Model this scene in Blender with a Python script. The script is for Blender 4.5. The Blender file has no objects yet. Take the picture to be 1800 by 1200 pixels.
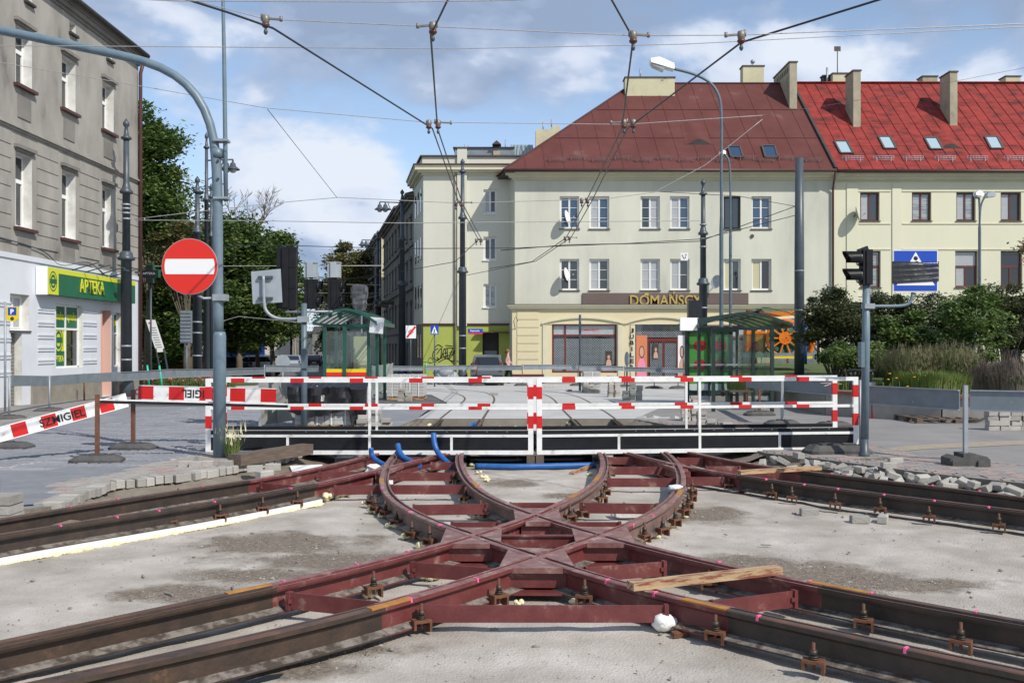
import bpy, math, random
from mathutils import Vector, Matrix
R = math.radians
scene = bpy.context.scene
C = scene.collection
random.seed(7)
# ---------------------------------------------------------------- camera
F, H, HY, CX = 1700.0, 1.75, 608.0, 900.0
cam = bpy.data.objects.new('camera', bpy.data.cameras.new('camera'))
C.objects.link(cam)
cam.location = (0, 0, H); cam.rotation_euler = (R(90), 0, 0)
cam.data.sensor_width = 36; cam.data.lens = 36*F/1800
cam.data.shift_y = 8/1800
cam.data.clip_end = 6000
scene.camera = cam
# ---------------------------------------------------------------- light
scene.view_settings.view_transform = 'Standard'
scene.view_settings.look = 'None'
scene.view_settings.exposure = 0.0
scene.view_settings.gamma = 1.0
SUN = Vector((.70*math.cos(R(43)), -.714*math.cos(R(43)), math.sin(R(43))))
sl = bpy.data.lights.new('sun', 'SUN'); sl.energy = 4.5; sl.angle = R(.5); sl.color = (1, .95, .87)
sun = bpy.data.objects.new('sun', sl); C.objects.link(sun)
sun.rotation_euler = SUN.to_track_quat('Z', 'Y').to_euler(); sun.location = (10, -10, 30)
world = bpy.data.worlds.new('World'); scene.world = world; world.use_nodes = True
nt = world.node_tree; nt.nodes.clear()
def N(t, **k):
    n = nt.nodes.new(t)
    for a, b in k.items(): setattr(n, a, b)
    return n
def L(a, b): nt.links.new(a, b)
wo = N('ShaderNodeOutputWorld'); bg = N('ShaderNodeBackground'); bg.inputs[1].default_value = .09
L(bg.outputs[0], wo.inputs[0])
sky = N('ShaderNodeTexSky', sky_type='NISHITA', sun_disc=False, sun_elevation=R(43), sun_rotation=math.atan2(.70, -.714))
tc = N('ShaderNodeTexCoord')
sep = N('ShaderNodeSeparateXYZ'); L(tc.outputs['Generated'], sep.inputs[0])
def M2(op, a, b=None, c=None):
    n = N('ShaderNodeMath', operation=op)
    for i, v in enumerate((a, b, c)):
        if v is None: continue
        if isinstance(v, (int, float)): n.inputs[i].default_value = v
        else: L(v, n.inputs[i])
    return n.outputs[0]
zc = M2('ADD', M2('MAXIMUM', sep.outputs[2], 0), .22)
cx_ = M2('DIVIDE', sep.outputs[0], zc); cy_ = M2('DIVIDE', sep.outputs[1], zc)
cmb = N('ShaderNodeCombineXYZ'); L(cx_, cmb.inputs[0]); L(cy_, cmb.inputs[1]); L(M2('MULTIPLY', sep.outputs[2], 2.2), cmb.inputs[2])
def noise(vec, scale, det, rough, off=(0, 0, 0), dist=0):
    mp = N('ShaderNodeMapping'); mp.inputs[1].default_value = off; L(vec, mp.inputs[0])
    n = N('ShaderNodeTexNoise'); n.inputs['Scale'].default_value = scale; n.inputs['Detail'].default_value = det
    n.inputs['Roughness'].default_value = rough; n.inputs['Distortion'].default_value = dist
    L(mp.outputs[0], n.inputs[0]); return n.outputs[0]
def ramp(v, pts, interp='EASE'):
    r = N('ShaderNodeValToRGB'); r.color_ramp.interpolation = interp
    e = r.color_ramp.elements
    while len(e) < len(pts): e.new(.5)
    for q, (p, c) in zip(e, pts):
        q.position = p; q.color = (c, c, c, 1) if isinstance(c, (int, float)) else (*c, 1)
    L(v, r.inputs[0]); return r.outputs[0]
cmb2 = N('ShaderNodeCombineXYZ'); L(sep.outputs[0], cmb2.inputs[0]); L(sep.outputs[1], cmb2.inputs[1]); L(M2('MULTIPLY', sep.outputs[2], 1.9), cmb2.inputs[2])
OFF = (1.78, 5.2, 2.1)
na = noise(cmb2.outputs[0], 3.4, 9, .52, OFF, .15)
nb = noise(cmb2.outputs[0], 3.4, 5, .5, (OFF[0]+.01, OFF[1], OFF[2]+.075), .15)
cover = ramp(M2('ADD', na, M2('MULTIPLY', M2('MAXIMUM', M2('SUBTRACT', sep.outputs[2], .17), 0), .55)), [(.445, 0), (.535, 1)])
lum = M2('ADD', M2('MULTIPLY', M2('SUBTRACT', na, nb), 3.6), M2('SUBTRACT', .60, M2('MULTIPLY', M2('MAXIMUM', M2('SUBTRACT', sep.outputs[2], .16), 0), 1.5)))
shade = ramp(lum, [(.12, (3.5, 4.6, 6.6)), (.40, (5.0, 6.1, 8.2)), (.54, (7.4, 8.3, 10.1)), (.8, (8.9, 9.6, 10.8))], 'LINEAR')
mx = N('ShaderNodeMixRGB'); L(cover, mx.inputs[0])
# bluer, brighter clear sky between the clouds
sm = N('ShaderNodeMixRGB', blend_type='MULTIPLY'); sm.inputs[0].default_value = 1; sm.inputs[2].default_value = (1.15, 1.2, 1.3, 1)
L(sky.outputs[0], sm.inputs[1])
vz = M2('POWER', M2('SUBTRACT', 1, M2('MAXIMUM', sep.outputs[2], 0)), 2.5)
veil = N('ShaderNodeMixRGB', blend_type='ADD'); veil.inputs[2].default_value = (3.6, 4.7, 6.2, 1); L(vz, veil.inputs[0]); L(sm.outputs[0], veil.inputs[1])
L(veil.outputs[0], mx.inputs[1]); L(shade, mx.inputs[2])
L(mx.outputs[0], bg.inputs[0])
# ---------------------------------------------------------------- helpers
def gz(y): return 0.0 if y < 28 else -.009*(min(y, 420)-28)
def W(px, py, d): return Vector(((px-CX)/F*d, d, H+(HY-py)/F*d))
def G(px, py, z=0.0):
    d = F*(H-z)/(py-HY)
    if d > 28: d = (H-z-.252)*F/(py-HY-15.3); return Vector(((px-CX)/F*d, d, z+gz(d)))
    return Vector(((px-CX)/F*d, d, z))
class MB:
    def __init__(s): s.v = []; s.f = []; s.m = []; s.s = []; s.k = 0
    def add(s, vs, fs, smooth=False):
        b = len(s.v); s.v += [tuple(v) for v in vs]
        for f in fs: s.f.append(tuple(b+i for i in f)); s.m.append(s.k); s.s.append(smooth)
        return s
    def mat(s, k): s.k = k; return s
    def bx(s, x0, x1, y0, y1, z0, z1, Mx=None):
        vs = [Vector((x, y, z)) for z in (z0, z1) for x, y in ((x0, y0), (x1, y0), (x1, y1), (x0, y1))]
        if Mx is not None: vs = [Mx @ v for v in vs]
        return s.add(vs, [(0, 3, 2, 1), (4, 5, 6, 7), (0, 1, 5, 4), (1, 2, 6, 5), (2, 3, 7, 6), (3, 0, 4, 7)])
    def box(s, c, sz, rz=0, rx=0, ry=0):
        Mx = Matrix.Translation(c) @ Matrix.Rotation(rz, 4, 'Z') @ Matrix.Rotation(ry, 4, 'Y') @ Matrix.Rotation(rx, 4, 'X')
        a, b, d = sz[0]/2, sz[1]/2, sz[2]/2
        return s.bx(-a, a, -b, b, -d, d, Mx)
    def beam(s, p0, p1, w, h, up=(0, 0, 1)):
        p0 = Vector(p0); p1 = Vector(p1); d = (p1-p0); l = d.length; d.normalize()
        u = Vector(up); x = d.cross(u)
        if x.length < 1e-4: x = d.cross(Vector((0, 1, 0)))
        x.normalize(); z = x.cross(d)
        Mx = Matrix.Translation(p0) @ Matrix((x, d, z)).transposed().to_4x4()
        return s.bx(-w/2, w/2, 0, l, -h/2, h/2, Mx)
    def tube(s, pts, r, n=8, cap=True):
        pts = [Vector(p) for p in pts]; m = len(pts)
        rr = r if isinstance(r, (list, tuple)) else [r]*m
        vs = []; prev = None
        for i, p in enumerate(pts):
            t = (pts[min(i+1, m-1)]-pts[max(i-1, 0)])
            if t.length < 1e-9: t = Vector((0, 0, 1))
            t.normalize()
            if prev is None:
                a = Vector((0, 0, 1)) if abs(t.z) < .9 else Vector((1, 0, 0))
                u = t.cross(a).normalized()
            else:
                u = (prev - t*prev.dot(t)).normalized()
            prev = u; w = t.cross(u)
            for k in range(n):
                a = 2*math.pi*k/n; vs.append(p+(u*math.cos(a)+w*math.sin(a))*rr[i])
        fs = []
        for i in range(m-1):
            for k in range(n): fs.append((i*n+k, i*n+(k+1) % n, (i+1)*n+(k+1) % n, (i+1)*n+k))
        s.add(vs, fs, True)
        if cap:
            b = len(s.v)-len(vs); s.f.append(tuple(b+k for k in reversed(range(n)))); s.m.append(s.k); s.s.append(False)
            s.f.append(tuple(b+(m-1)*n+k for k in range(n))); s.m.append(s.k); s.s.append(False)
        return s
    def lathe(s, prof, c=(0, 0, 0), n=12):
        c = Vector(c); return s.tube([c+Vector((0, 0, z)) + Vector((0, 0, 1e-6*i)) for i, (r, z) in enumerate(prof)], [r for r, z in prof], n) if 0 else s._lathe(prof, c, n)
    def _lathe(s, prof, c, n):
        vs = []; m = len(prof)
        for r, z in prof:
            for k in range(n):
                a = 2*math.pi*k/n; vs.append((c.x+r*math.cos(a), c.y+r*math.sin(a), c.z+z))
        fs = [(i*n+k, i*n+(k+1) % n, (i+1)*n+(k+1) % n, (i+1)*n+k) for i in range(m-1) for k in range(n)]
        s.add(vs, fs, True); b = len(s.v)-len(vs)
        s.f.append(tuple(b+k for k in reversed(range(n)))); s.m.append(s.k); s.s.append(False)
        s.f.append(tuple(b+(m-1)*n+k for k in range(n))); s.m.append(s.k); s.s.append(False)
        return s
    def ext(s, pts, vec):                       # extrude a polygon
        pts = [Vector(p) for p in pts]; v = Vector(vec); n = len(pts)
        nrm = Vector((0, 0, 0))
        for i in range(n): nrm += pts[i].cross(pts[(i+1) % n])
        if nrm.dot(v) < 0: pts.reverse()
        vs = pts+[p+v for p in pts]
        return s.add(vs, [tuple(reversed(range(n))), tuple(range(n, 2*n))]+[(i, (i+1) % n, n+(i+1) % n, n+i) for i in range(n)])
    def sweep(s, path, prof, up=Vector((0, 0, 1)), cap=True, smooth=False):
        path = [Vector(p) for p in path]; m = len(path); n = len(prof); vs = []
        for i, p in enumerate(path):
            t = (path[min(i+1, m-1)]-path[max(i-1, 0)]); t.z = 0; t.normalize()
            u = Vector((t.y, -t.x, 0))           # right of travel
            for a, b in prof: vs.append(p+u*a+Vector((0, 0, b)))
        fs = [(i*n+k, (i+1)*n+k, (i+1)*n+(k+1) % n, i*n+(k+1) % n) for i in range(m-1) for k in range(n)]
        if cap: fs += [tuple(range(n)), tuple(reversed(range((m-1)*n, m*n)))]
        return s.add(vs, fs, smooth)
    def sph(s, c, r, n=8, m=6, sq=(1, 1, 1), jit=0):
        c = Vector(c); vs = []; fs = []
        for j in range(m+1):
            th = math.pi*j/m
            for k in range(n):
                a = 2*math.pi*k/n; q = r*(1+jit*random.uniform(-1, 1)) if 0 < j < m else r
                vs.append(c+Vector((q*math.sin(th)*math.cos(a)*sq[0], q*math.sin(th)*math.sin(a)*sq[1], q*math.cos(th)*sq[2])))
        for j in range(m):
            for k in range(n): fs.append((j*n+k, (j+1)*n+k, (j+1)*n+(k+1) % n, j*n+(k+1) % n))
        return s.add(vs, fs, True)
    def mesh(s, name, mats, off=Vector((0, 0, 0))):
        me = bpy.data.meshes.new(name)
        me.from_pydata([(v[0]-off[0], v[1]-off[1], v[2]-off[2]) for v in s.v] if off else s.v, [], s.f)
        for m in (mats if isinstance(mats, (list, tuple)) else [mats]): me.materials.append(m)
        me.polygons.foreach_set('material_index', s.m); me.polygons.foreach_set('use_smooth', s.s)
        me.validate(); me.update(); return me
def setp(o, label=None, cat=None, group=None, kind=None):
    for k, v in (('label', label), ('category', cat), ('group', group), ('kind', kind)):
        if v: o[k] = v
    return o
def obj(name, mb, mats, parent=None, off=Vector((0, 0, 0)), label=None, kind=None):
    me = mb.mesh(name, mats, off) if isinstance(mb, MB) else mb
    o = bpy.data.objects.new(name, me); C.objects.link(o)
    if parent: o.parent = parent
    return setp(o, label, kind=kind)
def thing(name, label, cat, loc=(0, 0, 0), rz=0, group=None):
    o = bpy.data.objects.new(name, None); C.objects.link(o); o.location = loc; o.rotation_euler = (0, 0, rz)
    o.empty_display_size = .2
    return setp(o, label, cat, group)
def solo(name, mb, mats, label, cat, loc=(0, 0, 0), group=None, kind=None):   # mb in world coordinates
    o = obj(name, mb, mats, None, Vector(loc)); o.location = loc
    return setp(o, label, cat, group, kind)
def inst(name, me, parent=None, loc=(0, 0, 0), rz=0, sc=None, label=None):
    o = bpy.data.objects.new(name, me); C.objects.link(o); o.location = loc; o.rotation_euler = (0, 0, rz)
    if parent: o.parent = parent
    if sc: o.scale = sc
    if label: o['label'] = label
    return o
def struct(name, mb, m):
    o = obj(name, mb, m); o['kind'] = 'structure'; return o
def copy_tree(o, parent=None, **kw):
    c = o.copy(); C.objects.link(c); c.parent = parent
    for ch in [q for q in CH.get(o.name, [])]: copy_tree(ch, c)
    return c
CH = {}
def index_children(root):
    CH[root.name] = list(root.children)
    for c in root.children: index_children(c)
def dup(root, loc, rz, label=None, group=None, sc=None):
    if root.name not in CH: index_children(root)
    c = root.copy(); C.objects.link(c); c.location = loc; c.rotation_euler = (root.rotation_euler[0], root.rotation_euler[1], rz)
    for ch in CH[root.name]:
        d = ch.copy(); C.objects.link(d); d.parent = c
        for g in CH[ch.name]:
            e = g.copy(); C.objects.link(e); e.parent = d
    if label: c['label'] = label
    if group: c['group'] = group
    if sc: c.scale = sc
    return c
# ---------------------------------------------------------------- materials
MATS = {}
def mat(name, c1, c2=None, rough=.8, scale=3., bump=0., bscale=40., metal=0., c3=None, stretch=(1, 1, 1), det=8, spec=.5, lo=.35, hi=.65, hi2=.8, emit=0, space='Object'):
    m = bpy.data.materials.new(name); m.use_nodes = True; t = m.node_tree
    b = t.nodes['Principled BSDF']; b.inputs['Roughness'].default_value = rough; b.inputs['Metallic'].default_value = metal
    b.inputs['Specular IOR Level'].default_value = spec
    b.inputs['Base Color'].default_value = (*c1, 1)
    tcn = t.nodes.new('ShaderNodeTexCoord'); geo = t.nodes.new('ShaderNodeNewGeometry')
    src = tcn.outputs['Object'] if space == 'Object' else geo.outputs['Position']
    if c2:
        mp = t.nodes.new('ShaderNodeMapping'); mp.inputs['Scale'].default_value = stretch; t.links.new(src, mp.inputs[0])
        n = t.nodes.new('ShaderNodeTexNoise'); n.inputs['Scale'].default_value = scale; n.inputs['Detail'].default_value = det; n.inputs['Roughness'].default_value = .62
        t.links.new(mp.outputs[0], n.inputs[0])
        r = t.nodes.new('ShaderNodeValToRGB'); e = r.color_ramp.elements
        e[0].position = lo; e[0].color = (*c1, 1); e[1].position = hi; e[1].color = (*c2, 1)
        if c3: q = e.new(hi2); q.color = (*c3, 1)
        t.links.new(n.outputs[0], r.inputs[0]); t.links.new(r.outputs[0], b.inputs['Base Color'])
    if bump:
        n2_ = t.nodes.new('ShaderNodeTexNoise'); n2_.inputs['Scale'].default_value = bscale; n2_.inputs['Detail'].default_value = 6
        t.links.new(src, n2_.inputs[0])
        bp = t.nodes.new('ShaderNodeBump'); bp.inputs['Strength'].default_value = bump; bp.inputs['Distance'].default_value = .02
        t.links.new(n2_.outputs[0], bp.inputs['Height']); t.links.new(bp.outputs[0], b.inputs['Normal'])
    MATS[name] = m; return m
def leafmat(name, c1, c2, c3, rough=.55, trans=.25):
    m = mat(name, c1, c2, rough, .9, c3=c3, lo=.3, hi=.5, hi2=.72, det=3, space='World')
    t = m.node_tree; b = t.nodes['Principled BSDF']; out = t.nodes['Material Output']
    tr = t.nodes.new('ShaderNodeBsdfTranslucent'); mxs = t.nodes.new('ShaderNodeMixShader'); mxs.inputs[0].default_value = trans
    src = b.inputs['Base Color'].links[0].from_socket
    hs = t.nodes.new('ShaderNodeTexNoise'); hs.inputs['Scale'].default_value = 9
    t.links.new(src, tr.inputs[0]); t.links.new(b.outputs[0], mxs.inputs[1]); t.links.new(tr.outputs[0], mxs.inputs[2]); t.links.new(mxs.outputs[0], out.inputs[0])
    return m
def glassmat(name, tint=(.9, .95, .94), mix=.2):
    m = bpy.data.materials.new(name); m.use_nodes = True; t = m.node_tree; t.nodes.clear()
    o = t.nodes.new('ShaderNodeOutputMaterial'); a = t.nodes.new('ShaderNodeBsdfTransparent'); a.inputs[0].default_value = (*tint, 1)
    g = t.nodes.new('ShaderNodeBsdfGlossy'); g.inputs['Roughness'].default_value = .04
    fr = t.nodes.new('ShaderNodeMath'); fr.operation = 'POWER'; fr.inputs[1].default_value = 4; lw = t.nodes.new('ShaderNodeLayerWeight'); t.links.new(lw.outputs['Facing'], fr.inputs[0])
    ad = t.nodes.new('ShaderNodeMath'); ad.operation = 'ADD'; ad.inputs[1].default_value = mix*.3; t.links.new(fr.outputs[0], ad.inputs[0])
    x = t.nodes.new('ShaderNodeMixShader'); t.links.new(ad.outputs[0], x.inputs[0]); t.links.new(a.outputs[0], x.inputs[1]); t.links.new(g.outputs[0], x.inputs[2]); t.links.new(x.outputs[0], o.inputs[0])
    return m
m_white = mat('white_paint', (.8, .8, .79), (.7, .7, .68), .45, 6, lo=.48, hi=.62, c3=(.42, .4, .36), hi2=.7, det=12)
m_red = mat('red_paint', (.62, .012, .012), (.5, .012, .012), .45, 5)
m_black = mat('black_panel', (.008, .009, .012), (.014, .015, .018), .6, 6, spec=.25)
m_blackp = mat('black_plastic', (.012, .013, .015), rough=.35)
m_foil = mat('black_foil', (.012, .012, .013), rough=.3, bump=.35, bscale=9)
m_pole = mat('pole_grey', (.085, .125, .155), (.12, .16, .185), .45, 4, lo=.4, hi=.7)
m_poleblue = mat('pole_blue_grey', (.115, .17, .215), (.155, .21, .25), .42, 6, c3=(.2, .22, .22), hi2=.8)
m_dark = mat('dark_iron', (.045, .062, .078), (.068, .085, .10), .42, 3)
m_galv = mat('galvanised', (.36, .39, .42), (.27, .30, .33), .5, 5, metal=.25, c3=(.44, .46, .47))
m_plate = mat('grey_plate', (.22, .26, .29), (.17, .2, .225), .5, 3, c3=(.31, .33, .35), hi2=.75, metal=.1)
m_rustpost = mat('rusty_post', (.19, .075, .04), (.11, .05, .035), .85, 14, bump=.2)
m_rubber = mat('rubber', (.055, .055, .055), (.095, .09, .085), .85, 7, bump=.25, bscale=25)
m_prime = mat('oxide_primer', (.115, .024, .024), (.15, .038, .036), .5, 5, bump=.12, bscale=50, c3=(.26, .16, .13), hi2=.68, lo=.4, hi=.57, det=13, space='World')
m_primetop = mat('primer_top', (.15, .055, .055), (.22, .11, .095), .36, 7, bump=.12, bscale=50, c3=(.34, .25, .21), hi2=.68, lo=.38, hi=.55, det=13, space='World')
m_steel = mat('rail_steel_dark', (.024, .019, .016), (.055, .036, .026), .55, 5, bump=.25, bscale=30, c3=(.12, .06, .03), hi2=.76, space='World')
m_steeltop = mat('rail_top', (.04, .028, .023), (.13, .06, .035), .42, 3, c3=(.06, .07, .09), hi2=.74, space='World')
m_steelbrown = mat('rail_steel_brown', (.028, .019, .014), (.06, .036, .023), .6, 5, bump=.25, bscale=30, c3=(.13, .065, .03), hi2=.72, space='World')
m_orange = mat('ochre_weld', (.42, .2, .03), (.3, .12, .03), .6, 12)
m_pink = mat('pink_spray', (.8, .12, .3), rough=.6)
m_rust = mat('rust', (.17, .065, .03), (.08, .038, .024), .85, 20, bump=.3, c3=(.26, .1, .04), hi2=.75)
m_nut = mat('dark_nut', (.05, .045, .04), (.09, .07, .05), .5, 30, metal=.4)
m_foam = mat('foam_yellow', (.74, .68, .4), (.8, .76, .52), .8, 20, bump=.7, bscale=60)
m_foamw = mat('foam_white', (.82, .82, .8), (.74, .74, .7), .8, 14, bump=.4, bscale=50)
m_wood = mat('timber', (.5, .36, .21), (.38, .25, .14), .75, 4, bump=.3, stretch=(1, 7, 7), c3=(.2, .06, .035), hi2=.6, lo=.3, hi=.52, det=10)
m_woodd = mat('timber_dark', (.09, .065, .05), (.15, .11, .085), .85, 4, bump=.35, stretch=(1, 8, 8))
m_paver = mat('paver', (.34, .32, .29), (.42, .40, .365), .9, 5, bump=.4, bscale=50, c3=(.28, .26, .235))
def random_tint(m, lo_=.72, hi_=1.12):
    t = m.node_tree; b = t.nodes['Principled BSDF']; src = b.inputs['Base Color'].links[0].from_socket
    oi = t.nodes.new('ShaderNodeObjectInfo'); mr = t.nodes.new('ShaderNodeMapRange'); mr.inputs[3].default_value = lo_; mr.inputs[4].default_value = hi_
    t.links.new(oi.outputs['Random'], mr.inputs[0]); v = t.nodes.new('ShaderNodeVectorMath'); v.operation = 'SCALE'; t.links.new(src, v.inputs[0]); t.links.new(mr.outputs[0], v.inputs['Scale']); t.links.new(v.outputs[0], b.inputs['Base Color'])
random_tint(m_paver)
m_dust = mat('dusty_foot', (.22, .195, .17), (.06, .045, .036), .9, 9, bump=.4, bscale=60, lo=.42, hi=.6, det=12, space='World')
m_paverr = mat('paver_red', (.3, .22, .2), (.36, .28, .25), .9, 5, bump=.4, bscale=50)
m_paverg = mat('paver_grey', (.4, .4, .39), (.47, .47, .46), .9, 5, bump=.3, bscale=50)
m_blue = mat('blue_conduit', (.01, .085, .3), (.02, .12, .36), .45, 9, c3=(.16, .2, .25), hi2=.68, det=12)
m_wire = mat('wire_dark', (.02, .024, .032), rough=.4)
m_wirel = mat('wire_light', (.34, .34, .34), (.5, .47, .44), .5, 30, metal=.3)
m_insul = mat('insulator_brown', (.12, .03, .02), rough=.4)
m_alu = mat('aluminium_clamp', (.26, .24, .22), (.18, .16, .14), .5, 20, metal=.4)
m_stucco = mat('cream_stucco', (.60, .60, .50), (.53, .53, .45), .9, .42, bump=.15, bscale=30, c3=(.41, .41, .36), hi2=.72, stretch=(1, 1, .3), det=13, lo=.4, hi=.56)
m_stucco2 = mat('yellow_cream_stucco', (.68, .66, .50), (.63, .615, .47), .9, .4, bump=.12, bscale=30, stretch=(1, 1, .4), det=10)
m_groundfl = mat('shop_cream', (.66, .59, .385), (.62, .55, .36), .85, .5, bump=.1, bscale=30)
m_trim = mat('cream_trim', (.64, .61, .45), (.56, .53, .40), .85, .8, det=10)
m_midst = mat('mid_stucco', (.62, .615, .52), (.56, .56, .48), .9, .4, bump=.15, bscale=30, c3=(.38, .38, .34), hi2=.74, stretch=(1, 1, .4), det=10)
m_green = mat('lime_wall', (.37, .42, .09), (.33, .37, .085), .9, 1.5, det=8)
m_roofbr = mat('brown_roof', (.105, .036, .032), (.13, .047, .041), .7, .7, c3=(.16, .08, .07), hi2=.74, det=12, spec=.15)
m_roofred = mat('red_roof', (.29, .042, .036), (.205, .035, .03), .7, 1.3, c3=(.09, .028, .026), hi2=.68, spec=.15, det=11, lo=.4, hi=.54, stretch=(1, 1, 2.5))
m_roofdark = mat('dark_roof', (.03, .028, .027), (.05, .045, .04), .8, 2)
m_gutter = mat('brown_gutter', (.09, .035, .03), (.07, .03, .028), .5, 3)
m_chim = mat('chimney_render', (.58, .54, .36), (.5, .46, .31), .9, 1.6, c3=(.25, .23, .17), hi2=.68, det=11)
m_chimg = mat('chimney_grey', (.42, .38, .27), (.3, .275, .2), .9, 1.4, c3=(.13, .12, .09), hi2=.7, det=11)
m_grey = mat('grey_stucco', (.37, .35, .315), (.27, .25, .225), .95, .8, bump=.35, bscale=25, c3=(.15, .14, .125), hi2=.69, stretch=(1, 1, .45), det=11, lo=.38, hi=.6)
m_greyd = mat('grey_stucco_dark', (.25, .23, .21), (.17, .16, .145), .95, 1, bump=.3, bscale=25)
m_plast = mat('old_grey_wall', (.22, .21, .19), (.13, .125, .115), .95, .5, bump=.3, bscale=20, c3=(.3, .28, .25), det=10)
m_whitew = mat('white_wall', (.66, .68, .72), (.6, .62, .66), .85, .8, det=9)
m_reveal = mat('white_reveal', (.70, .70, .68), (.52, .51, .47), .85, 2.5, det=11)
m_pink2 = mat('pink_wall', (.62, .40, .34), rough=.85)
m_plinth = mat('plinth', (.3, .27, .22), (.22, .2, .17), .95, 3, bump=.4)
m_frame = mat('window_white', (.78, .78, .77), rough=.4)
m_framebr = mat('window_brown', (.11, .035, .025), rough=.4)
m_glassd = mat('glass_dark', (.012, .016, .02), rough=.03, spec=1)
m_glassb = mat('glass_blue', (.02, .05, .1), rough=.03, spec=1)
m_glassc = mat('glass_curtain', (.42, .43, .44), (.3, .32, .34), .12, 6, spec=.8, stretch=(6, 1, 1))
m_glassy = mat('glass_blind_yellow', (.5, .46, .28), rough=.15, spec=.8)
m_glassr = mat('glass_blind', (.33, .36, .37), (.2, .22, .23), .12, 1, spec=.8, stretch=(1, 1, 14), det=1, lo=.45, hi=.55)
m_skyl = mat('skylight_glass', (.35, .45, .5), rough=.08, spec=1)
m_sill = mat('sill', (.07, .055, .05), rough=.6)
m_glass = glassmat('clear_glass')
m_glassdk = glassmat('tinted_glass', (.62, .68, .68), .4)
m_asph = mat('asphalt', (.085, .085, .088), (.13, .128, .125), .9, .8, bump=.5, bscale=120, c3=(.19, .18, .17), hi2=.78, det=12, space='World')
m_cob = mat('cobbles', (.17, .175, .195), (.27, .275, .295), .75, 1.6, bump=.4, bscale=70, c3=(.44, .43, .40), hi2=.70, det=12, space='World', stretch=(.6, 2.2, 1))
m_pave = mat('pavement', (.2, .19, .185), (.26, .245, .235), .9, .9, bump=.4, bscale=60, c3=(.33, .3, .27), hi2=.75, det=12, space='World')
m_panel = mat('track_concrete', (.41, .405, .395), (.47, .465, .45), .9, .7, bump=.3, bscale=60, c3=(.33, .325, .31), hi2=.76, det=12, space='World')
m_concd = mat('concrete_dark', (.2, .18, .15), (.28, .25, .21), .95, 2, bump=.6, bscale=30, space='World')
m_soil = mat('soil', (.15, .12, .09), (.23, .2, .165), .95, 2.5, bump=1, bscale=40, c3=(.32, .29, .25), det=12, space='World')
m_line = mat('road_line', (.55, .54, .5), (.35, .34, .32), .85, 4, det=10)
m_curb = mat('kerb', (.34, .32, .29), (.28, .265, .24), .9, 4, bump=.3)
m_grass = mat('grass_ground', (.05, .085, .02), (.09, .12, .035), .95, 3, bump=.8, bscale=60, c3=(.14, .12, .07), space='World')
m_far = mat('far_ground', (.1, .11, .09), (.16, .16, .14), .95, .05, space='World')
m_bark = mat('bark', (.09, .07, .05), (.14, .115, .09), .95, 8, bump=.7)
m_birch = mat('birch_bark', (.62, .6, .55), (.5, .48, .44), .8, 6, c3=(.05, .045, .04), hi2=.72, stretch=(1, 1, 3))
m_leafd = leafmat('leaves_dark', (.045, .08, .022), (.085, .14, .036), (.17, .22, .06))
m_leafm = leafmat('leaves_mid', (.07, .12, .03), (.11, .175, .045), (.19, .24, .07))
m_leafo = leafmat('leaves_autumn', (.10, .12, .035), (.15, .15, .055), (.2, .12, .04))
m_leafk = leafmat('leaves_shrub', (.035, .05, .022), (.06, .08, .03), (.11, .115, .05))
m_blade = leafmat('grass_blades', (.10, .15, .035), (.15, .21, .05), (.24, .25, .09))
m_plume = leafmat('grass_plumes', (.16, .14, .08), (.2, .17, .10), (.12, .15, .06))
m_heath = leafmat('heather', (.17, .13, .11), (.24, .19, .15), (.13, .17, .07))
m_dkgreen = mat('shelter_green', (.012, .07, .055), (.015, .085, .065), .4, 4)
m_dkgreen2 = mat('shelter_dark_green', (.012, .03, .026), rough=.4)
m_yellow = mat('yellow', (.72, .55, .01), rough=.5)
m_orangep = mat('orange_paint', (.75, .2, .012), (.6, .15, .012), .4, 4)
m_signblue = mat('sign_blue', (.008, .06, .42), rough=.35)
m_signwhite = mat('sign_white', (.8, .8, .8), rough=.35)
m_signred = mat('sign_red', (.66, .022, .012), rough=.35)
m_signback = mat('sign_back', (.4, .44, .47), (.33, .37, .4), .5, 3, metal=.2)
m_agreen = mat('pharmacy_green', (.012, .13, .065), (.01, .11, .055), .5, 2)
m_ayellow = mat('pharmacy_yellow', (.6, .62, .03), rough=.5)
m_gold = mat('gold_letters', (.55, .4, .12), rough=.35, metal=.3)
m_woodsign = mat('sign_board_brown', (.115, .08, .07), (.15, .11, .095), .6, 2, stretch=(1, 1, 20))
m_letter = mat('letters_dark', (.05, .04, .03), rough=.6)
m_maroon = mat('maroon', (.13, .025, .022), rough=.4)
m_skin = mat('skin', (.55, .33, .24), rough=.6)
m_hair = mat('hair', (.2, .1, .05), rough=.7)
m_pinkj = mat('pink_jacket', (.5, .3, .28), rough=.9)
m_trous = mat('dark_trousers', (.015, .015, .02), rough=.9)
m_adgreen = mat('ad_green', (.09, .36, .06), (.08, .31, .055), .35, 2)
m_apple = mat('apple_red', (.5, .015, .015), rough=.35)
# ================================================================ GROUND
def poly(z, pts, skirt=0, sk=()):
    mb = MB(); n = len(pts); b = [Vector((p[0], p[1], z if len(p) < 3 else p[2])) for p in pts]
    a = sum(b[i].x*b[(i+1) % n].y-b[(i+1) % n].x*b[i].y for i in range(n))
    if a < 0: b.reverse()
    mb.add(b, [tuple(range(n))]); return mb
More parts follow.
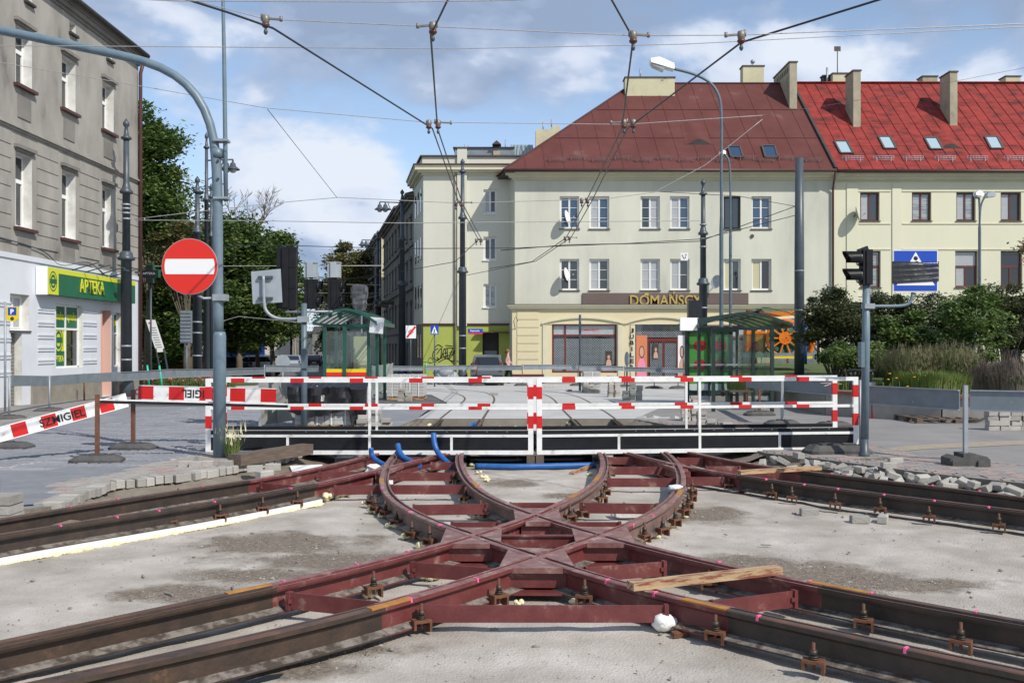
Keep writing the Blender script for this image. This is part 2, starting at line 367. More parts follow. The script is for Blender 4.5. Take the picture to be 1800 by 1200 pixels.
# base terrain to the horizon
mb = MB()
ys = [-60, 23.2, 23.25, 28, 60, 100, 200, 420, 1000, 3000]
zs = [-.7, -.7, -.10, -.06, gz(60)-.06, gz(100)-.06, gz(200)-.06, gz(420)-.06, gz(420)-.06, gz(420)-.06]
vs = []
for y, z in zip(ys, zs): vs += [(-1500, y, z), (1500, y, z)]
mb.add(vs, [(2*i, 2*i+1, 2*i+3, 2*i+2) for i in range(len(ys)-1)])
struct('ground', mb, m_far)
# concrete slab of the excavation
SZ = -.25
m_slab = mat('slab_concrete', (.32, .285, .245), (.435, .395, .35), .95, 1.5, bump=.6, bscale=55, c3=(.52, .48, .435), hi2=.7, lo=.36, hi=.56, det=14, space='World')
def patch_mask(m, col, spots, rag=.9):
    t = m.node_tree; b = t.nodes['Principled BSDF']; lk = b.inputs['Base Color'].links[0].from_socket
    g = t.nodes.new('ShaderNodeNewGeometry'); acc = None
    n = t.nodes.new('ShaderNodeTexNoise'); n.inputs['Scale'].default_value = 1.6; n.inputs['Detail'].default_value = 10; n.inputs['Roughness'].default_value = .65
    t.links.new(g.outputs['Position'], n.inputs[0])
    for (x, y, rx, ry) in spots:
        mp = t.nodes.new('ShaderNodeMapping'); mp.vector_type = 'POINT'
        mp.inputs['Location'].default_value = (-x/rx, -y/ry, 0); mp.inputs['Scale'].default_value = (1/rx, 1/ry, 0)
        t.links.new(g.outputs['Position'], mp.inputs[0])
        ln = t.nodes.new('ShaderNodeVectorMath'); ln.operation = 'LENGTH'; t.links.new(mp.outputs[0], ln.inputs[0])
        s = ln.outputs['Value']
        if acc is None: acc = s
        else:
            q = t.nodes.new('ShaderNodeMath'); q.operation = 'MINIMUM'; t.links.new(acc, q.inputs[0]); t.links.new(s, q.inputs[1]); acc = q.outputs[0]
    q = t.nodes.new('ShaderNodeMath'); q.operation = 'MULTIPLY_ADD'; t.links.new(n.outputs[0], q.inputs[0]); q.inputs[1].default_value = rag*3; t.links.new(acc, q.inputs[2])
    r = t.nodes.new('ShaderNodeValToRGB'); r.color_ramp.elements[0].position = .40; r.color_ramp.elements[0].color = (1, 1, 1, 1); r.color_ramp.elements[1].position = .5; r.color_ramp.elements[1].color = (0, 0, 0, 1)
    h = t.nodes.new('ShaderNodeMath'); h.operation = 'MULTIPLY'; h.inputs[1].default_value = .2; t.links.new(q.outputs[0], h.inputs[0]); t.links.new(h.outputs[0], r.inputs[0])
    n3 = t.nodes.new('ShaderNodeTexNoise'); n3.inputs['Scale'].default_value = 30; n3.inputs['Detail'].default_value = 8
    t.links.new(g.outputs['Position'], n3.inputs[0])
    rc = t.nodes.new('ShaderNodeValToRGB'); rc.color_ramp.elements[0].position = .35; rc.color_ramp.elements[0].color = (*[c*.75 for c in col], 1); rc.color_ramp.elements[1].position = .7; rc.color_ramp.elements[1].color = (*[c*1.5 for c in col], 1)
    t.links.new(n3.outputs[0], rc.inputs[0])
    mx = t.nodes.new('ShaderNodeMixRGB'); t.links.new(r.outputs[0], mx.inputs[0]); t.links.new(lk, mx.inputs[1]); t.links.new(rc.outputs[0], mx.inputs[2]); t.links.new(mx.outputs[0], b.inputs['Base Color'])
def gp(px, py, z=SZ): v = G(px, py, z); return v.x, v.y
spots = []
for px, py, wx, wy in ((500, 955, .95, .6), (580, 985, 1.0, .55), (900, 850, .5, .5), (1000, 870, .4, .3), (330, 1040, .7, .3), (450, 1010, .8, .35), (1330, 990, .6, .5), (1450, 1010, .8, .5), (1580, 1025, .8, .3), (1490, 1040, .4, .3), (560, 1140, .5, .3), (520, 1175, .5, .25), (1240, 905, .5, .6), (350, 870, .5, .3), (1640, 880, .9, .25)):
    x, y = gp(px, py); spots.append((x, y, wx, wy))
patch_mask(m_slab, (.165, .135, .105), spots)
from mathutils import noise as mn
mb = MB(); nx, ny = 300, 300; x0, x1, y0, y1 = -12, 12, 3.2, 23.2
vs = []
for j in range(ny+1):
    for i in range(nx+1):
        x = x0+(x1-x0)*i/nx; y = y0+(y1-y0)*j/ny
        z = SZ+.022*mn.noise(Vector((x*1.1, y*1.1, 0)))+.012*mn.noise(Vector((x*4, y*4, 3)))+.004*mn.noise(Vector((x*13, y*13, 3)))-.006
        vs.append((x, y, z))
mb.add(vs, [(j*(nx+1)+i, j*(nx+1)+i+1, (j+1)*(nx+1)+i+1, (j+1)*(nx+1)+i) for j in range(ny) for i in range(nx)], True)
struct('concrete_slab', mb, m_slab)
# edges of the excavation (world x, y)
LE = [(-14, -3), (-9.5, 4), (-6.0, 9.6)]+[gp(*p, 0) for p in ((90, 889), (180, 851), (330, 834), (470, 810), (560, 784), (620, 766), (693, 752))]+[(-2.3, 23.2)]
RE = [(13, 4), (10, 8.2)]+[gp(*p, 0) for p in ((1800, 849), (1622, 830), (1440, 806), (1346, 796), (1250, 768), (1183, 748))]+[(2.95, 23.2)]
mL = poly(0, LE+[(-2.3, 28), (-60, 28), (-60, -3)])
struct('cobbled_road', mL, m_cob)
mRt = poly(0, RE+[(2.95, 28), (60, 28), (60, 4)])
struct('paved_square', mRt, m_pave)
a = [gp(*p, 0) for p in ((1530, 792), (1600, 783), (1700, 778), (1850, 772), (1850, 779), (1700, 786), (1620, 790), (1545, 797))]
struct('sand_strip', poly(.006, a), mat('sand', (.36, .3, .23), (.28, .235, .18), .95, 5, bump=.6, bscale=60, det=12, space='World'))
# vertical cut faces of the excavation
def cutface(line, m, name, z0=-.3, z1=-.002, th=.12, out=1):
    mb = MB()
    mb.sweep([(x, y, 0) for x, y in line], [(0, z0), (out*th, z0), (out*th, z1), (0, z1)])
    return struct(name, mb, m)
cutface(LE[2:], m_soil, 'excavation_edge', out=-1)
cutface(RE[1:], m_soil, 'excavation_edge')
# soil banks at the foot of the edges
def bank(line, side, w, name, m=m_soil, zt=-.06):
    mb = MB(); vs = []; nn = 7; path = []
    for (a, b) in zip(line, line[1:]):
        a = Vector((*a, 0)); b = Vector((*b, 0)); k = max(2, int((b-a).length/.15))
        path += [a.lerp(b, i/k) for i in range(k)]
    path.append(Vector((*line[-1], 0)))
    for i, p in enumerate(path):
        t = (path[min(i+3, len(path)-1)]-path[max(i-3, 0)]).normalized(); u = Vector((t.y, -t.x, 0))*side
        for j in range(nn+1):
            q = p+u*(w*j/nn*(1+.35*mn.noise(p*1.3)))
            z = zt+(SZ-.03-zt)*(j/nn)**.8+.05*mn.noise(q*3.1)*(1-j/nn)+.03*mn.noise(q*9)
            vs.append((q.x, q.y, z))
    mb.add(vs, [(i*(nn+1)+j, i*(nn+1)+j+1, (i+1)*(nn+1)+j+1, (i+1)*(nn+1)+j) for i in range(len(path)-1) for j in range(nn)], True)
    return struct(name, mb, m)
bank(LE[2:9], 1, .75, 'soil_bank'); bank(LE[7:], 1, .8, 'soil_bank', zt=-.03)
bank(RE[2:7], -1, .62, 'soil_bank', zt=-.1); bank(RE[5:], -1, .9, 'soil_bank', zt=-.03)
mb = MB(); vs = []; nx, ny = 40, 40
for j in range(ny+1):
    for i in range(nx+1):
        x = -3.4+7.6*i/nx; y = 16.9+6.35*j/ny; e = min(1, (y-16.9)/.8)
        vs.append((x, y, SZ-.05+.075*e+.05*mn.noise(Vector((x*1.7, y*1.7, 8)))+.025*mn.noise(Vector((x*6, y*6, 2)))))
mb.add(vs, [(j*(nx+1)+i, j*(nx+1)+i+1, (j+1)*(nx+1)+i+1, (j+1)*(nx+1)+i) for j in range(ny) for i in range(nx)], True)
struct('soil_bed', mb, m_soil)
# concrete face at the far end of the excavation and track slab behind it
mb = MB(); mb.bx(-2.3, 2.95, 23.2, 23.45, -.5, -.004); struct('concrete_edge', mb, m_concd)
TC = [(-2.3, 23.2), (-2.0, 30), (-3.0, 36), (-9, 42), (-30, 46), (-30, 50), (30, 50), (30, 33), (9, 34), (5.0, 30), (2.95, 23.2)]
def sloped(name, pts, dz, m, cuts=(28,)):
    # polygon laid on the gently falling terrain, cut where the slope begins
    import bmesh
    bm = bmesh.new(); vs = [bm.verts.new((p[0], p[1], 0)) for p in pts]; f = bm.faces.new(vs)
    for y in cuts:
        bmesh.ops.bisect_plane(bm, geom=bm.verts[:]+bm.edges[:]+bm.faces[:], plane_co=(0, y, 0), plane_no=(0, 1, 0))
    for v in bm.verts: v.co.z = gz(v.co.y)+dz
    bm.normal_update()
    for f in bm.faces:
        if f.normal.z < 0: f.normal_flip()
    me = bpy.data.meshes.new(name); bm.to_mesh(me); bm.free(); me.materials.append(m)
    o = bpy.data.objects.new(name, me); C.objects.link(o); o['kind'] = 'structure'; return o
sloped('track_concrete', TC, .006, m_panel)
m_joint = mat('joint_dirt', (.14, .13, .115), (.2, .185, .165), .95, 5, space='World')
for yj in (26.2, 30.5, 35, 40, 45): sloped('slab_joint', [(-2.2 if yj < 31 else -5, yj), (2.9 if yj < 27 else 6, yj), (2.9 if yj < 27 else 6, yj+.04), (-2.2 if yj < 31 else -5, yj+.04)], .011, m_joint, ())
sloped('asphalt_street', [(-2.3, 28), (-14, 28), (-60, 28), (-60, 62), (-30, 62), (-19.6, 70), (-90, 415), (-68, 415), (-6.3, 56.6), (0.1, 52.2), (60, 52.2), (60, 28)], -.012, m_asph, (28, 420))
sloped('pavement', [(-60, 61.8), (-30, 61.8), (-18.5, 69), (-19.8, 75), (-60, 75)], .004, m_pave)
sloped('pavement', [(-4.9, 50.2), (60, 50.2), (60, 53), (.1, 53), (-5, 55.5)], .06, m_pave)
mb = MB(); mb.bx(-5.0, 40, 50.08, 50.2, gz(50)-.1, gz(50)+.075); struct('kerb', mb, m_curb)
# left pavement beside the pharmacy
sloped('pavement', [(-14.4, 14), (-11.6, 14), (-11.6, 40.5), (-14.4, 44), (-18, 44), (-18, 14)], .03, m_pave)
mb = MB()
for i in range(26): mb.bx(-11.6, -11.45, 14.2+i*1.0, 15.19+i*1.0, -.02+gz(14.7+i), .045+gz(14.7+i))
struct('kerb', mb, m_curb)
# painted lines
def strip(p0, p1, w, z=.004):
    p0 = Vector(p0); p1 = Vector(p1); t = (p1-p0).normalized(); u = Vector((t.y, -t.x, 0))*w/2
    return [p0-u, p1-u, p1+u, p0+u]
mb = MB()
for a, b, w in (((10, 731), (330, 676), .14), ((240, 826), (430, 780), .28), ((0, 824), (70, 812), .25)):
    A = G(*a); B = G(*b); mb.add([(p.x, p.y, gz(p.y)+.008) for p in strip(A, B, w)], [(0, 1, 2, 3)])
struct('road_marking', mb, m_line)
# asphalt patch in the left road
a = [gp(*p, 0) for p in ((0, 893), (92, 886), (185, 848), (335, 832), (330, 822), (120, 822), (0, 840))]
struct('asphalt_patch', poly(.016, a), mat('asphalt_blue', (.19, .2, .22), (.25, .255, .27), .9, 3, bump=.7, bscale=130, c3=(.25, .24, .23), hi2=.74, det=12, space='World'))
# worn stone setts, thousands of them
mb = MB(); random.seed(3)
def inside(x, y, P):
    c = False; n = len(P)
    for i in range(n):
        x1_, y1_ = P[i]; x2, y2 = P[(i+1) % n]
        if (y1_ > y) != (y2 > y) and x < (x2-x1_)*(y-y1_)/(y2-y1_)+x1_: c = not c
    return c
yy = 13.2; 
while yy < 27.5:
    xx = -9.2+random.uniform(0, .1)
    w = .15+random.uniform(-.01, .02)
    while xx < -2.8:
        l = random.uniform(.14, .21)
        if xx+l < -4.15-(yy-13)*.0 or (yy > 17.5 and xx+l < -3.7):
            dz = random.uniform(-.004, .005)
            if random.random() < .93 and yy > (822 and 13.6): mb.add([(xx+.012, yy+.012, .0), (xx+l-.012, yy+.012, 0), (xx+l-.012, yy+w-.012, 0), (xx+.012, yy+w-.012, 0), (xx+.025, yy+.025, .013+dz), (xx+l-.025, yy+.025, .013+dz+random.uniform(-.003, .003)), (xx+l-.025, yy+w-.025, .013+dz), (xx+.025, yy+w-.025, .013+dz)], [(4, 5, 6, 7), (0, 1, 5, 4), (1, 2, 6, 5), (2, 3, 7, 6), (3, 0, 4, 7)])
        xx += l
    yy += w
o = obj('cobblestones', mb, m_cob, kind='stuff'); setp(o, 'worn grey stone setts covering the left roadway behind the planks', 'cobblestones')
# paver strips on both edges: herringbone of small blocks (joined), kept to the visible strips
mb = MB(); 
RIN = RE[2:8]
def xat(line, y):
    for (a, b) in zip(line, line[1:]):
        lo, hi = min(a[1], b[1]), max(a[1], b[1])
        if lo <= y <= hi and hi > lo: return a[0]+(b[0]-a[0])*(y-a[1])/(b[1]-a[1])
    return None
y = 12.4
while y < 23:
    xe = xat(RE, y+.05)
    if xe is not None:
        k = int(xe/.2)+1; x = k*.2+(.1 if int(y*10) % 2 else 0)
        while x < xe+ (2.2 if y > 14 else 1.2):
            mb.k = 1 if random.random() < .4 else 0
            z = random.uniform(-.003, .003)
            mb.bx(x+.003, x+.197, y+.003, y+.097, -.01, .012+z); x += .2
    y += .1
o = obj('block_paving', mb, [m_pave, m_paverr], kind='stuff'); setp(o, 'thin grey and pinkish block paving along the right edge of the pit', 'paving blocks')
mb = MB(); y = 10.6
while y < 17:
    xe = xat(LE, y+.05)
    if xe is not None:
        x = xe-.2
        lim = min(1.6, max(.25, (y-10.3)*.38)) if y < 15.5 else 1.0
        while x > xe-lim:
            mb.k = 1 if random.random() < .35 else 0
            mb.bx(x+.003, x+.197, y+.003, y+.097, -.02, .022+random.uniform(-.003, .003)); x -= .2
    y += .1
o = obj('block_paving', mb, [m_paver, m_paverr], kind='stuff'); setp(o, 'wedge of pinkish block paving below the no entry pole', 'paving blocks')
# edge pavers standing proud along the left cut
pv = MB().bx(-.1, .1, -.05, .05, -.04, .04).mesh('paver', m_paver)
pvs = []
def bevelpaver(mt, s=(.2, .1, .08)):
    mb = MB(); a, b, c = s[0]/2, s[1]/2, s[2]/2; q = .008
    lv = [(-c, 0), (c-q, 0), (c, q)]
    vs = [];
    for z, i in lv: vs += [(-a+i, -b+i, z), (a-i, -b+i, z), (a-i, b-i, z), (-a+i, b-i, z)]
    fs = [(3, 2, 1, 0), (8, 9, 10, 11)]
    for r in (0, 1):
        for k in range(4): fs.append((4*r+k, 4*r+(k+1) % 4, 4*r+4+(k+1) % 4, 4*r+4+k))
    return mb.add(vs, fs).mesh('paver', mt)
PV = bevelpaver(m_paver); PVG = bevelpaver(m_paverg)
edge = bpy.data.objects['cobbled_road']
n = 0
for (a, b) in zip(LE[3:7], LE[4:8]):
    a = Vector((*a, 0)); b = Vector((*b, 0)); l = (b-a).length; t = (b-a)/l; k = int(l/.125)
    for i in range(k):
        p = a+t*(i+.5)*l/k+Vector((t.y, -t.x, 0))*random.uniform(-.02, .04)
        o = inst('paver', PV, edge, (p.x, p.y, -.02+random.uniform(-.01, .012)), math.atan2(t.y, t.x)+R(90)+random.uniform(-.06, .06), (1, 1.15, 1.3))
def loose(px, py, z, rz=0, rx=0, ry=0, lab=None, grp=None, me=None, sc=None, cat='paving block'):
    v = G(px, py, z) if not isinstance(px, Vector) else px
    o = bpy.data.objects.new('paving_block', me or PV); C.objects.link(o)
    o.location = (v.x, v.y, v.z+.04); o.rotation_euler = (rx, ry, rz)
    if sc: o.scale = sc
    return setp(o, lab, cat, grp)
# ================================================================ RAILS
def catmull(P, per=10):
    P = [Vector(p) for p in P]; P = [P[0]*2-P[1]]+P+[P[-1]*2-P[-2]]; out = []
    for i in range(1, len(P)-2):
        for k in range(per):
            t = k/per; a, b, c, d = P[i-1], P[i], P[i+1], P[i+2]
            out.append(.5*((2*b)+(-a+c)*t+(2*a-5*b+4*c-d)*t*t+(-a+3*b-3*c+d)*t**3))
    out.append(P[-2]); return out
def resamp(P, ds):
    out = [P[0]]; acc = 0
    for a, b in zip(P, P[1:]):
        l = (b-a).length
        while acc+l >= ds:
            a = a.lerp(b, (ds-acc)/l); l = (b-a).length; acc = 0; out.append(a)
        acc += l
    out.append(P[-1]); return out
def smoothp(P, it):
    P = list(P)
    for _ in range(it): P = [P[0]]+[(P[i-1]+P[i]*2+P[i+1])/4 for i in range(1, len(P)-1)]+[P[-1]]
    return P
def railpath(px, it=40): 
    P = [G(*p) for p in px]; P = resamp(catmull(P, 12), .12); return smoothp(P, it)
def prof(flip, dz=0, h=.20):
    p = [(-.09, -h), (.09, -h), (.09, -h+.012), (.014, -h+.034), (.010, -.062), (.062, -.048), (.072, -.03), (.072, -.008), (.054, -.008), (.047, -.038), (.018, -.038), (.012, -.003), (.006, 0), (-.044, 0), (-.052, -.006), (-.053, -.036), (-.012, -.062), (-.014, -h+.034), (-.09, -h+.012)]
    p = [(a*(-1 if flip else 1), b+dz) for a, b in p]
    return p if flip else p[::-1]
def rail_mb(path, flip, dz=0):
    mb = MB(); p = prof(flip, dz); mb.sweep(path, p)
    n = len(p)
    # rail head faces take the worn material
    feet = {k for k in range(n) if {round(abs(p[k][0]), 3), round(abs(p[(k+1) % n][0]), 3)} == {.09, .014} }
    heads = set()
    for k in range(n):
        a, b = p[k], p[(k+1) % n]
        if a[1] > -.012+dz and b[1] > -.012+dz: heads.add(k)
    for i in range((len(path)-1)*n):
        if i % n in heads: mb.m[i] = 1
        elif i % n in feet: mb.m[i] = 2
    return mb
def tpath(P, f0, f1):
    n = len(P); return P[int(f0*(n-1)):int(f1*(n-1))+1]
c1 = [(757, 751), (735, 765), (692, 800), (677, 823), (672, 848), (681, 870), (703, 888), (740, 908), (787, 926), (833, 941), (948, 978), (1010, 1002), (1107, 1030), (1277, 1068), (1449, 1105), (1656, 1150), (1800, 1180), (1950, 1210)]
c2 = [(838, 751), (828, 765), (808, 799), (812, 823), (826, 847), (850, 867), (875, 881), (909, 893), (943, 904), (1058, 940), (1167, 967), (1300, 1000), (1384, 1016), (1450, 1030), (1545, 1047), (1718, 1078), (1800, 1093), (1950, 1118)]
c3 = [(1021, 751), (1035, 765), (1058, 797), (1062, 817), (1057, 837), (1043, 853), (1017, 869), (980, 887), (943, 904), (833, 941), (727, 969), (627, 995), (600, 1002), (511, 1022), (385, 1046), (245, 1076), (105, 1106), (0, 1128), (-150, 1160)]
c4 = [(1100, 751), (1122, 765), (1176, 798), (1194, 820), (1201, 842), (1195, 863), (1180, 882), (1147, 903), (1107, 922), (1058, 940), (948, 978), (833, 1015), (717, 1052), (600, 1082), (455, 1116), (350, 1139), (210, 1168), (88, 1195), (-60, 1226)]
l1 = [(-200, 944), (0, 911), (140, 888), (280, 866), (420, 846), (490, 835), (595, 813), (650, 799), (690, 787), (730, 773)]
l2 = [(-200, 973), (0, 937), (140, 916), (280, 897), (420, 873), (595, 842), (627, 833), (673, 822), (720, 811), (767, 800), (800, 791)]
r1 = [(2000, 901), (1800, 872), (1545, 842), (1438, 830), (1315, 814), (1234, 798), (1180, 785), (1130, 772)]
r2 = [(2000, 924), (1800, 896), (1679, 883), (1545, 867), (1392, 848), (1296, 834), (1200, 819), (1167, 812), (1117, 798), (1075, 786)]
PATH = {k: railpath(v, it) for k, v, it in (('c1', c1, 60), ('c2', c2, 60), ('c3', c3, 60), ('c4', c4, 60), ('l1', l1, 90), ('l2', l2, 90), ('r1', r1, 90), ('r2', r2, 90))}
def near(path, q):
    q = Vector((q[0], q[1], 0)); return min(range(len(path)), key=lambda i: (path[i]-q).length)
def cut(path, pxa, pxb):
    i = near(path, G(*pxa)); j = near(path, G(*pxb)); i, j = min(i, j), max(i, j); return path[i:j+1]
junction = thing('rail_crossing', 'dark red primed steel tram crossing with curved rails meeting in a diamond', 'tram crossing', (0, 8.2, -.2))
JL = Vector((0, 8.2, -.2))
# primed (red) middle of each rail is part of the crossing; the bare ends are separate rails
def jrail(key, a, b, flip, dz, m=(m_prime, m_primetop)):
    return obj('rail', rail_mb(cut(PATH[key], a, b), flip, dz), [*m, m_dust], junction, JL)
m_curveside = mat('curve_rail_side', (.13, .07, .06), (.2, .13, .11), .6, 3, bump=.2, c3=(.27, .2, .17), space='World')
mcs = (m_curveside, m_primetop)
jrail('c1', (724, 773), (783, 925), True, 0, mcs); jrail('c1', (783, 925), (1277, 1068), True, 0)
jrail('c2', (822, 773), (909, 893), False, 0, mcs); jrail('c2', (909, 893), (1450, 1030), False, 0)
jrail('c3', (1041, 773), (975, 889), True, .0025, mcs); jrail('c3', (975, 889), (490, 1026), True, .0025)
jrail('c4', (1134, 773), (1107, 922), False, .0025, mcs); jrail('c4', (1107, 922), (680, 1063), False, .0025)
jrail('l1', (440, 843), (690, 788), True, -.003); jrail('l2', (560, 849), (790, 794), False, -.003)
jrail('r1', (1400, 826), (1140, 774), False, -.003); jrail('r2', (1296, 834), (1080, 787), True, -.003)
def sep_rail(key, a, b, flip, lab, side, cap_weld=True):
    P = cut(PATH[key], a, b)
    mid = P[len(P)//2]
    t = thing('tram_rail', lab, 'tram rail', (mid.x, mid.y, -.2), 0, 'bare steel tram rails')
    obj('rail_body', rail_mb(P, flip), [side, m_steeltop, m_dust], t, Vector((mid.x, mid.y, -.2)))
    return t, mid
sep_rail('c1', (1277, 1068), (1950, 1210), True, 'near dark rail of the front right pair running out to the bottom right corner', m_steel)
sep_rail('c2', (1450, 1030), (1950, 1118), False, 'farther dark rail of the front right pair leaving the timber plank', m_steel)
sep_rail('c3', (490, 1026), (-150, 1160), True, 'brown rusty rail of the front left pair, the farther one, ochre weld at its end', m_steelbrown)
sep_rail('c4', (680, 1063), (-60, 1226), False, 'near rusty rail of the front left pair running to the bottom left corner', m_steelbrown)
sep_rail('l1', (-200, 944), (440, 843), True, 'back rail of the left pair beside the cut paver edge', m_steel)
sep_rail('l2', (-200, 973), (560, 849), False, 'left rail with white foam strip along its foot', m_steel)
sep_rail('r1', (2000, 901), (1400, 826), False, 'back rail of the right pair beside the tumbled paving blocks', m_steel)
sep_rail('r2', (2000, 924), (1296, 834), True, 'front rail of the right pair with a row of rusty clamps', m_steel)
for nm, key, a, b, fl, lab in (('c1', 'c1', (757, 752), (735, 765), True, 'left rail of the left track seen behind the footbridge'), ('c2', 'c2', (838, 752), (828, 765), False, 'right rail of the left track seen behind the footbridge'),
                       ('c3', 'c3', (1021, 752), (1035, 765), True, 'left rail of the right track seen behind the footbridge'), ('c4', 'c4', (1100, 752), (1122, 765), False, 'right rail of the right track seen behind the footbridge')):
    P0 = PATH[key]; i = near(P0, G(*b)); P = P0[:i+9]
    far = {'c1': [(815, 706), (817, 698), (800, 691), (773, 688), (720, 684)], 'c2': [(862, 714), (868, 702), (862, 694), (840, 688), (790, 684)],
           'c3': [(985, 715), (975, 703), (962, 695), (945, 691), (905, 687)], 'c4': [(1046, 715), (1030, 704), (1010, 696), (985, 690), (945, 686)]}[key]
    m1 = {'c1': (795, 720), 'c2': (856, 723), 'c3': (994, 724), 'c4': (1063, 724)}[key]
    Q = [G(*q) for q in reversed(far)]+[G(*m1)]
    Q = smoothp(resamp(catmull(Q+P[:2], 10), .2), 12)
    P = Q+P[1:]
    P = [Vector((p.x, p.y, gz(p.y)+.012)) for p in P]
    mid = P[-5]; t = thing('tram_rail', lab, 'tram rail', tuple(mid), 0, 'tram rails of the tracks beyond the pit')
    obj('rail_body', rail_mb(P, fl), [m_steel, m_steeltop, m_dust], t, mid)
# flat tie bars
def tie(a, b, h=.12, z=-.05, flange=False, shift=0):
    A = G(a[0], a[1], z); B = G(b[0], b[1], z); A.z -= h/2; B.z -= h/2
    mb = MB(); mb.beam(A, B, .014, h)
    for P, s in ((A, 1), (B, -1)):
        d = (B-A).normalized()*s
        mb.beam(P, P+d*.03, .05, h*1.1)
        mb.k = 0; mb.beam(P+d*.03+Vector((0, -.012, .0)), P+d*.03+Vector((0, -.028, 0)), .03, .03)
    if flange: mb.beam(A+Vector((0, 0, h/2)), B+Vector((0, 0, h/2)), .06, .012)
    obj('tie_bar', mb, m_prime, junction, JL)
for a, b in (((739, 1063), (1175, 1063)), ((505, 1040), (700, 1060)), ((722, 987), (880, 999)), ((1028, 997), (1170, 986)), ((1250, 1056), (1399, 1037)), ((792, 917), (880, 917)), ((1003, 917), (1092, 917)),
             ((725, 887), (858, 885)), ((1018, 883), (1157, 885)), ((687, 852), (818, 852)), ((697, 830), (805, 830)), ((587, 853), (670, 852)), ((560, 829), (650, 829)), ((757, 812), (812, 812)), ((1067, 840), (1190, 840)), ((1070, 820), (1180, 820)),
             ((1067, 803), (1120, 803)), ((1207, 838), (1273, 838)), ((1190, 804), (1235, 804)), ((1240, 819), (1302, 819)), ((895, 883), (985, 883)), ((458, 848), (528, 854)), ((1290, 826), (1400, 829)), ((700, 803), (760, 803))):
    tie(a, b)
tie((862, 941), (1030, 941), .11, -.012, True)
# welded frog blocks with a flat top plate at the crossing points
def pat(key, px):
    P = PATH[key]; i = near(P, G(*px)); t = (P[min(i+3, len(P)-1)]-P[max(i-3, 0)]).normalized()
    if t.y > 0: t = -t
    return P[i], t
for (ka, kb, px, L1_, L2_) in (('c1', 'c4', (948, 978), .44, .34), ('c1', 'c3', (833, 941), .40, .40), ('c2', 'c4', (1058, 940), .40, .40), ('c2', 'c3', (943, 904), .40, .42), ('c1', 'l2', (672, 822), .3, .42), ('c4', 'r2', (1194, 819), .3, .42)):
    P, a = pat(ka, px); _, b = pat(kb, px)
    if (ka, kb) in (('c1', 'l2'), ('c4', 'r2')): L1_ = .30
    pts = [P+a*L1_, P+b*L1_, P-a*L2_, P-b*L2_]
    mb = MB(); mb.ext([Vector((p.x, p.y, -.17)) for p in pts], (0, 0, .127)); mb.mat(1)
    for u_, v_, l1_, l2_ in ((a, b, L1_, L1_), (b, -a, L1_, L2_), (-a, -b, L2_, L2_), (-b, a, L2_, L1_)):
        sn = abs(u_.cross(v_).z); w_ = .056; kk = w_/sn
        nu = (v_-u_*u_.dot(v_)).normalized(); nv = (u_-v_*u_.dot(v_)).normalized()
        mb.ext([Vector((q.x, q.y, -.045)) for q in (P+(u_+v_)*kk, P+u_*l1_*1.05+nu*w_, P+v_*l2_*1.05+nv*w_)], (0, 0, .043))
    obj('frog_block', mb, [m_prime, m_primetop], junction, JL)
    # foot plate under each block
    mb = MB(); mb.ext([Vector((p.x, p.y, -.21)) for p in [P+(q-P)*1.25 for q in pts]], (0, 0, .02)); obj('foot_plate', mb, m_prime, junction, JL)
# ochre weld bands and pink marks
def band(key, a, b, flip, m, name, w=.07, h=.0035, lab=None, full=False):
    P = cut(PATH[key], a, b)
    if len(P) < 2: P = [P[0], P[0]+(PATH[key][1]-PATH[key][0])*.5] if P else None
    mb = MB(); s = -1 if flip else 1
    pr = [(-.054*s, -.008), (-.054*s, h), (-.046*s, h+.002), (.006*s, h+.002), (.01*s, -.008)]
    if s > 0: pr = pr[::-1]
    mb.sweep(P, pr); return obj(name, mb, m, junction, JL)
for key, a, b, fl in (('c3', (490, 1026), (405, 1042), True), ('c4', (720, 1051), (645, 1071), False), ('c1', (1215, 1054), (1277, 1068), True), ('c2', (1430, 1025), (1515, 1042), False), ('c1', (673, 840), (672, 848), True), ('c4', (1197, 860), (1190, 870), False), ('c3', (1057, 834), (1050, 846), True), ('c2', (826, 847), (836, 855), False), ('c3', (1020, 867), (1009, 873), True)):
    band(key, a, b, fl, m_orange, 'weld_band')
random.seed(5)
for key, fl, lst in (('c1', True, [(1060, 1017), (1150, 1041), (1340, 1082), (1590, 1136), (672, 858), (720, 899), (775, 922)]), ('c2', False, [(1250, 988), (1410, 1021), (1530, 1045), (1700, 1075), (818, 838), (836, 858)]), ('c3', True, [(725, 969), (630, 994), (505, 1023), (1060, 825), (1030, 862), (985, 884)]), ('c4', False, [(840, 1013), (715, 1052), (1196, 829), (1198, 855), (1140, 906), (1108, 921)]),
                     ('l1', True, [(128, 890), (215, 877), (365, 855)]), ('l2', False, [(92, 922), (200, 907), (288, 896), (370, 882), (505, 857)]), ('r1', False, [(1460, 833), (1490, 836), (1630, 852), (1720, 862)]), ('r2', True, [(1345, 841), (1410, 850), (1478, 858), (1560, 869), (1650, 880), (1745, 891)])):
    for p in lst:
        q, t = pat(key, p); P = [q-t*.035, q+t*.02]
        mb = MB(); s = -1 if not fl else 1
        pr = [(-.056*s, -.025), (-.053*s, .0075), (-.01*s, .008), (-.01*s, -.01)]
        if t.y < 0: pr = [(-a, b) for a, b in pr]
        mb.sweep([q-t*.008, q+t*.008], pr); obj('spray_mark', mb, m_pink, junction, JL)
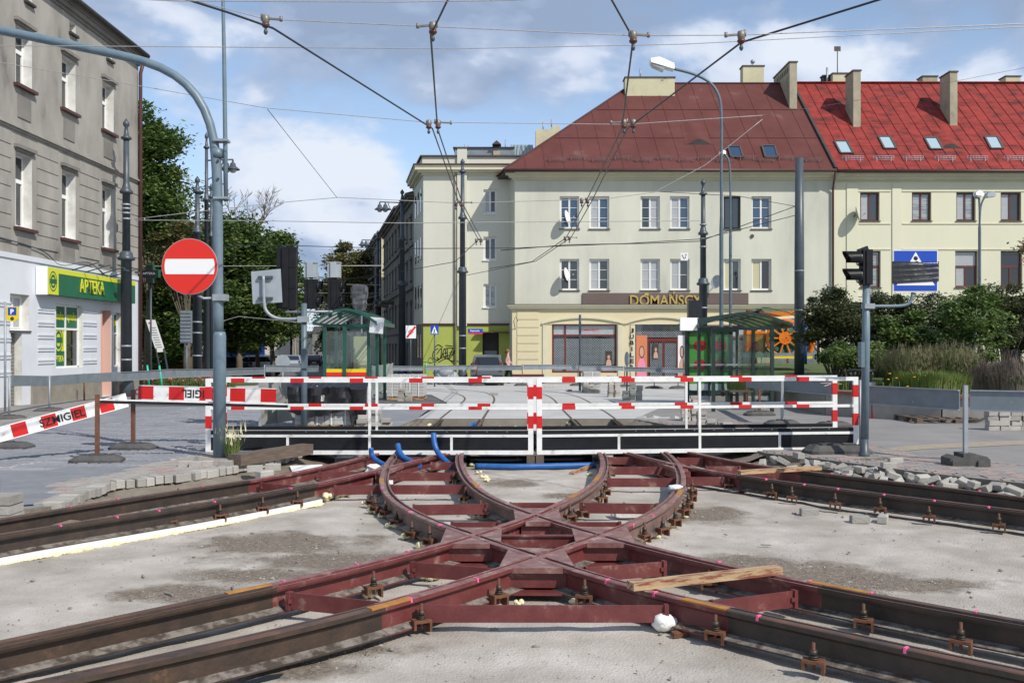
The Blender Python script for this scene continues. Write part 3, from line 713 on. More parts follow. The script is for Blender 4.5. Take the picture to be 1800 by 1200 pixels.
# clamps
cl = MB()
cl.bx(-.065, .065, -.04, .04, .045, .065); cl.bx(-.065, -.048, -.04, .04, 0, .045); cl.bx(.048, .065, -.04, .04, -.02, .045)
clM = cl.mesh('bracket', m_rust)
cb = MB(); cb.lathe([(.011, 0), (.011, .175)], n=7); cbM = cb.mesh('bolt', m_rust)
cn = MB(); cn.lathe([(.03, .07), (.03, .078)], n=10); cn.lathe([(.026, .082), (.026, .09)], n=10); cn.lathe([(.023, .095), (.023, .128)], n=6); cnM = cn.mesh('nut', m_nut)
clamp0 = thing('rail_clamp', 'x', 'rail clamp', (0, 0, 0))
inst('bracket', clM, clamp0); inst('bolt', cbM, clamp0); inst('nut', cnM, clamp0)
first = True
ORD = ['first', 'second', 'third', 'fourth', 'fifth', 'sixth', 'seventh', 'eighth', 'ninth', 'tenth', 'eleventh', 'twelfth', 'thirteenth', 'fourteenth']
def clamps(lst, lab, grp, foamy=0, rz=0):
    global first
    base_lab = lab
    for ci, (px, py) in enumerate(sorted(lst)):
        if len(lst) > 1: lab = base_lab+', '+ORD[ci]+' from the left'
        v = G(px, py, -.205)
        a = random.uniform(-.2, .2)+rz
        if first: o = clamp0; o.location = v; o.rotation_euler = (0, 0, a); setp(o, lab, None, grp); first = False
        else: o = dup(clamp0, v, a, lab, grp)
        o['group'] = grp; o['label'] = lab
        o.scale = (1, 1, random.uniform(.9, 1.1))
        if random.random() < foamy: foam(px-14*random.uniform(.2, 1)*(8/v.y), py+6*(8/v.y), random.uniform(.05, .085), lab='yellow foam lump at the '+((ORD[ci]+' of the ') if len(lst) > 1 else '')+grp)
def foam(px, py, r, z=SZ, m=None, lab='pale yellow lump of hardened foam beside the rail clamps', cat='foam', sq=1):
    v = G(px, py, z); mb = MB()
    for k in range(random.randint(4, 7)):
        mb.sph(v+Vector((random.uniform(-.9, .9)*r, random.uniform(-.5, .5)*r, r*random.uniform(.15, .7))), r*random.uniform(.35, .62), 8, 6, (random.uniform(.8, 1.3), 1, random.uniform(.7, 1)), .2)
    return solo('foam_lump', mb, m or m_foam, lab, cat, tuple(v), 'lumps of hardened foam')
clamps([(103, 955), (217, 936), (301, 925), (387, 913), (462, 899), (523, 887)], 'rusty bolted clamp in the white foam strip', 'clamps on the foam strip', .8, .5)
clamps([(147, 911), (234, 896), (313, 884), (383, 872)], 'dark bolted clamp between the two left rails', 'clamps between the left rails', 0, .5)
clamps([(653, 887), (660, 898), (677, 906), (697, 922), (724, 943), (755, 957)], 'rusty bolted clamp outside the left curved rail', 'clamps along the left curve', .95, -.7)
clamps([(657, 1044)], 'single bolt clamp with foam behind the front left rail, between two red bars', 'clamps around the crossing', 1, .6)
clamps([(741, 1104)], 'biggest rusty clamp by the left end of the front red tie bar', 'clamps around the crossing', 0, .4)
clamps([(877, 1060)], 'rusty clamp in front of the lowest crossing block, left one', 'clamps around the crossing', 0, .4)
clamps([(1028, 1060)], 'rusty clamp in front of the lowest crossing block, right one, foam stuck on it', 'clamps around the crossing', 0, -.4); foam(1020, 1062, .06, lab='foam lump stuck to the clamp before the lowest crossing block')
clamps([(1247, 1035)], 'rusty clamp just below the long timber plank', 'clamps around the crossing', 0, -.4)
clamps([(1258, 1124), (1430, 1176)], 'rusty clamp in front of the nearest dark rail on the right', 'clamps of the front right rail', 0, -.45)
clamps([(1518, 1102), (1689, 1141)], 'rusty clamp between the two front right rails', 'clamps between the front right rails', 0, -.45)
clamps([(845, 906), (818, 880), (798, 850)], 'rusty clamp inside the left curve', 'clamps inside the left curve', .8, -.5)
clamps([(1025, 907), (1002, 915), (1058, 882), (1064, 868), (1071, 852), (1073, 835)], 'rusty clamp inside the right track curve with foam lumps', 'clamps inside the right curve', .8, .6)
clamps([(1133, 950), (1165, 938), (1187, 922), (1202, 904), (1210, 892), (1216, 879), (1217, 868)], 'rusty bolted clamp outside the right curved rail', 'clamps along the right curve', .95, .8)
clamps([(1282, 859), (1233, 843), (1247, 822)], 'rusty clamp near the far right crossing', 'clamps at the far right crossing', 0, -.4)
clamps([(1357, 873), (1392, 881), (1468, 893), (1547, 901), (1633, 914), (1756, 930)], 'rusty clamp before the front rail of the right pair', 'clamps along the right pair', 0, -.5)
clamps([(1417, 849), (1441, 852), (1537, 864), (1616, 873), (1698, 883)], 'clamp between the two rails of the right pair', 'clamps between the right pair', 0, -.5)
for i, (px, py) in enumerate(((800, 820), (808, 832), (815, 840), (822, 846))): foam(px+34, py, random.uniform(.04, .07), lab='foam lump on the pit side of the left inner curve, '+ORD[i]+' from the back')
for i, (px, py) in enumerate(((1050, 806), (1046, 815), (1040, 822), (1043, 836))): foam(px-6, py, random.uniform(.04, .07), lab='foam lump on the pit side of the right inner curve, '+ORD[i]+' from the back')
for px, py, r, lb in ((600, 874, .14, 'biggest foam heap at the end of the white strip'), (580, 880, .1, 'lower foam heap just left of the biggest one'), (640, 826, .1, 'foam heap between the left rails by the black boxes'), (748, 1018, .1, 'foam lump under the upper left red bar'), (1045, 818, .05, 'tiny foam lump by the small brown board'), (915, 1062, .04, 'tiny foam bit before the lowest crossing block')): foam(px, py, r, lab=lb)
# white foam strip at the foot of the left rail
P = cut(PATH['l2'], (-200, 973), (555, 850)); mb = MB()
mb.sweep([p+Vector((0, 0, 0)) for p in P], [(.10, -.25), (.135, -.25), (.135, -.195), (.10, -.195)][::-1])
o = solo('foam_strip', mb, m_foamw, 'white foam strip laid along the foot of the left rail', 'foam strip', tuple(P[len(P)//2]))
mb = MB(); random.seed(9)
for p, q in zip(P, P[1:]):
    t = (q-p).normalized(); u = Vector((t.y, -t.x, 0))
    for q_ in range(4):
        w_ = .146+.01*mn.noise(p*9+Vector((q_*.7, 0, 0))); mb.sph(p+(q-p)*(q_/4+random.uniform(0, .1))+u*w_+Vector((0, 0, -.252)), random.uniform(.010, .02) if random.random() < .9 else .035, 6, 4, (1.6, 1.6, .8), .25)
solo('foam_bead', mb, m_foam, 'thin yellow bead of foam sealing the white strip to the slab', 'foam', tuple(P[len(P)//2]))
# cast white lump, cans, blocks, planks in the pit
v = G(1168, 1112, SZ); mb = MB(); random.seed(12)
for k in range(9): mb.sph(v+Vector((random.uniform(-.05, .05), random.uniform(-.03, .03), .07+random.uniform(-.02, .03))), random.uniform(.05, .065), 10, 7, (1, .9, .9), .1)
solo('foam_rock', mb, m_foamw, 'white rock-like lump of foam at the right end of the front red bar', 'foam lump', tuple(v))
v = G(1195, 1118, SZ); mb = MB(); mb.box(v+Vector((.0, -.02, .025)), (.12, .05, .03), .3, .2); mb.box(v+Vector((.03, -.02, .05)), (.03, .05, .04), .3, .2)
solo('rusty_bracket', mb, m_rust, 'loose rusty bracket lying against the white foam rock', 'bracket', tuple(v))
def plank(a, b, za, zb, w, h, lab, m=m_wood, name='timber_plank'):
    A = G(a[0], a[1], za); B = G(b[0], b[1], zb); A.z += h/2; B.z += h/2
    L_ = (B-A).length; t = (B-A).normalized(); mb = MB()
    n = 8
    for i in range(1): mb.bx(0, L_, -w/2, w/2, -h/2, h/2)
    o = obj(name, mb, m); o.matrix_world = Matrix.Translation(A) @ Matrix((t, Vector((-t.y, t.x, 0)).normalized(), t.cross(Vector((-t.y, t.x, 0)).normalized()))).transposed().to_4x4()
    return setp(o, lab, 'plank')
plank((1108, 1036), (1369, 1007), .003, .003, .10, .055, 'pale sawn timber plank with reddish bark stain lying across the front right rails')
plank((1298, 833), (1440, 825), .0, .0, .12, .05, 'short pale plank across the right rails near the far crossing')
plank((1005, 834), (1036, 821), SZ, SZ+.03, .09, .03, 'small brown board propped in the pit by the right curve', m_wood)
plank((412, 818), (540, 797), .02, .02, .24, .16, 'weathered dark timber sleeper beside the foot of the no entry pole', m_woodd, 'timber_sleeper')
for px, lab in ((933, 'left one of two short timber blocks under the footbridge joint'), (949, 'right one of two short timber blocks under the footbridge joint')):
    v = G(px, 823, SZ); mb = MB(); mb.bx(v.x-.065, v.x+.065, v.y, v.y+.16, SZ, -.03); solo('timber_block', mb, m_woodd, lab, 'timber block', tuple(v))
# small bottles
for (px, py, lab, zb, rzz) in ((1188, 861, 'clear plastic bottle lying on the right curved rail', .03, .4), (1304, 866, 'small clear plastic bottle with red label on the slab by the far right crossing', SZ+.035, -.3)):
    v = G(px, py, zb-.03); d = Vector((math.cos(rzz), math.sin(rzz), 0)); t = thing('plastic_bottle', lab, 'bottle', tuple(v+Vector((0, 0, .035))))
    mb = MB(); mb.tube([d*-.1, d*-.09, d*.05, d*.08, d*.1], [.02, .032, .032, .014, .013], 10); obj('bottle_body', mb, mat('bottle_plastic', (.55, .62, .65), rough=.1) if 'bottle_plastic' not in MATS else MATS['bottle_plastic'], t)
    mb = MB(); mb.tube([d*.1, d*.12], .015, 8); obj('cap', mb, m_prime if 'red' in lab else m_dkgreen, t)
    mb = MB(); mb.tube([d*-.04, d*.03], .0335, 10, False); obj('wrapper', mb, m_red if 'red' in lab else m_signwhite, t)
# loose paving blocks
random.seed(21)
for px, py, rz, lab in ((1422, 905, 0, 'single grey paving block lying flat on the slab, left of a pair'), (1511, 918, 0, 'grey paving block of the pair on the slab, the long side showing'), (1552, 917, 1.1, 'grey paving block of the pair on the slab, turned end on')):
    loose(px, py, SZ, rz, 0, 0, lab, me=PV, sc=(1, 1, 1))
for k in range(4): loose(1404, 805, -.0+.075*k, 1.5+.05*k, 0, 0, ['lowest', 'second', 'third', 'topmost'][k]+' block of the single-file stack before the right footbridge', 'blocks stacked by the right footbridge', sc=(1, .95, .93)).location.y -= .0
loose(1562, 822, 0, .05, 0, 0, 'pale paving block in front on the pavement right of the signal post'); loose(1574, 814, .0, .05, 0, 0, 'pale paving block lying behind its twin right of the signal post')
rl = 'grey block in the tumbled row between the right rails and the pavement'
line = RE[2:7]
for (a, b) in zip(line, line[1:]):
    a = Vector((*a, 0)); b = Vector((*b, 0)); n_ = int((b-a).length/.13)
    t = (b-a).normalized(); u = Vector((-t.y, t.x, 0))
    if a.x < 4.4 and b.x < 4.4: continue
    for i in range(n_):
        for row in range(2 if random.random() < .45 else 1):
            if b.x < 4.4 and random.random() < .5: continue
            p = a.lerp(b, (i+random.random()*.6)/n_)+u*(.12+.17*row+random.uniform(-.06, .06)); p.z = -.14-.05*row+random.uniform(-.02, .05)
            loose(p, 0, 0, random.uniform(-1.5, 1.5), random.uniform(-.5, .5), random.uniform(-.45, .45), rl, 'tumbled paving blocks on the right', sc=(1.0, 1.0, 1.0))
for px, py, lab in ((326, 819, 'leftmost of the loose blocks at the foot of the no entry pole'), (345, 820, 'second loose block from the left before the no entry pole'), (365, 819, 'third loose block before the no entry pole, standing higher'), (397, 819, 'loose block right below the no entry pole')):
    loose(px, py, .02, random.uniform(-.2, .2), 0, 0, lab, sc=(.9, 1.2, 1.1))
for px, py, rz, w_ in ((448, 828, .3, 'left one'), (480, 825, .2, 'right one'), (465, 838, .9, 'the nearest')): loose(px, py, -.04, rz, random.uniform(-.2, .2), 0, 'block fallen from the left paver edge below the timber sleeper, '+w_, 'blocks fallen from the left edge', sc=(1.1, 1.2, 1.2))
# stack of slabs at the left frame edge
v = G(-18, 905, 0)
for k in range(4):
    mb = MB(); mb.bx(v.x-.3, v.x+.2+.01*(k % 2), v.y, v.y+.3, v.z-.2+k*.1, v.z-.2+k*.1+.09); solo('kerb_slab', mb, m_paver, ['bottom', 'second', 'third', 'top'][k]+' slab of the little stack cut by the left picture edge', 'slab', tuple(v), 'slabs stacked at the left edge')
# pebbles and grit
ico = [(0, 0, 1), (.9, 0, 0), (0, .9, 0), (-.9, 0, 0), (0, -.9, 0)]
mb = MB(); mb2 = MB(); random.seed(2)
for k in range(9000):
    d = 3.6+random.random()**1.3*11; x = random.uniform(-.58, .58)*d
    if random.random() < .45:
        s = random.choice(spots); a = random.uniform(0, 6.28); rr = math.sqrt(random.random()); x = s[0]+s[2]*rr*math.cos(a); d = s[1]+s[3]*rr*math.sin(a)
    e = xat(LE, d); f_ = xat(RE, d)
    if (e is not None and x < e+.2) or (f_ is not None and x > f_-.2): continue
    r = random.uniform(.003, .009) if random.random() < .95 else random.uniform(.009, .02)
    q = random.uniform(0, 6.28); c, s_ = math.cos(q), math.sin(q); e1 = random.uniform(.7, 1.4)
    m_ = mb if random.random() < .6 else mb2
    m_.add([(x+(a*c*e1-b*s_)*r, d+(a*s_*e1+b*c)*r, SZ-.004+cc*r*.8) for a, b, cc in ico], [(0, 1, 2), (0, 2, 3), (0, 3, 4), (0, 4, 1)])
o = obj('grit', mb, m_curb, kind='stuff'); setp(o, 'pale stone grit scattered over the concrete slab', 'grit')
o = obj('grit', mb2, m_soil, kind='stuff'); setp(o, 'brown soil crumbs scattered over the concrete slab', 'grit')
random.seed(33); mb = MB()
for k in range(130):
    d = random.uniform(5, 15.5); x = random.uniform(-.56, .56)*d; e = xat(LE, d); f_ = xat(RE, d)
    if (e is not None and x < e+.3) or (f_ is not None and x > f_-.3): continue
    r = random.uniform(.008, .018); mb.sph((x, d, SZ+r*.3), r, 5, 3, (random.uniform(1, 1.8), 1, .6), .35)
for k in range(30):
    d = random.uniform(6, 14); x = random.uniform(-.5, .5)*d; mb.box((x, d, SZ+.012), (random.uniform(.03, .12), .015, .01), random.uniform(0, 3), 0, random.uniform(-.1, .1))
o = obj('debris', mb, m_concd, kind='stuff'); setp(o, 'small stones and scraps lying about on the concrete slab', 'debris')
# dark water trickle bottom left & puddle
v = [gp(*p, -.238) for p in ((420, 1200), (470, 1186), (500, 1182), (492, 1190), (450, 1200), (430, 1215))]
o = obj('puddle', poly(-.238, v), mat('water', (.03, .04, .05), rough=.02, spec=1)); o['kind'] = 'structure'
# ================================================================ BUILDINGS
def facade(w, z0, z1, ops, dep=.22, x0=0.0, y=0.0):
    """wall face in the local xz plane (outside is -y) with reveals round the openings"""
    mb = MB(); xs = sorted({x0, x0+w}|{o[0] for o in ops}|{o[1] for o in ops}); zs = sorted({z0, z1}|{o[2] for o in ops}|{o[3] for o in ops})
    for a, b in zip(xs, xs[1:]):
        for c, d in zip(zs, zs[1:]):
            mx_, mz_ = (a+b)/2, (c+d)/2
            if any(o[0] < mx_ < o[1] and o[2] < mz_ < o[3] for o in ops): continue
            mb.add([(a, y, c), (b, y, c), (b, y, d), (a, y, d)], [(0, 1, 2, 3)])
    mb.k = 1
    for a, b, c, d in [o[:4] for o in ops]:
        y2 = y+dep
        mb.add([(a, y, c), (a, y2, c), (a, y2, d), (a, y, d)], [(0, 1, 2, 3)]); mb.add([(b, y, c), (b, y, d), (b, y2, d), (b, y2, c)], [(0, 1, 2, 3)])
        mb.add([(a, y, d), (a, y2, d), (b, y2, d), (b, y, d)], [(0, 1, 2, 3)]); mb.add([(a, y, c), (b, y, c), (b, y2, c), (a, y2, c)], [(0, 1, 2, 3)])
    mb.k = 0
    return mb
WC = {}
def window(par, a, b, c, d, y=.16, fm=m_frame, gl=(m_glassd, m_glassd), bars=2, leaves=2, transom=None, sill=True, lab=None, sillm=m_sill):
    w, h = round(b-a, 3), round(d-c, 3); key = (w, h, bars, leaves, transom, fm.name)
    if key not in WC:
        mb = MB(); f = .055
        mb.bx(0, w, 0, .06, 0, f); mb.bx(0, w, 0, .06, h-f, h); mb.bx(0, f, 0, .06, f, h-f); mb.bx(w-f, w, 0, .06, f, h-f)
        ht = h if not transom else transom
        cells = []
        if transom: mb.bx(f, w-f, .002, .058, transom-.04, transom+.04); cells.append((f, w-f, transom+.04, h-f))
        lw = (w-2*f)/leaves
        for i in range(leaves):
            l0 = f+i*lw; l1 = l0+lw; z1_ = (transom-.04) if transom else h-f
            s = .045
            mb.bx(l0+.004, l0+s, -.012, .05, f+.004, z1_-.004); mb.bx(l1-s, l1-.004, -.012, .05, f+.004, z1_-.004)
            mb.bx(l0+s, l1-s, -.012, .05, f+.004, f+s); mb.bx(l0+s, l1-s, -.012, .05, z1_-s, z1_-.004)
            for k in range(bars): 
                zz = f+(z1_-f)*(k+1)/(bars+1); mb.bx(l0+s, l1-s, .0, .03, zz-.011, zz+.011)
            cells.append((l0+s-.005, l1-s+.005, f+s-.005, z1_-s+.005))
        pm = []
        for (p, q, r, t) in cells:
            x = MB(); x.bx(p, q, .026, .036, r, t); pm.append(x)
        WC[key] = (mb.mesh('window', fm), pm, {})
    fr, pm, pc = WC[key]
    o = inst('window', fr, par, (a, y, c), label=lab)
    for i, x in enumerate(pm):
        g = gl[min(i, len(gl)-1)] if not transom else gl[max(0, min(i-1, len(gl)-1))]
        if (i, g.name) not in pc: pc[(i, g.name)] = x.mesh('pane', g)
        inst('pane', pc[(i, g.name)], o)
    if sill:
        sm_ = MB().bx(-.05, w+.05, -y-.07, .0, -.05, -.004); obj('sill', sm_, sillm, o)
    return o
def frieze(mb, x0, x1, z, steps, y0=0.0):
    """stacked mouldings (height, projection) from z upward"""
    for h, p in steps:
        mb.bx(x0-p, x1+p, y0-p, y0-.001, z, z+h); z += h
    return mb
def wallchunk(x0, x1, y0, y1, z0, z1): return MB().bx(x0, x1, y0, y1, z0, z1)
# ---- text as mesh: fitted to width w and height h, standing in the local xz plane
def text(s, w, h, ext=.02, off=0.0, sx=None):
    cu = bpy.data.curves.new('t', 'FONT'); cu.body = s; cu.extrude = .05; cu.offset = off; cu.resolution_u = 3
    o = bpy.data.objects.new('t', cu); C.objects.link(o); dg = bpy.context.evaluated_depsgraph_get(); dg.update()
    me = bpy.data.meshes.new_from_object(o.evaluated_get(dg)); bpy.data.objects.remove(o)
    xs = [v.co.x for v in me.vertices]; ys_ = [v.co.y for v in me.vertices]
    a, b, c, d = min(xs), max(xs), min(ys_), max(ys_)
    for v in me.vertices:
        x, y, z = v.co; v.co = ((x-a)/(b-a)*w, -z/.05*ext/2, (y-c)/(d-c)*h)
    me.materials.clear(); return me
def lettering(s, w, h, m, par, loc, ext=.02, off=.02, name='lettering', rot=(0, 0, 0)):
    me = text(s, w, h, ext, off); me.materials.append(m)
    o = bpy.data.objects.new(name, me); C.objects.link(o); o.location = loc; o.rotation_euler = rot
    if par: o.parent = par
    return o
# ---------------------------------------------------------------- main cream building
D0 = 52.3; S = D0/F
def X(px): return (px-CX)*S-.15
BZ = gz(D0)
def Z(py): return H+(HY-py)*S-BZ
B1 = thing('corner_building', 'three-storey cream corner building with brown hipped roof and a jeweller on the ground floor', 'building', (.15, D0, BZ))
XE = X(1463)
ups = [(X(a), X(b), Z(402), Z(345)) for a, b in ((984, 1018), (1036, 1071), (1126, 1160), (1178, 1212), (1272, 1302), (1321, 1356))]
los = [(X(a), X(b), Z(510), Z(455)) for a, b in ((984, 1018), (1036, 1071), (1126, 1160), (1178, 1212), (1272, 1302), (1321, 1356))]
ZG = Z(545)
obj('wall', facade(XE, ZG, Z(310), ups+los), [m_stucco, m_trim], B1)
ZD = [(m_glassb, m_glassb), (m_glassc, m_glassb), (m_glassd, m_glassc), (m_glassc, m_glassb), (m_glassd, m_glassd), (m_glassb, m_glassb)]
for i, o_ in enumerate(ups): window(B1, *o_, gl=ZD[i], bars=2 if i not in (4,) else 0, fm=m_frame if i != 4 else m_blackp)
ZD = [(m_glassd, m_glassd), (m_glassc, m_glassd), (m_glassc, m_glassc), (m_glassc, m_glassd), (m_glassy, m_glassd), (m_glassy, m_glassd)]
for i, o_ in enumerate(los): window(B1, *o_, gl=ZD[i], bars=2 if i in (0, 1, 2) else (1 if i == 3 else 0))
# ground floor (projects a little), openings
pr = -.14
shop = (X(970), X(1084), Z(655), Z(569)); door = (X(1116), X(1207), .02, Z(570)); sh3 = (X(1240), X(1330), Z(655), Z(572)); sh4 = (X(1355), X(1440), Z(655), Z(572))
obj('ground_floor_wall', facade(XE+.14, 0, ZG, [shop, door, sh3, sh4], .5, -.14, pr), [m_groundfl, m_groundfl], B1)
obj('ground_floor_side', MB().bx(-.141, -.12, pr+.005, 2.6, 0, ZG), m_groundfl, B1)
mb = MB(); frieze(mb, 0, XE, ZG, [(.05, .2), (.06, .26), (.1, .34), (.05, .4), (.03, .42)]); obj('string_course', mb, m_trim, B1)
obj('flashing', MB().bx(-.44, XE+.05, -.44, 0, ZG+.291, ZG+.31), m_gutter, B1)
# rusticated grooves: raised cream bands left of the shop window
for k in range(8):
    z = Z(645)+k*.43
    obj('facing_panel', MB().bx(X(909), X(947), pr-.035, pr-.002, z, min(z+.39, ZG-.05)), m_groundfl, B1)
obj('base_course', MB().bx(-.2, X(956), pr-.06, pr-.002, 0, .45), m_maroon, B1)
# segmental arch hood moulds and shallow pilasters
def arch(x0, x1, z0, rise, th, dep, n=14):
    mb = MB(); P = []
    for i in range(n+1):
        t = i/n; P.append((x0+(x1-x0)*t, z0+rise*math.sin(math.pi*t)**.8))
    for (a, b), (c, d) in zip(P, P[1:]): mb.ext([(a, pr-.002, b), (c, pr-.002, d), (c, pr-.002, d+th), (a, pr-.002, b+th)], (0, -dep, 0))
    return mb
for a, b, zz, rs in ((952, 1096, Z(570), .32), (1098, 1222, Z(570), .35), (1226, 1345, Z(570), .32), (1346, 1455, Z(570), .32)):
    mb = arch(X(a), X(b), zz, rs, .09, .09); obj('arch_moulding', mb, m_trim, B1)
    mb = MB(); mb.ext([(X(a)+.1, pr-.004, zz), (X(b)-.1, pr-.004, zz), (X(b)-.1, pr-.004, zz+.02), (X(a)+.1, pr-.004, zz+.02)], (0, -.03, 0)); obj('lintel_moulding', mb, m_trim, B1)
for a in (958, 1090, 1112, 1222, 1342, 1448): obj('pilaster', MB().bx(X(a)-.13, X(a)+.1, pr-.05, pr-.003, 0, Z(571)), m_trim, B1)
# shop window: maroon frame, roller grille, milky band
def shopwin(o_, mull, grille=True):
    a, b, c, d = o_; w, h = b-a, d-c; mb = MB(); f = .1
    mb.bx(a, b, .0, .08, d-f, d); mb.bx(a, a+f, 0, .08, c, d-f); mb.bx(b-f, b, 0, .08, c, d-f); mb.bx(a+f, b-f, 0, .08, c, c+f)
    mb.bx(a+f, b-f, .002, .078, d-.68, d-.58)
    for m in mull: mb.bx(a+m-.05, a+m+.05, .003, .077, c+f, d-f)
    o = obj('shop_window', mb, m_maroon, B1)
    obj('pane', MB().bx(a+f, b-f, .045, .055, c+f, d-.68), m_glass, o); obj('pane', MB().bx(a+f, b-f, .045, .055, d-.58, d-f), m_glassc, o)
    obj('display_backdrop', MB().bx(a-.1, b+.1, .9, .95, c-.1, d), m_glassd if 0 else m_letter, o)
    obj('display_shelf', MB().bx(a+f, b-f, .1, .8, c+f, c+.42), m_glassc, o)
    if grille:
        g = MB(); st = .13; nx_ = int(w/st)
        for i in range(-int(h/st), nx_+1):
            for s_ in (1, -1):
                pts = []
                xx0 = a+i*st
                zlo, zhi = c+.45, d-.8
                A = [xx0, zlo]; Bq = [xx0+(zhi-zlo), zhi]
                if s_ < 0: A, Bq = [xx0, zhi], [xx0+(zhi-zlo), zlo]
                # clip to the opening
                def clip(t): return (A[0]+(Bq[0]-A[0])*t, A[1]+(Bq[1]-A[1])*t)
                t0 = max(0, (a+f-A[0])/(Bq[0]-A[0])); t1 = min(1, (b-f-A[0])/(Bq[0]-A[0]))
                if t1 <= t0: continue
                p, q = clip(t0), clip(t1); g.beam((p[0], .02+.004*s_, p[1]), (q[0], .02+.004*s_, q[1]), .022, .02)
        obj('grille', g, m_signback, o, kind='stuff')
    return o
sw = shopwin(shop, [.72]); shopwin(sh3, [.9]); shopwin(sh4, [.9])
lettering('DOMAŃSCY', 1.1, .14, m_red, sw, (X(1015)+.1, .035, shop[3]-.38), .004)
# entrance: poster, double glazed doors with grille, maroon arch
a, b, c, d = door; e = obj('entrance', MB().bx(a, b, .1, .18, d-.95, d-.75).bx(a, a+.08, .1, .18, c, d).bx(b-.08, b, .1, .18, c, d).bx(X(1140)-.06, X(1140)+.05, .1, .18, c, d-.95).bx(X(1167)-.06, X(1167)+.06, .1, .18, c, d-.95).bx(X(1191)-.05, X(1191)+.05, .1, .18, c, d-.95), m_maroon, B1)
obj('pane', MB().bx(a, b, .13, .14, c+.05, d-.95), m_glass, e); obj('back_wall', MB().bx(a-.2, b+.2, .8, .85, c, d), m_letter, e)
obj('fanlight', MB().bx(a+.08, b-.08, .13, .14, d-.75, d), m_glassdk, e)
g = MB()
for xa, xb in ((X(1143), X(1165)), (X(1169), X(1189)), (a+.1, b-.1)):
    zl, zh = (.3, d-1.0) if xb-xa < 1.5 else (d-.7, d-.05)
    st = .13
    for i in range(-30, int((xb-xa)/st)+1):
        for s_ in (1, -1):
            A = [xa+i*st, zl if s_ > 0 else zh]; L_ = zh-zl; Bq = [A[0]+L_, zh if s_ > 0 else zl]
            t0 = max(0, (xa-A[0])/L_); t1 = min(1, (xb-A[0])/L_)
            if t1 > t0: g.beam((A[0]+L_*t0, .12+.004*s_, A[1]+(Bq[1]-A[1])*t0), (A[0]+L_*t1, .12+.004*s_, A[1]+(Bq[1]-A[1])*t1), .022, .02)
obj('grille', g, m_signback, e, kind='stuff')
# posters (flat prints): plain generic figures
def poster(par, x0, x1, z0, z1, y, bgm, hair=m_hair, top=m_pinkj):
    o = obj('poster', MB().bx(x0, x1, y, y+.01, z0, z1), bgm, par); w, h = x1-x0, z1-z0; cx = x0+w*.5
    def ell(cx, cz, rx, rz_, m, dy, n=14): 
        q = MB(); q.ext([(cx+rx*math.cos(2*math.pi*k/n), y-dy, cz+rz_*math.sin(2*math.pi*k/n)) for k in range(n)], (0, -.002, 0)); obj('print', q, m, o)
    ell(cx, z0+h*.60, w*.27, h*.155, hair, .001); ell(cx, z0+h*.60, w*.18, h*.115, m_skin, .004)
    q = MB(); q.ext([(x0+w*.08, y-.001, z0+.02), (x1-w*.08, y-.001, z0+.02), (x1-w*.18, y-.001, z0+h*.34), (cx+w*.08, y-.001, z0+h*.47), (cx-w*.08, y-.001, z0+h*.47), (x0+w*.18, y-.001, z0+h*.34)], (0, -.002, 0)); obj('print', q, top, o)
m_peach = mat('poster_peach', (.6, .2, .1), rough=.4); m_pinkd = mat('poster_pink', (.75, .25, .4), rough=.5)
poster(e, X(1117)+.05, X(1138), .3, 2.55, .07, m_peach, m_hair, m_pinkd); poster(e, X(1192), X(1206), .3, 2.55, .07, m_signwhite, m_letter, m_skin)
poster(e, X(1148), X(1158), 1.3, 2.1, .05, m_letter, m_hair, m_skin); poster(sw, X(1064), X(1076), .9, 1.7, -.01, m_letter, m_hair, m_skin)
# fascia board and gold letters
fb = obj('sign_board', MB().bx(X(1024), X(1315), -.09, -.003, Z(538), Z(515)), m_woodsign, B1)
lettering('DOMAŃSCY', X(1232)-X(1107), Z(514)-Z(537)+.05, m_gold, fb, (X(1107), -.14, Z(537)), .06, .012)
lettering('◆', .3, .3, m_gold, fb, (X(1131), -.14, Z(521)), .05) if 0 else obj('emblem', MB().ext([(X(1136)-.13, -.12, Z(518)), (X(1136), -.12, Z(522)), (X(1136)+.13, -.12, Z(518)), (X(1136)+.07, -.12, Z(515)), (X(1136)-.07, -.12, Z(515))], (0, -.05, 0)), m_gold, fb)
for k, ch in enumerate('JUBILER'):
    lettering(ch, .2 if ch != 'I' else .06, .24, m_blackp, B1, (X(1110)-(.1 if ch != 'I' else .03), pr-.062, Z(585+k*10.6)), .012, .03, 'letter')
lettering('LAT', .2, .1, m_letter, B1, (X(1380), pr-.03, Z(600)), .01, .0, 'letter') if 0 else None
# left side wall, running back along the side street
for k, (nm, m) in enumerate((('side_wall', m_stucco),)):
    mb = MB(); dx = -.209*12
    mb.add([(0, 0.001, 0), (0, .001, Z(310)), (dx, 12, Z(310)), (dx, 12, 0)], [(0, 1, 2, 3)]); obj(nm, mb, m_stucco, B1)
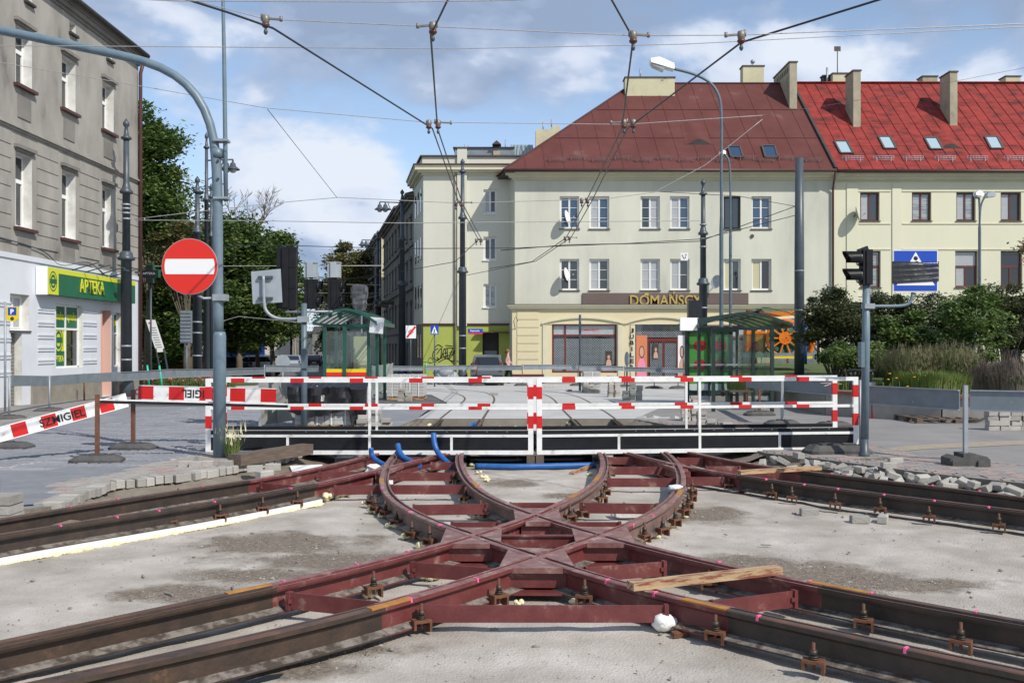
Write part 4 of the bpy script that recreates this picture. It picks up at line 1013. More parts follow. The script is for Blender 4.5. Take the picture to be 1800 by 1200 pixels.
# cornice and eaves
mb = MB(); frieze(mb, 0, XE, Z(318), [(.06, .06), (.09, .18), (.1, .32), (.05, .38), (.09, .5), (.04, .54)]); obj('cornice', mb, m_trim, B1)
mb = MB(); mb.ext([(-.54, -.5, Z(307)), (0, -.5, Z(307)), (-.209*10, 10, Z(307)), (-.54-.209*10, 10, Z(307))], (0, 0, .1)); obj('side_eaves', mb, m_roofdark, B1)
ZE = Z(302)
RX0, RXE = -.62, X(1463); zr = H+(HY-147)*58.0/F-BZ; rx0 = (1113-CX)/F*58-.15; rx1 = (1392-CX)/F*58-.15
mb = MB(); ry = 5.7
ev = [Vector((RX0, -.62, ZE)), Vector((RXE, -.62, ZE)), Vector((rx1, ry, zr)), Vector((rx0, ry, zr)), Vector((RX0-.209*13, 12, ZE)), Vector((RXE-1.6, 12, ZE))]
mb.add([*ev], [(0, 1, 2, 3), (0, 3, 4), (3, 2, 5, 4), (1, 5, 2), (0, 4, 5, 1)])
rf = obj('roof', mb, m_roofbr, B1)
# lapped sheets: thin raised joints following the slope
def onroof(x, t, lx0=RX0, lx1=RXE, ux0=rx0, ux1=rx1, dz=.0):
    """point at fraction s across / t up, using plane skew from eave to ridge"""
    k = (rx1-RXE); return Vector((x+k*t, -.62+(ry+.62)*t, ZE+(zr-ZE)*t+dz))
def hipx(t): return RX0+(rx0-RX0)*t
for k in range(17):
    x = .6+k*1.05
    # find t where skewed line meets hip
    t1 = 1.0
    for tt in [i/50 for i in range(51)]:
        if x+(rx1-RXE)*tt < hipx(tt)+.05: t1 = tt; break
    if t1 > .05: obj('roof_joint', MB().beam(onroof(x, .01, dz=.012), onroof(x, t1, dz=.012), .035, .02), m_roofbr, rf)
for t in (.34, .67):
    a_, b_ = Vector((hipx(t)+.2, 0, 0)), onroof(RXE, t)
    p = onroof(0, t); p.x = a_.x; obj('roof_lap', MB().beam(p+Vector((0, 0, .012)), Vector((b_.x, p.y, p.z+.012)), .06, .018), m_roofbr, rf)
obj('hip_cap', MB().beam((RX0, -.62, ZE+.02), (rx0, ry, zr+.02), .12, .06), m_gutter, rf)
obj('ridge_cap', MB().beam((rx0, ry, zr+.03), (rx1, ry, zr+.03), .14, .05), m_gutter, rf)
obj('gutter', MB().tube([(RX0, -.7, ZE-.04), (XE, -.7, ZE-.04)], .085, 8), m_gutter, B1)
def guard(par, x, dz=.0, t=.07, m=m_galv, w=1.0):
    mb = MB(); p = onroof(x, t)
    for h in (.06, .16, .26): mb.tube([p+Vector((0, 0, h)), p+Vector((w, 0, h))], .012, 4)
    for k in range(8): mb.tube([p+Vector((w*k/7, 0, .05)), p+Vector((w*k/7, 0, .27))], .008, 4)
    for k in (.15, .85): mb.beam(p+Vector((w*k, -.02, .0)), p+Vector((w*k, -.02, .2)), .03, .03)
    obj('snow_guard', mb, m, par)
m_guard = mat('snow_guard_steel', (.16, .11, .11), rough=.5)
for i, px in enumerate((930, 963, 1001, 1038, 1078, 1115, 1153, 1190, 1224, 1257, 1298, 1331, 1366, 1412)):
    if 930 < px: guard(rf, X(px)+.0, t=.075 if i % 2 else .095, m=m_guard)
def skylight(par, px0, px1, py0, py1, gm, lean):
    """roof window placed on the slope under its place in the picture"""
    def tz(py):      # slope parameter at image row
        lo_, hi_ = 0, 1
        for _ in range(30):
            t = (lo_+hi_)/2; q = onroof(0, t); yy_ = HY-(q.z+BZ-H)*F/(q.y+D0)
            if yy_ > py: lo_ = t
            else: hi_ = t
        return t
    t0, t1 = tz(py1), tz(py0); q0 = onroof(0, t0); q1 = onroof(0, t1)
    def xw(px, q): return (px-CX)/F*(q.y+D0)-.15
    A = Vector((xw(px0+lean, q0), q0.y, q0.z)); B_ = Vector((xw(px1+lean, q0), q0.y, q0.z)); Cc = Vector((xw(px1, q1), q1.y, q1.z)); Dd = Vector((xw(px0, q1), q1.y, q1.z))
    nrm = (B_-A).cross(Dd-A).normalized(); o = MB()
    for p, q in ((A, B_), (B_, Cc), (Cc, Dd), (Dd, A)): o.beam(p+nrm*.06, q+nrm*.06, .09, .1, nrm)
    f = obj('skylight', o, m_sill, par); obj('pane', MB().ext([A+nrm*.05, B_+nrm*.05, Cc+nrm*.05, Dd+nrm*.05], nrm*.02), gm, f)
skylight(rf, 1279, 1300, 259, 278, m_glassb, 6); skylight(rf, 1339, 1361, 258, 278, m_glassb, 6)
def eyebrow(par, pxc, py, m, w=1.6, h=.3):
    t = .30 if py < 253 else .27
    lo_, hi_ = 0, 1
    for _ in range(30):
        t = (lo_+hi_)/2; q = onroof(0, t); yy_ = HY-(q.z+BZ-H)*F/(q.y+D0)
        if yy_ > py: lo_ = t
        else: hi_ = t
    q = onroof(0, t); x = (pxc-CX)/F*(q.y+D0)-.15; n = 12; vs = []; sl_ = (zr-ZE)/(ry+.62)
    for i in range(n+1):
        s = i/n*2-1; hh = h*(math.cos(s*math.pi)+1)/2; vs.append((x+s*w/2, q.y-.02, q.z+hh))
    for i in range(n+1):
        s = i/n*2-1; vs.append((x+s*w/2*.75-.2, q.y+1.5, q.z+1.5*sl_+.02))
    for i in range(n+1):
        s = i/n*2-1; vs.append((x+s*w/2, q.y-.02, q.z-.02))
    mb = MB(); mb.add(vs, [(i, i+1, n+2+i, n+1+i) for i in range(n)], True); mb.mat(1); mb.add(vs, [(2*n+2+i, 2*n+3+i, i+1, i) for i in range(n)])
    obj('eyebrow_dormer', mb, [m, m_roofdark], par)
eyebrow(rf, 1229, 254, m_roofbr)
def chimney(par, px0, px1, py0, py1, d, dep, m, loc0, cap=True, caps=.05, slots=False):
    x0_ = (px0-CX)/F*d-loc0[0]; x1_ = (px1-CX)/F*d-loc0[0]; z1_ = H+(HY-py0)/F*d-loc0[2]; z0_ = H+(HY-py1)/F*d-loc0[2]; y = d-loc0[1]
    mb = MB().bx(x0_, x1_, y, y+dep, z0_-1.2, z1_); o = obj('chimney', mb, m, par)
    if cap: obj('chimney_cap', MB().bx(x0_-caps, x1_+caps, y-caps, y+dep+caps, z1_, z1_+.07), m_sill, o)
    if slots:
        s = MB()
        for k in range(7): s.bx(x0_-.004, x0_+.02, y+.3+k*.36, y+.5+k*.36, z1_-.5, z1_-.2)
        obj('vent_slots', s, m_roofdark, o)
    return o
L1_ = (.15, D0, BZ)
chimney(rf, 1099, 1186, 137, 186, 57.0, .9, m_chim, L1_); chimney(rf, 1306, 1343, 117, 149, 58.1, .7, m_chim, L1_)
c = chimney(rf, 1388, 1401, 110, 172, 56.0, 3.4, m_chimg, L1_, slots=True)
mb = MB(); mb.tube([((1326-CX)/F*58-.15, 6.1, zr+1.0), ((1326-CX)/F*58-.15, 6.1, zr+1.35)], .06, 8).sph(((1326-CX)/F*58-.15, 6.1, zr+1.42), .14, 8, 6); obj('cowl', mb, m_galv, rf)
mb = MB(); mb.tube([(7.6, 6.1, zr+.4), (7.6, 6.1, zr+1.0)], .05, 6); obj('cowl', mb, m_galv, rf)
# downpipe and party line between the two buildings
obj('downpipe', MB().tube([(XE, -.12, 0), (XE, -.12, Z(335)), (XE-.02, -.3, Z(322)), (XE, -.6, Z(306))], .06, 8), m_gutter, B1)
# dishes
def dish(par, px, py, py_s, face, m=m_signwhite, r=.36):
    p = Vector((X(px), -.4, Z(py))); t = obj('satellite_dish', MB(), m, par)
    mb = MB(); n = 14; vs = []; rings = 4
    ax = Vector((math.sin(face), -math.cos(face), .25)).normalized(); u = ax.cross(Vector((0, 0, 1))).normalized(); w = u.cross(ax)
    for j in range(rings+1):
        rr = r*j/rings
        for k in range(n): a_ = 2*math.pi*k/n; vs.append(p+u*rr*math.cos(a_)+w*rr*1.08*math.sin(a_)+ax*(.10*(j/rings)**2))
    mb.add(vs, [(j*n+k, j*n+(k+1) % n, (j+1)*n+(k+1) % n, (j+1)*n+k) for j in range(rings) for k in range(n)], True)
    t.data = mb.mesh('satellite_dish', m)
    obj('arm', MB().tube([p-w*r*.9, p+ax*.42-w*.1], .012, 5).box(p+ax*.44-w*.1, (.07, .1, .07)), m_galv, t)
    obj('bracket', MB().tube([p, (p.x, -.02, p.z-.1)], .025, 6).bx(p.x-.06, p.x+.06, -.03, 0, p.z-.25, p.z+.05), m_sill, t)
dish(B1, 994, 384, 0, 1.15); dish(B1, 993, 484, 0, 1.15); dish(B1, 1258, 497, 0, -.9, m_signback)
obj('wall_vent', MB().lathe([(.09, 0), (.09, .01)], (X(1321), 0, 0)) if 0 else MB().tube([(X(1322), -.001, Z(415)), (X(1322), -.06, Z(415))], .1, 10), m_sill, B1)
mb = MB().tube([(X(906), -.1, Z(580)), (X(903), -.5, Z(565)), (X(906), -.55, Z(556)), (X(910), -.5, Z(565))], .02, 5); obj('wall_bracket', mb, m_sill, B1)
# ---------------------------------------------------------------- red-roofed neighbour
B2 = thing('terrace_building', 'yellow cream building with rust red sheet roof and brown windows, at the right', 'building', (XE+.15, D0, BZ))
def X2(px): return X(px)-XE
W2 = 17.5
u2 = [(X2(a), X2(b), Z(388), Z(338)) for a, b in ((1512, 1546), (1603, 1637), (1681, 1715), (1759, 1795), (1840, 1876))]
l2_ = [(X2(a), X2(b), Z(505), Z(441)) for a, b in ((1512, 1548), (1600, 1638), (1679, 1719), (1759, 1797), (1840, 1878))]
g2 = [(X2(a), X2(b), Z(640), Z(560)) for a, b in ((1512, 1550), (1600, 1638), (1679, 1719), (1759, 1797))]
obj('wall', facade(W2, 0, Z(312), u2+l2_+g2), [m_stucco2, m_trim], B2)
gg = [(m_glassc, m_glassd), (m_glassr, m_glassr), (m_glassc, m_glassr), (m_glassc, m_glassd), (m_glassd, m_glassd)]
for i, o_ in enumerate(u2): window(B2, *o_, fm=m_framebr, gl=gg[i], bars=0)
for i, o_ in enumerate(l2_): window(B2, *o_, fm=m_framebr, gl=(gg[(i+1) % 5]), bars=0, transom=1.15)
for i, o_ in enumerate(g2): window(B2, *o_, fm=m_framebr, gl=(m_glassd, m_glassd), bars=0, transom=1.6)
mb = MB(); frieze(mb, .25, W2, Z(320), [(.06, .04), (.07, .12), (.09, .24), (.05, .3), (.12, .4), (.05, .44)]); obj('cornice', mb, m_trim, B2)
for a, b, c_, d_ in ((1488, 1508, 0, Z(322)), (1568, 1584, 0, Z(322))): obj('pilaster', MB().bx(X2(a), X2(b), -.05, -.002, c_, d_), m_stucco2, B2)
for (a, b, c_, d_) in ((1508, 1566, Z(393), Z(336)), (1586, 1800, Z(393), Z(336)), (1508, 1566, Z(520), Z(438)), (1586, 1800, Z(520), Z(438))):
    for zz in (c_, d_): obj('string_moulding', MB().bx(X2(a), X2(b)+(3 if b == 1800 else 0), -.04, -.003, zz-.03, zz+.03), m_stucco2, B2)
obj('gutter', MB().tube([(0.05, -.6, ZE-.06), (W2, -.6, ZE-.06)], .085, 8), m_gutter, B2)
# roof laid as single lapped strips with standing seams
def onroof2(x, t, dz=0): return Vector((x+(rx1-RXE)*t, -.62+(ry+.62)*t, ZE+(zr-ZE)*t+dz))
rf2 = obj('roof', MB().add([onroof2(.0, 0), onroof2(W2, 0), onroof2(W2, 1), onroof2(0, 1), Vector((W2, 12, ZE)), Vector((0, 12, ZE))], [(0, 1, 2, 3), (3, 2, 4, 5), (0, 3, 5), (1, 4, 2)]), m_roofred, B2)
st_ = .63; n_ = int(W2/st_)
for k in range(n_):
    x = .1+k*st_; mb = MB()
    for (ta, tb) in ((0, .25), (.25, .5), (.5, .75), (.75, 1)):
        j = random.uniform(-.05, .05) if ta else 0
        p = [onroof2(x+.01, ta), onroof2(x+st_-.02, ta), onroof2(x+st_-.02, tb), onroof2(x+.01, tb)]
        nr = (p[1]-p[0]).cross(p[3]-p[0]).normalized(); mb.ext([q+nr*(.008+(.012 if i < 2 else 0)) for i, q in enumerate(p)], nr*.012)
    obj('roof_sheet', mb, m_roofred, rf2)
    obj('standing_seam', MB().beam(onroof2(x, .0, .03), onroof2(x, 1, .03), .03, .07), m_roofred, rf2)
obj('ridge_cap', MB().beam(onroof2(0, 1, .06), onroof2(W2, 1, .06), .3, .05), m_roofred, rf2)
obj('verge', MB().beam(onroof2(.0, 0, .06), onroof2(0, 1, .06), .14, .16), m_roofdark, rf2)
OX = XE
def guard2(px):
    x = X2(px); mb = MB(); p = onroof2(x, .085); w = 1.1
    for h in (.1, .2, .3): mb.tube([p+Vector((0, 0, h)), p+Vector((w, 0, h))], .014, 4)
    for k in range(8): mb.tube([p+Vector((w*k/7, 0, .09)), p+Vector((w*k/7, 0, .31))], .01, 4)
    for k in (.15, .85): mb.beam(p+Vector((w*k, -.02, .0)), p+Vector((w*k, -.02, .22)), .03, .03)
    obj('snow_guard', mb, m_signback, rf2)
for px in (1482, 1536, 1588, 1644, 1701, 1766): guard2(px)
rfp = bpy.data.objects.new('roof_windows', None); bpy.data.objects.remove(rfp)
def skylight2(*a):
    n0 = len(C.objects); skylight(rf2, *a)
    for o in list(C.objects)[n0:]:
        if o.parent == rf2: o.location.x -= XE
for a in ((1466, 1488, 250, 271), (1543, 1564, 242, 263), (1624, 1646, 244, 264), (1730, 1752, 242, 263)): skylight2(*a, m_skyl, 11)
n0 = len(C.objects); eyebrow(rf2, 1672, 262, m_roofred)
for o in list(C.objects)[n0:]: o.location.x -= XE
L2_ = (XE+.15, D0, BZ)
for a in ((1500, 1513, 125, 200, 54.6, 1.3, m_chimg), (1670, 1683, 127, 197, 54.7, 1.3, m_chimg), (1464, 1490, 130, 149, 59.5, .8, m_chim), (1622, 1648, 135, 150, 60, .8, m_chimg), (1768, 1794, 135, 150, 60, .8, m_chim), (1447, 1460, 134, 150, 60, .5, m_roofdark)): chimney(rf2, *a, L2_)
ax_ = (1472-CX)/F*59.7-XE-.15; mb = MB().tube([(ax_, 7.4, zr), (ax_, 7.4, zr+2.75)], .03, 6)
mb.box((ax_, 7.4, zr+2.6), (.4, .02, .3)); obj('aerial', mb, m_sill, rf2)
ax_ = (1453-CX)/F*60-XE-.15; obj('flue', MB().tube([(ax_, 7.6, zr), (ax_, 7.6, zr+1.5)], .07, 8), m_galv, rf2)
dish_b = None
n0 = len(C.objects)
dish(B2, 1500, 378, 0, 1.2, m_signback, .4)
for o in list(C.objects)[n0:]:
    if o.parent == B2: o.location.x -= XE
# ---------------------------------------------------------------- middle building (angled corner)
D3 = 53.8; S3 = D3/F; ox = (744-CX)*S3; BZ3 = gz(D3)
def X3(px): return (px-CX)*S3-ox
def Z3(py): return H+(HY-py)*S3-BZ3
B3 = thing('block_of_flats', 'pale four-storey block with flat parapet roof and graffiti on its lime ground floor', 'building', (ox, D3, BZ3))
W3 = X3(915); w3 = [(X3(850), X3(873), Z3(b), Z3(a)) for a, b in ((333, 375), (416, 457), (499, 540))]
zl = Z3(572)
obj('wall', facade(W3, zl+.12, Z3(308), w3, .18), [m_midst, m_trim], B3)
for i, o_ in enumerate(w3): window(B3, *o_, gl=((m_glassc, m_glassd), (m_glassd, m_glassd), (m_glassr, m_glassr))[i], bars=0, y=.12, sillm=m_frame)
dr = (X3(848), X3(877), .0, Z3(583))
gfw = (0, 0)
obj('ground_floor_wall', facade(W3, 0, zl, [dr], .5, 0, -.01), [m_green, m_plast], B3)
obj('door', MB().bx(dr[0], dr[1], .4, .45, 0, dr[3]).bx(dr[0]+.05, dr[1]-.05, .38, .4, dr[3]-1.0, dr[3]-.9), m_roofdark, B3)
obj('door_leaf', MB().bx(dr[0]+.1, dr[1]-.12, .36, .39, 0, dr[3]-1.05), m_plate, B3)
obj('canopy', MB().bx(X3(838), X3(895), -.35, 0, Z3(585), Z3(583)), m_gutter, B3)
mb = MB(); frieze(mb, 0, W3, zl, [(.04, .05), (.08, .1)]); obj('ledge', mb, m_gutter, B3)
# faceted side along the street
side = 5.0; sdx = -.209*side
def sidewall(z0_, z1_, m, nm, off=0.0):
    obj(nm, MB().add([(-off, 0, z0_), (-off, 0, z1_), (sdx-off, side, z1_), (sdx-off, side, z0_)], [(0, 1, 2, 3)]), m, B3)
sidewall(zl+.12, Z3(308), m_midst, 'side_wall'); sidewall(0, zl+.12, m_plast, 'side_plinth')
for zz in [Z3(q) for q in (350, 436, 520, 610)]:
    for k in range(3):
        t = .9+k*1.4; mb = MB(); mb.bx(-.02, .02, -.22, .22, -.6, .7)
        o = obj('side_window', mb, m_glassd, B3); o.location = (-.209*t-.012, t, zz); o.rotation_euler = (0, 0, math.atan(.209))
def ringf(z, steps, m, nm):
    mb = MB()
    for h, p in steps:
        mb.ext([(-p, -p, z), (W3+1.5, -p, z), (W3+1.5, 6, z), (sdx-p, side+.3, z)], (0, 0, h)); z += h
    obj(nm, mb, m, B3)
ringf(Z3(308), [(.12, .1), (.12, .28), (.18, .42), (.06, .46)], m_trim, 'cornice'); ringf(Z3(292.7), [(.08, .5)], m_gutter, 'flashing')
ringf(Z3(290), [(Z3(276)-Z3(290), .05)], m_midst, 'parapet'); ringf(Z3(276), [(.08, .16)], m_sill, 'coping')
obj('pilaster', MB().bx(X3(804), X3(821), -.2, .3, Z3(573), Z3(262)), m_midst, B3)
obj('pilaster_cap', MB().bx(X3(802), X3(823), -.24, .35, Z3(262), Z3(260)), m_sill, B3)
obj('downpipe', MB().tube([(X3(806)-.15, -.1, 0), (X3(806)-.15, -.1, Z3(300))], .06, 6), m_chimg, B3)
obj('penthouse', MB().bx(X3(795), X3(905), 2.2, 6, Z3(276), Z3(246)), m_plate, B3)
obj('penthouse_roof', MB().bx(X3(792), X3(905), 2.1, 6, Z3(246), Z3(244.5)), m_sill, B3)
mb = MB(); zt = Z3(235); zb = Z3(256)
mb.ext([(X3(893), 3, zb), (X3(943), 3, zb), (X3(937), 3, zt), (X3(899), 3, zt)], (0, 2, 0)); gh = obj('roof_lantern', mb, m_skyl, B3)
for k in range(8): x = X3(896)+k*.2; obj('glazing_bar', MB().beam((x, 2.97, zb), (x+(.08 if k < 4 else -.08), 2.97, zt), .05, .04), m_galv, gh)
for a, b, c_, d_ in ((866, 878, 253, 275), (881, 892, 258, 275), (930, 943, 263, 275)): obj('roof_vent', MB().bx(X3(a), X3(b), 1.9, 2.6, Z3(d_), Z3(c_)), m_chimg if a == 866 else m_plate, B3)
mb = MB(); mb.ext([(X3(864), 1.85, Z3(241)), (X3(880), 1.85, Z3(241)), (X3(872), 1.85, Z3(234))], (0, .8, 0)); obj('vent_cap', mb, m_sill, B3)
for px, top in ((813, 238), (820, 239), (888, 229)): obj('flue', MB().tube([(X3(px), 2.5, Z3(250)), (X3(px), 2.5, Z3(top))], .04, 6), m_galv, B3)
obj('chimney', MB().bx(X3(943), X3(973), 1.5, 2.6, Z3(285), Z3(217)), m_chim, B3); obj('chimney', MB().bx(X3(973), X3(987), 1.9, 2.8, Z3(285), Z3(208)), m_chim, B3)
obj('flue', MB().tube([(X3(957), 2, Z3(217)), (X3(957), 2, Z3(200))], .05, 6), m_galv, B3); obj('flue', MB().tube([(X3(972), 2, Z3(209)), (X3(972), 2, Z3(195))], .04, 6), m_galv, B3)
# spray-painted scrawl
mb = MB(); random.seed(4)
def stroke(pts, w=.045):
    P = catmull([Vector((X3(a), -.02, Z3(b))) for a, b in pts], 6)
    for p, q in zip(P, P[1:]): mb.beam(p, q+(q-p)*.2, w, .006, (0, 1, 0)) if (q-p).length > 1e-4 else None
for s in ([(770, 612), (762, 618), (762, 630), (772, 632)], [(768, 622), (776, 612), (774, 630), (768, 628)], [(776, 628), (782, 612), (784, 630), (779, 622), (786, 620)], [(786, 612), (788, 630), (796, 612)], [(784, 612), (796, 611)], [(790, 620), (800, 618), (790, 632), (806, 635)], [(765, 636), (778, 628), (795, 622), (800, 614)], [(770, 637), (785, 630), (797, 638)], [(763, 612), (770, 606), (778, 610)], [(783, 607), (795, 608)]): stroke(s)
obj('graffiti', mb, m_blackp, B3)
mb = MB(); stroke([(752, 634), (757, 628), (762, 636), (754, 638)], .03); obj('graffiti', mb, m_agreen, B3)
# ---------------------------------------------------------------- old tenements down the street (right side)
def streethouse(t0, t1, ztop, wallm, nm, lab, floors, nwin, roofm=m_roofdark, gf=m_plast, cream=False):
    # t = metres beyond the corner along the street
    far = Vector((ox-.209*t1, D3+t1, gz(D3+t1))); L_ = (t1-t0)*math.sqrt(1+.209**2); ang = -math.atan2(1, .209)
    b = thing(nm, lab, 'building', tuple(far), ang)
    h = ztop; ops = []; fh = (h-.8)/floors; ww = L_/nwin
    for f in range(floors):
        for k in range(nwin):
            a = ww*(k+.5); ops.append((a-.5, a+.5, f*fh+.9+(0 if f else -.3), f*fh+fh-.55))
    obj('wall', facade(L_, 0, h, ops, .25), [wallm, wallm], b)
    obj('back_wall', MB().bx(0, L_, .3, 9, 0, h-.02), wallm, b)
    for o_ in ops: window(b, o_[0], o_[1], o_[2], o_[3], y=.18, gl=(m_glassd, m_glassd), bars=0, sill=False, transom=None)
    mb = MB()
    for o_ in ops: mb.bx(o_[0]-.15, o_[1]+.15, -.12, -.002, o_[3]+.05, o_[3]+.2); mb.bx(o_[0]-.1, o_[1]+.1, -.1, -.002, o_[2]-.1, o_[2])
    obj('window_surround', mb, wallm, b, kind='stuff')
    mb = MB(); frieze(mb, 0, L_, h-.5, [(.15, .15), (.15, .35), (.12, .5)]); obj('cornice', mb, wallm, b)
    for f in range(1, floors): obj('string_course', MB().bx(0, L_, -.12, -.002, f*fh+.3, f*fh+.45), wallm, b)
    mb = MB().ext([(0, -.5, h), (0, 9, h), (0, 9, h+.5), (0, 4, h+1.3)], (L_, 0, 0)); obj('roof', mb, roofm, b)
    return b, fh, ww
m_old = mat('old_brown_wall', (.15, .135, .11), (.09, .082, .07), .95, .6, bump=.4, bscale=20, c3=(.24, .21, .17), det=10)
streethouse(5.1, 13, 11.4, m_plast, 'tenement', 'dark grey tenement right behind the pale block along the side street', 4, 3)
tb, fh, ww = streethouse(13.2, 29, 11.9, m_old, 'tenement', 'soot-dark old tenement with rows of mouldings and balconies farther down the street', 4, 6)
for k in (1, 3):
    q = obj('balcony', MB().bx(ww*k+.2, ww*k+2.4, -1.0, 0, 2*fh-.1, 2*fh+.08), m_old, tb)
    mb = MB()
    for i in range(12): mb.tube([(ww*k+.25+i*.19, -.95, 2*fh+.08), (ww*k+.25+i*.19, -.95, 2*fh+.95)], .015, 4)
    mb.bx(ww*k+.2, ww*k+2.4, -.98, -.93, 2*fh+.95, 2*fh+1.0); obj('railing', mb, m_dark, q)
streethouse(33, 60, 12.6, m_plast, 'tenement', 'taller tenement with pale blank gable rising past the dark one down the street', 4, 8)
streethouse(62, 110, 12, m_grey, 'tenement', 'row of small distant houses at the right end of the side street', 4, 12)
gab = bpy.data.objects['tenement.002']; L_ = 27*math.sqrt(1+.209**2)
obj('gable_wall', MB().bx(L_+.002, L_+.1, .1, 9, 0, 12.6), m_chim, gab, label='pale blank gable wall')
# left side of the street, glimpsed beyond the park
def lefthouse(d0, d1, h, m, lab, px_):
    x0_ = (px_-CX)/F*d0; b = thing('street_house', lab, 'building', (x0_, d0, gz(d0)), R(90)+math.atan(.209))
    L_ = (d1-d0)*1.02; nw = max(2, int(L_/3.2)); ops = []
    for f in range(3):
        for k in range(nw): a = L_/nw*(k+.5); ops.append((a-.5, a+.5, f*3.3+.9, f*3.3+2.5))
    obj('wall', facade(L_, 0, h, ops, .2), [m, m], b); obj('gable_wall', MB().bx(-.02, L_, .25, 9, 0, h), m, b)
    for o_ in ops: window(b, *o_, y=.14, bars=0, sill=False)
    obj('roof', MB().ext([(-.2, -.4, h), (-.2, 9, h), (-.2, 4.5, h+2)], (L_+.4, 0, 0)), m_roofdark, b)
m_palep = mat('pale_pink_wall', (.55, .5, .45), (.5, .45, .4), .9, .5)
lefthouse(104, 128, 7.5, m_palep, 'pale pinkish house glimpsed at the left of the side street beyond the trees', 514)
lefthouse(135, 190, 10, m_plast, 'grey distant row on the left side of the street behind the signal pole', 529)
for d_, px0, px1, h, m, lab in ((430, 480, 549, 9, m_palep, 'faint pale building closing the far end of the street'), (425, 549, 640, 11, m_plast, 'faint grey building at the far end of the street')):
    x0_ = (px0-CX)/F*d_; x1_ = (px1-CX)/F*d_; b = thing('distant_building', lab, 'building', (x0_, d_, gz(d_)))
    obj('wall', MB().bx(0, x1_-x0_, 0, 10, 0, h), m, b); obj('roof', MB().ext([(-.3, -.4, h), (-.3, 10.4, h), (-.3, 5, h+3)], (x1_-x0_+.6, 0, 0)), m_roofdark, b)
    for k in range(4):
        for f in range(2): obj('window', MB().bx(1.5+k*3.5, 2.7+k*3.5, -.03, 0, 1+f*3.3, 2.8+f*3.3), m_glassd, b)
# ---------------------------------------------------------------- grey pharmacy building at the left
PX = -14.3; PY0 = 20.0; PL = (PX/((243-CX)/F))-PY0
B4 = thing('pharmacy_building', 'sooty grey three-storey tenement at the left with a white pharmacy ground floor', 'building', (PX, PY0, -.05), R(90))
def U(px, out=0): return (PX+out)/((px-CX)/F)-PY0
def V(px, py): return H+(HY-py)/F*(U(px)+PY0)+.05
upw = []; midw = []
for px in (42, 121, 190):
    u = U(px); upw.append((u-.48, u+.48)); 
u4 = U(-45), U(-150)
allc = [(u-.48, u+.48) for u in (U(42), U(121), U(190))]; dxs = allc[1][0]-allc[0][0]
for k in (1, 2, 3): allc.append((allc[0][0]-dxs*k, allc[0][1]-dxs*k))
ops = [];
for a, b in allc: ops += [(a, b, 9.38, 11.05), (a, b, 5.25, 7.4)]
vents = [(U(127)-.2-dxs*k, U(127)+.25-dxs*k, 11.95, 12.3) for k in (-1, 0, 1, 2)]
vents = [v for v in vents if v[1] < PL]
GFZ = 4.45
obj('upper_wall', facade(PL, GFZ, 12.9, ops+vents, .3, 0, 0), [m_grey, m_reveal], B4)
for o_ in ops:
    w = window(B4, *o_, y=.27, gl=(m_glassd, m_glassd), bars=0, transom=round((o_[3]-o_[2])*.66, 3), sill=False)
    a, b, c_, d_ = o_
    obj('sill', MB().bx(a-.12, b+.12, -.14, .05, c_-.1, c_-.01), m_gutter, B4)
    obj('window_hood', MB().bx(a-.1, b+.1, -.12, -.002, d_+.12, d_+.22).bx(a-.02, b+.02, -.06, -.002, d_+.04, d_+.12), m_greyd, B4)
    obj('window_apron', MB().bx(a+.1, b-.1, -.03, -.002, c_-.95, c_-.3), m_greyd, B4)
for v in vents: obj('attic_vent', MB().bx(v[0]-.06, v[1]+.06, -.1, .1, v[2]-.08, v[2]-.005).bx(v[0], v[1], .3, .32, v[2], v[3]), m_roofdark, B4)
# rustication: raised courses of render on the second floor
zc_ = 4.75; spans = []
xs_ = sorted([(a-.28, b+.28) for a, b in allc]); cur = 0
for a, b in xs_:
    if a > cur: spans.append((cur, a))
    cur = max(cur, b)
spans.append((cur, PL))
while zc_ < 7.9:
    for a, b in spans:
        if b-a > .1: obj('render_course', MB().bx(a, b, -.035, -.002, zc_, zc_+.37), m_grey, B4)
    zc_ += .4
mb = MB(); frieze(mb, 0, PL, 8.0, [(.07, .05), (.05, .12), (.05, .06), (.1, .02)]); obj('string_course', mb, m_grey, B4)
mb = MB(); frieze(mb, 0, PL, 12.5, [(.1, .06), (.15, .14), (.1, .2), (.08, .25)]); obj('cornice', mb, m_greyd, B4)
obj('roof', MB().ext([(-.1, -.32, 12.93), (-.1, 9, 12.93), (-.1, 5, 14.2)], (PL+.25, 0, 0)), m_roofdark, B4)
obj('gutter', MB().tube([(0, -.33, 12.9), (PL+.12, -.33, 12.9)], .09, 8), m_roofdark, B4)
obj('end_wall', MB().bx(PL-.3, PL-.002, .45, 10, 0, 12.9), m_grey, B4)
obj('downpipe', MB().tube([(PL-.08, -.12, 0), (PL-.08, -.12, 12.2), (PL-.08, -.28, 12.8)], .07, 8), m_gutter, B4)
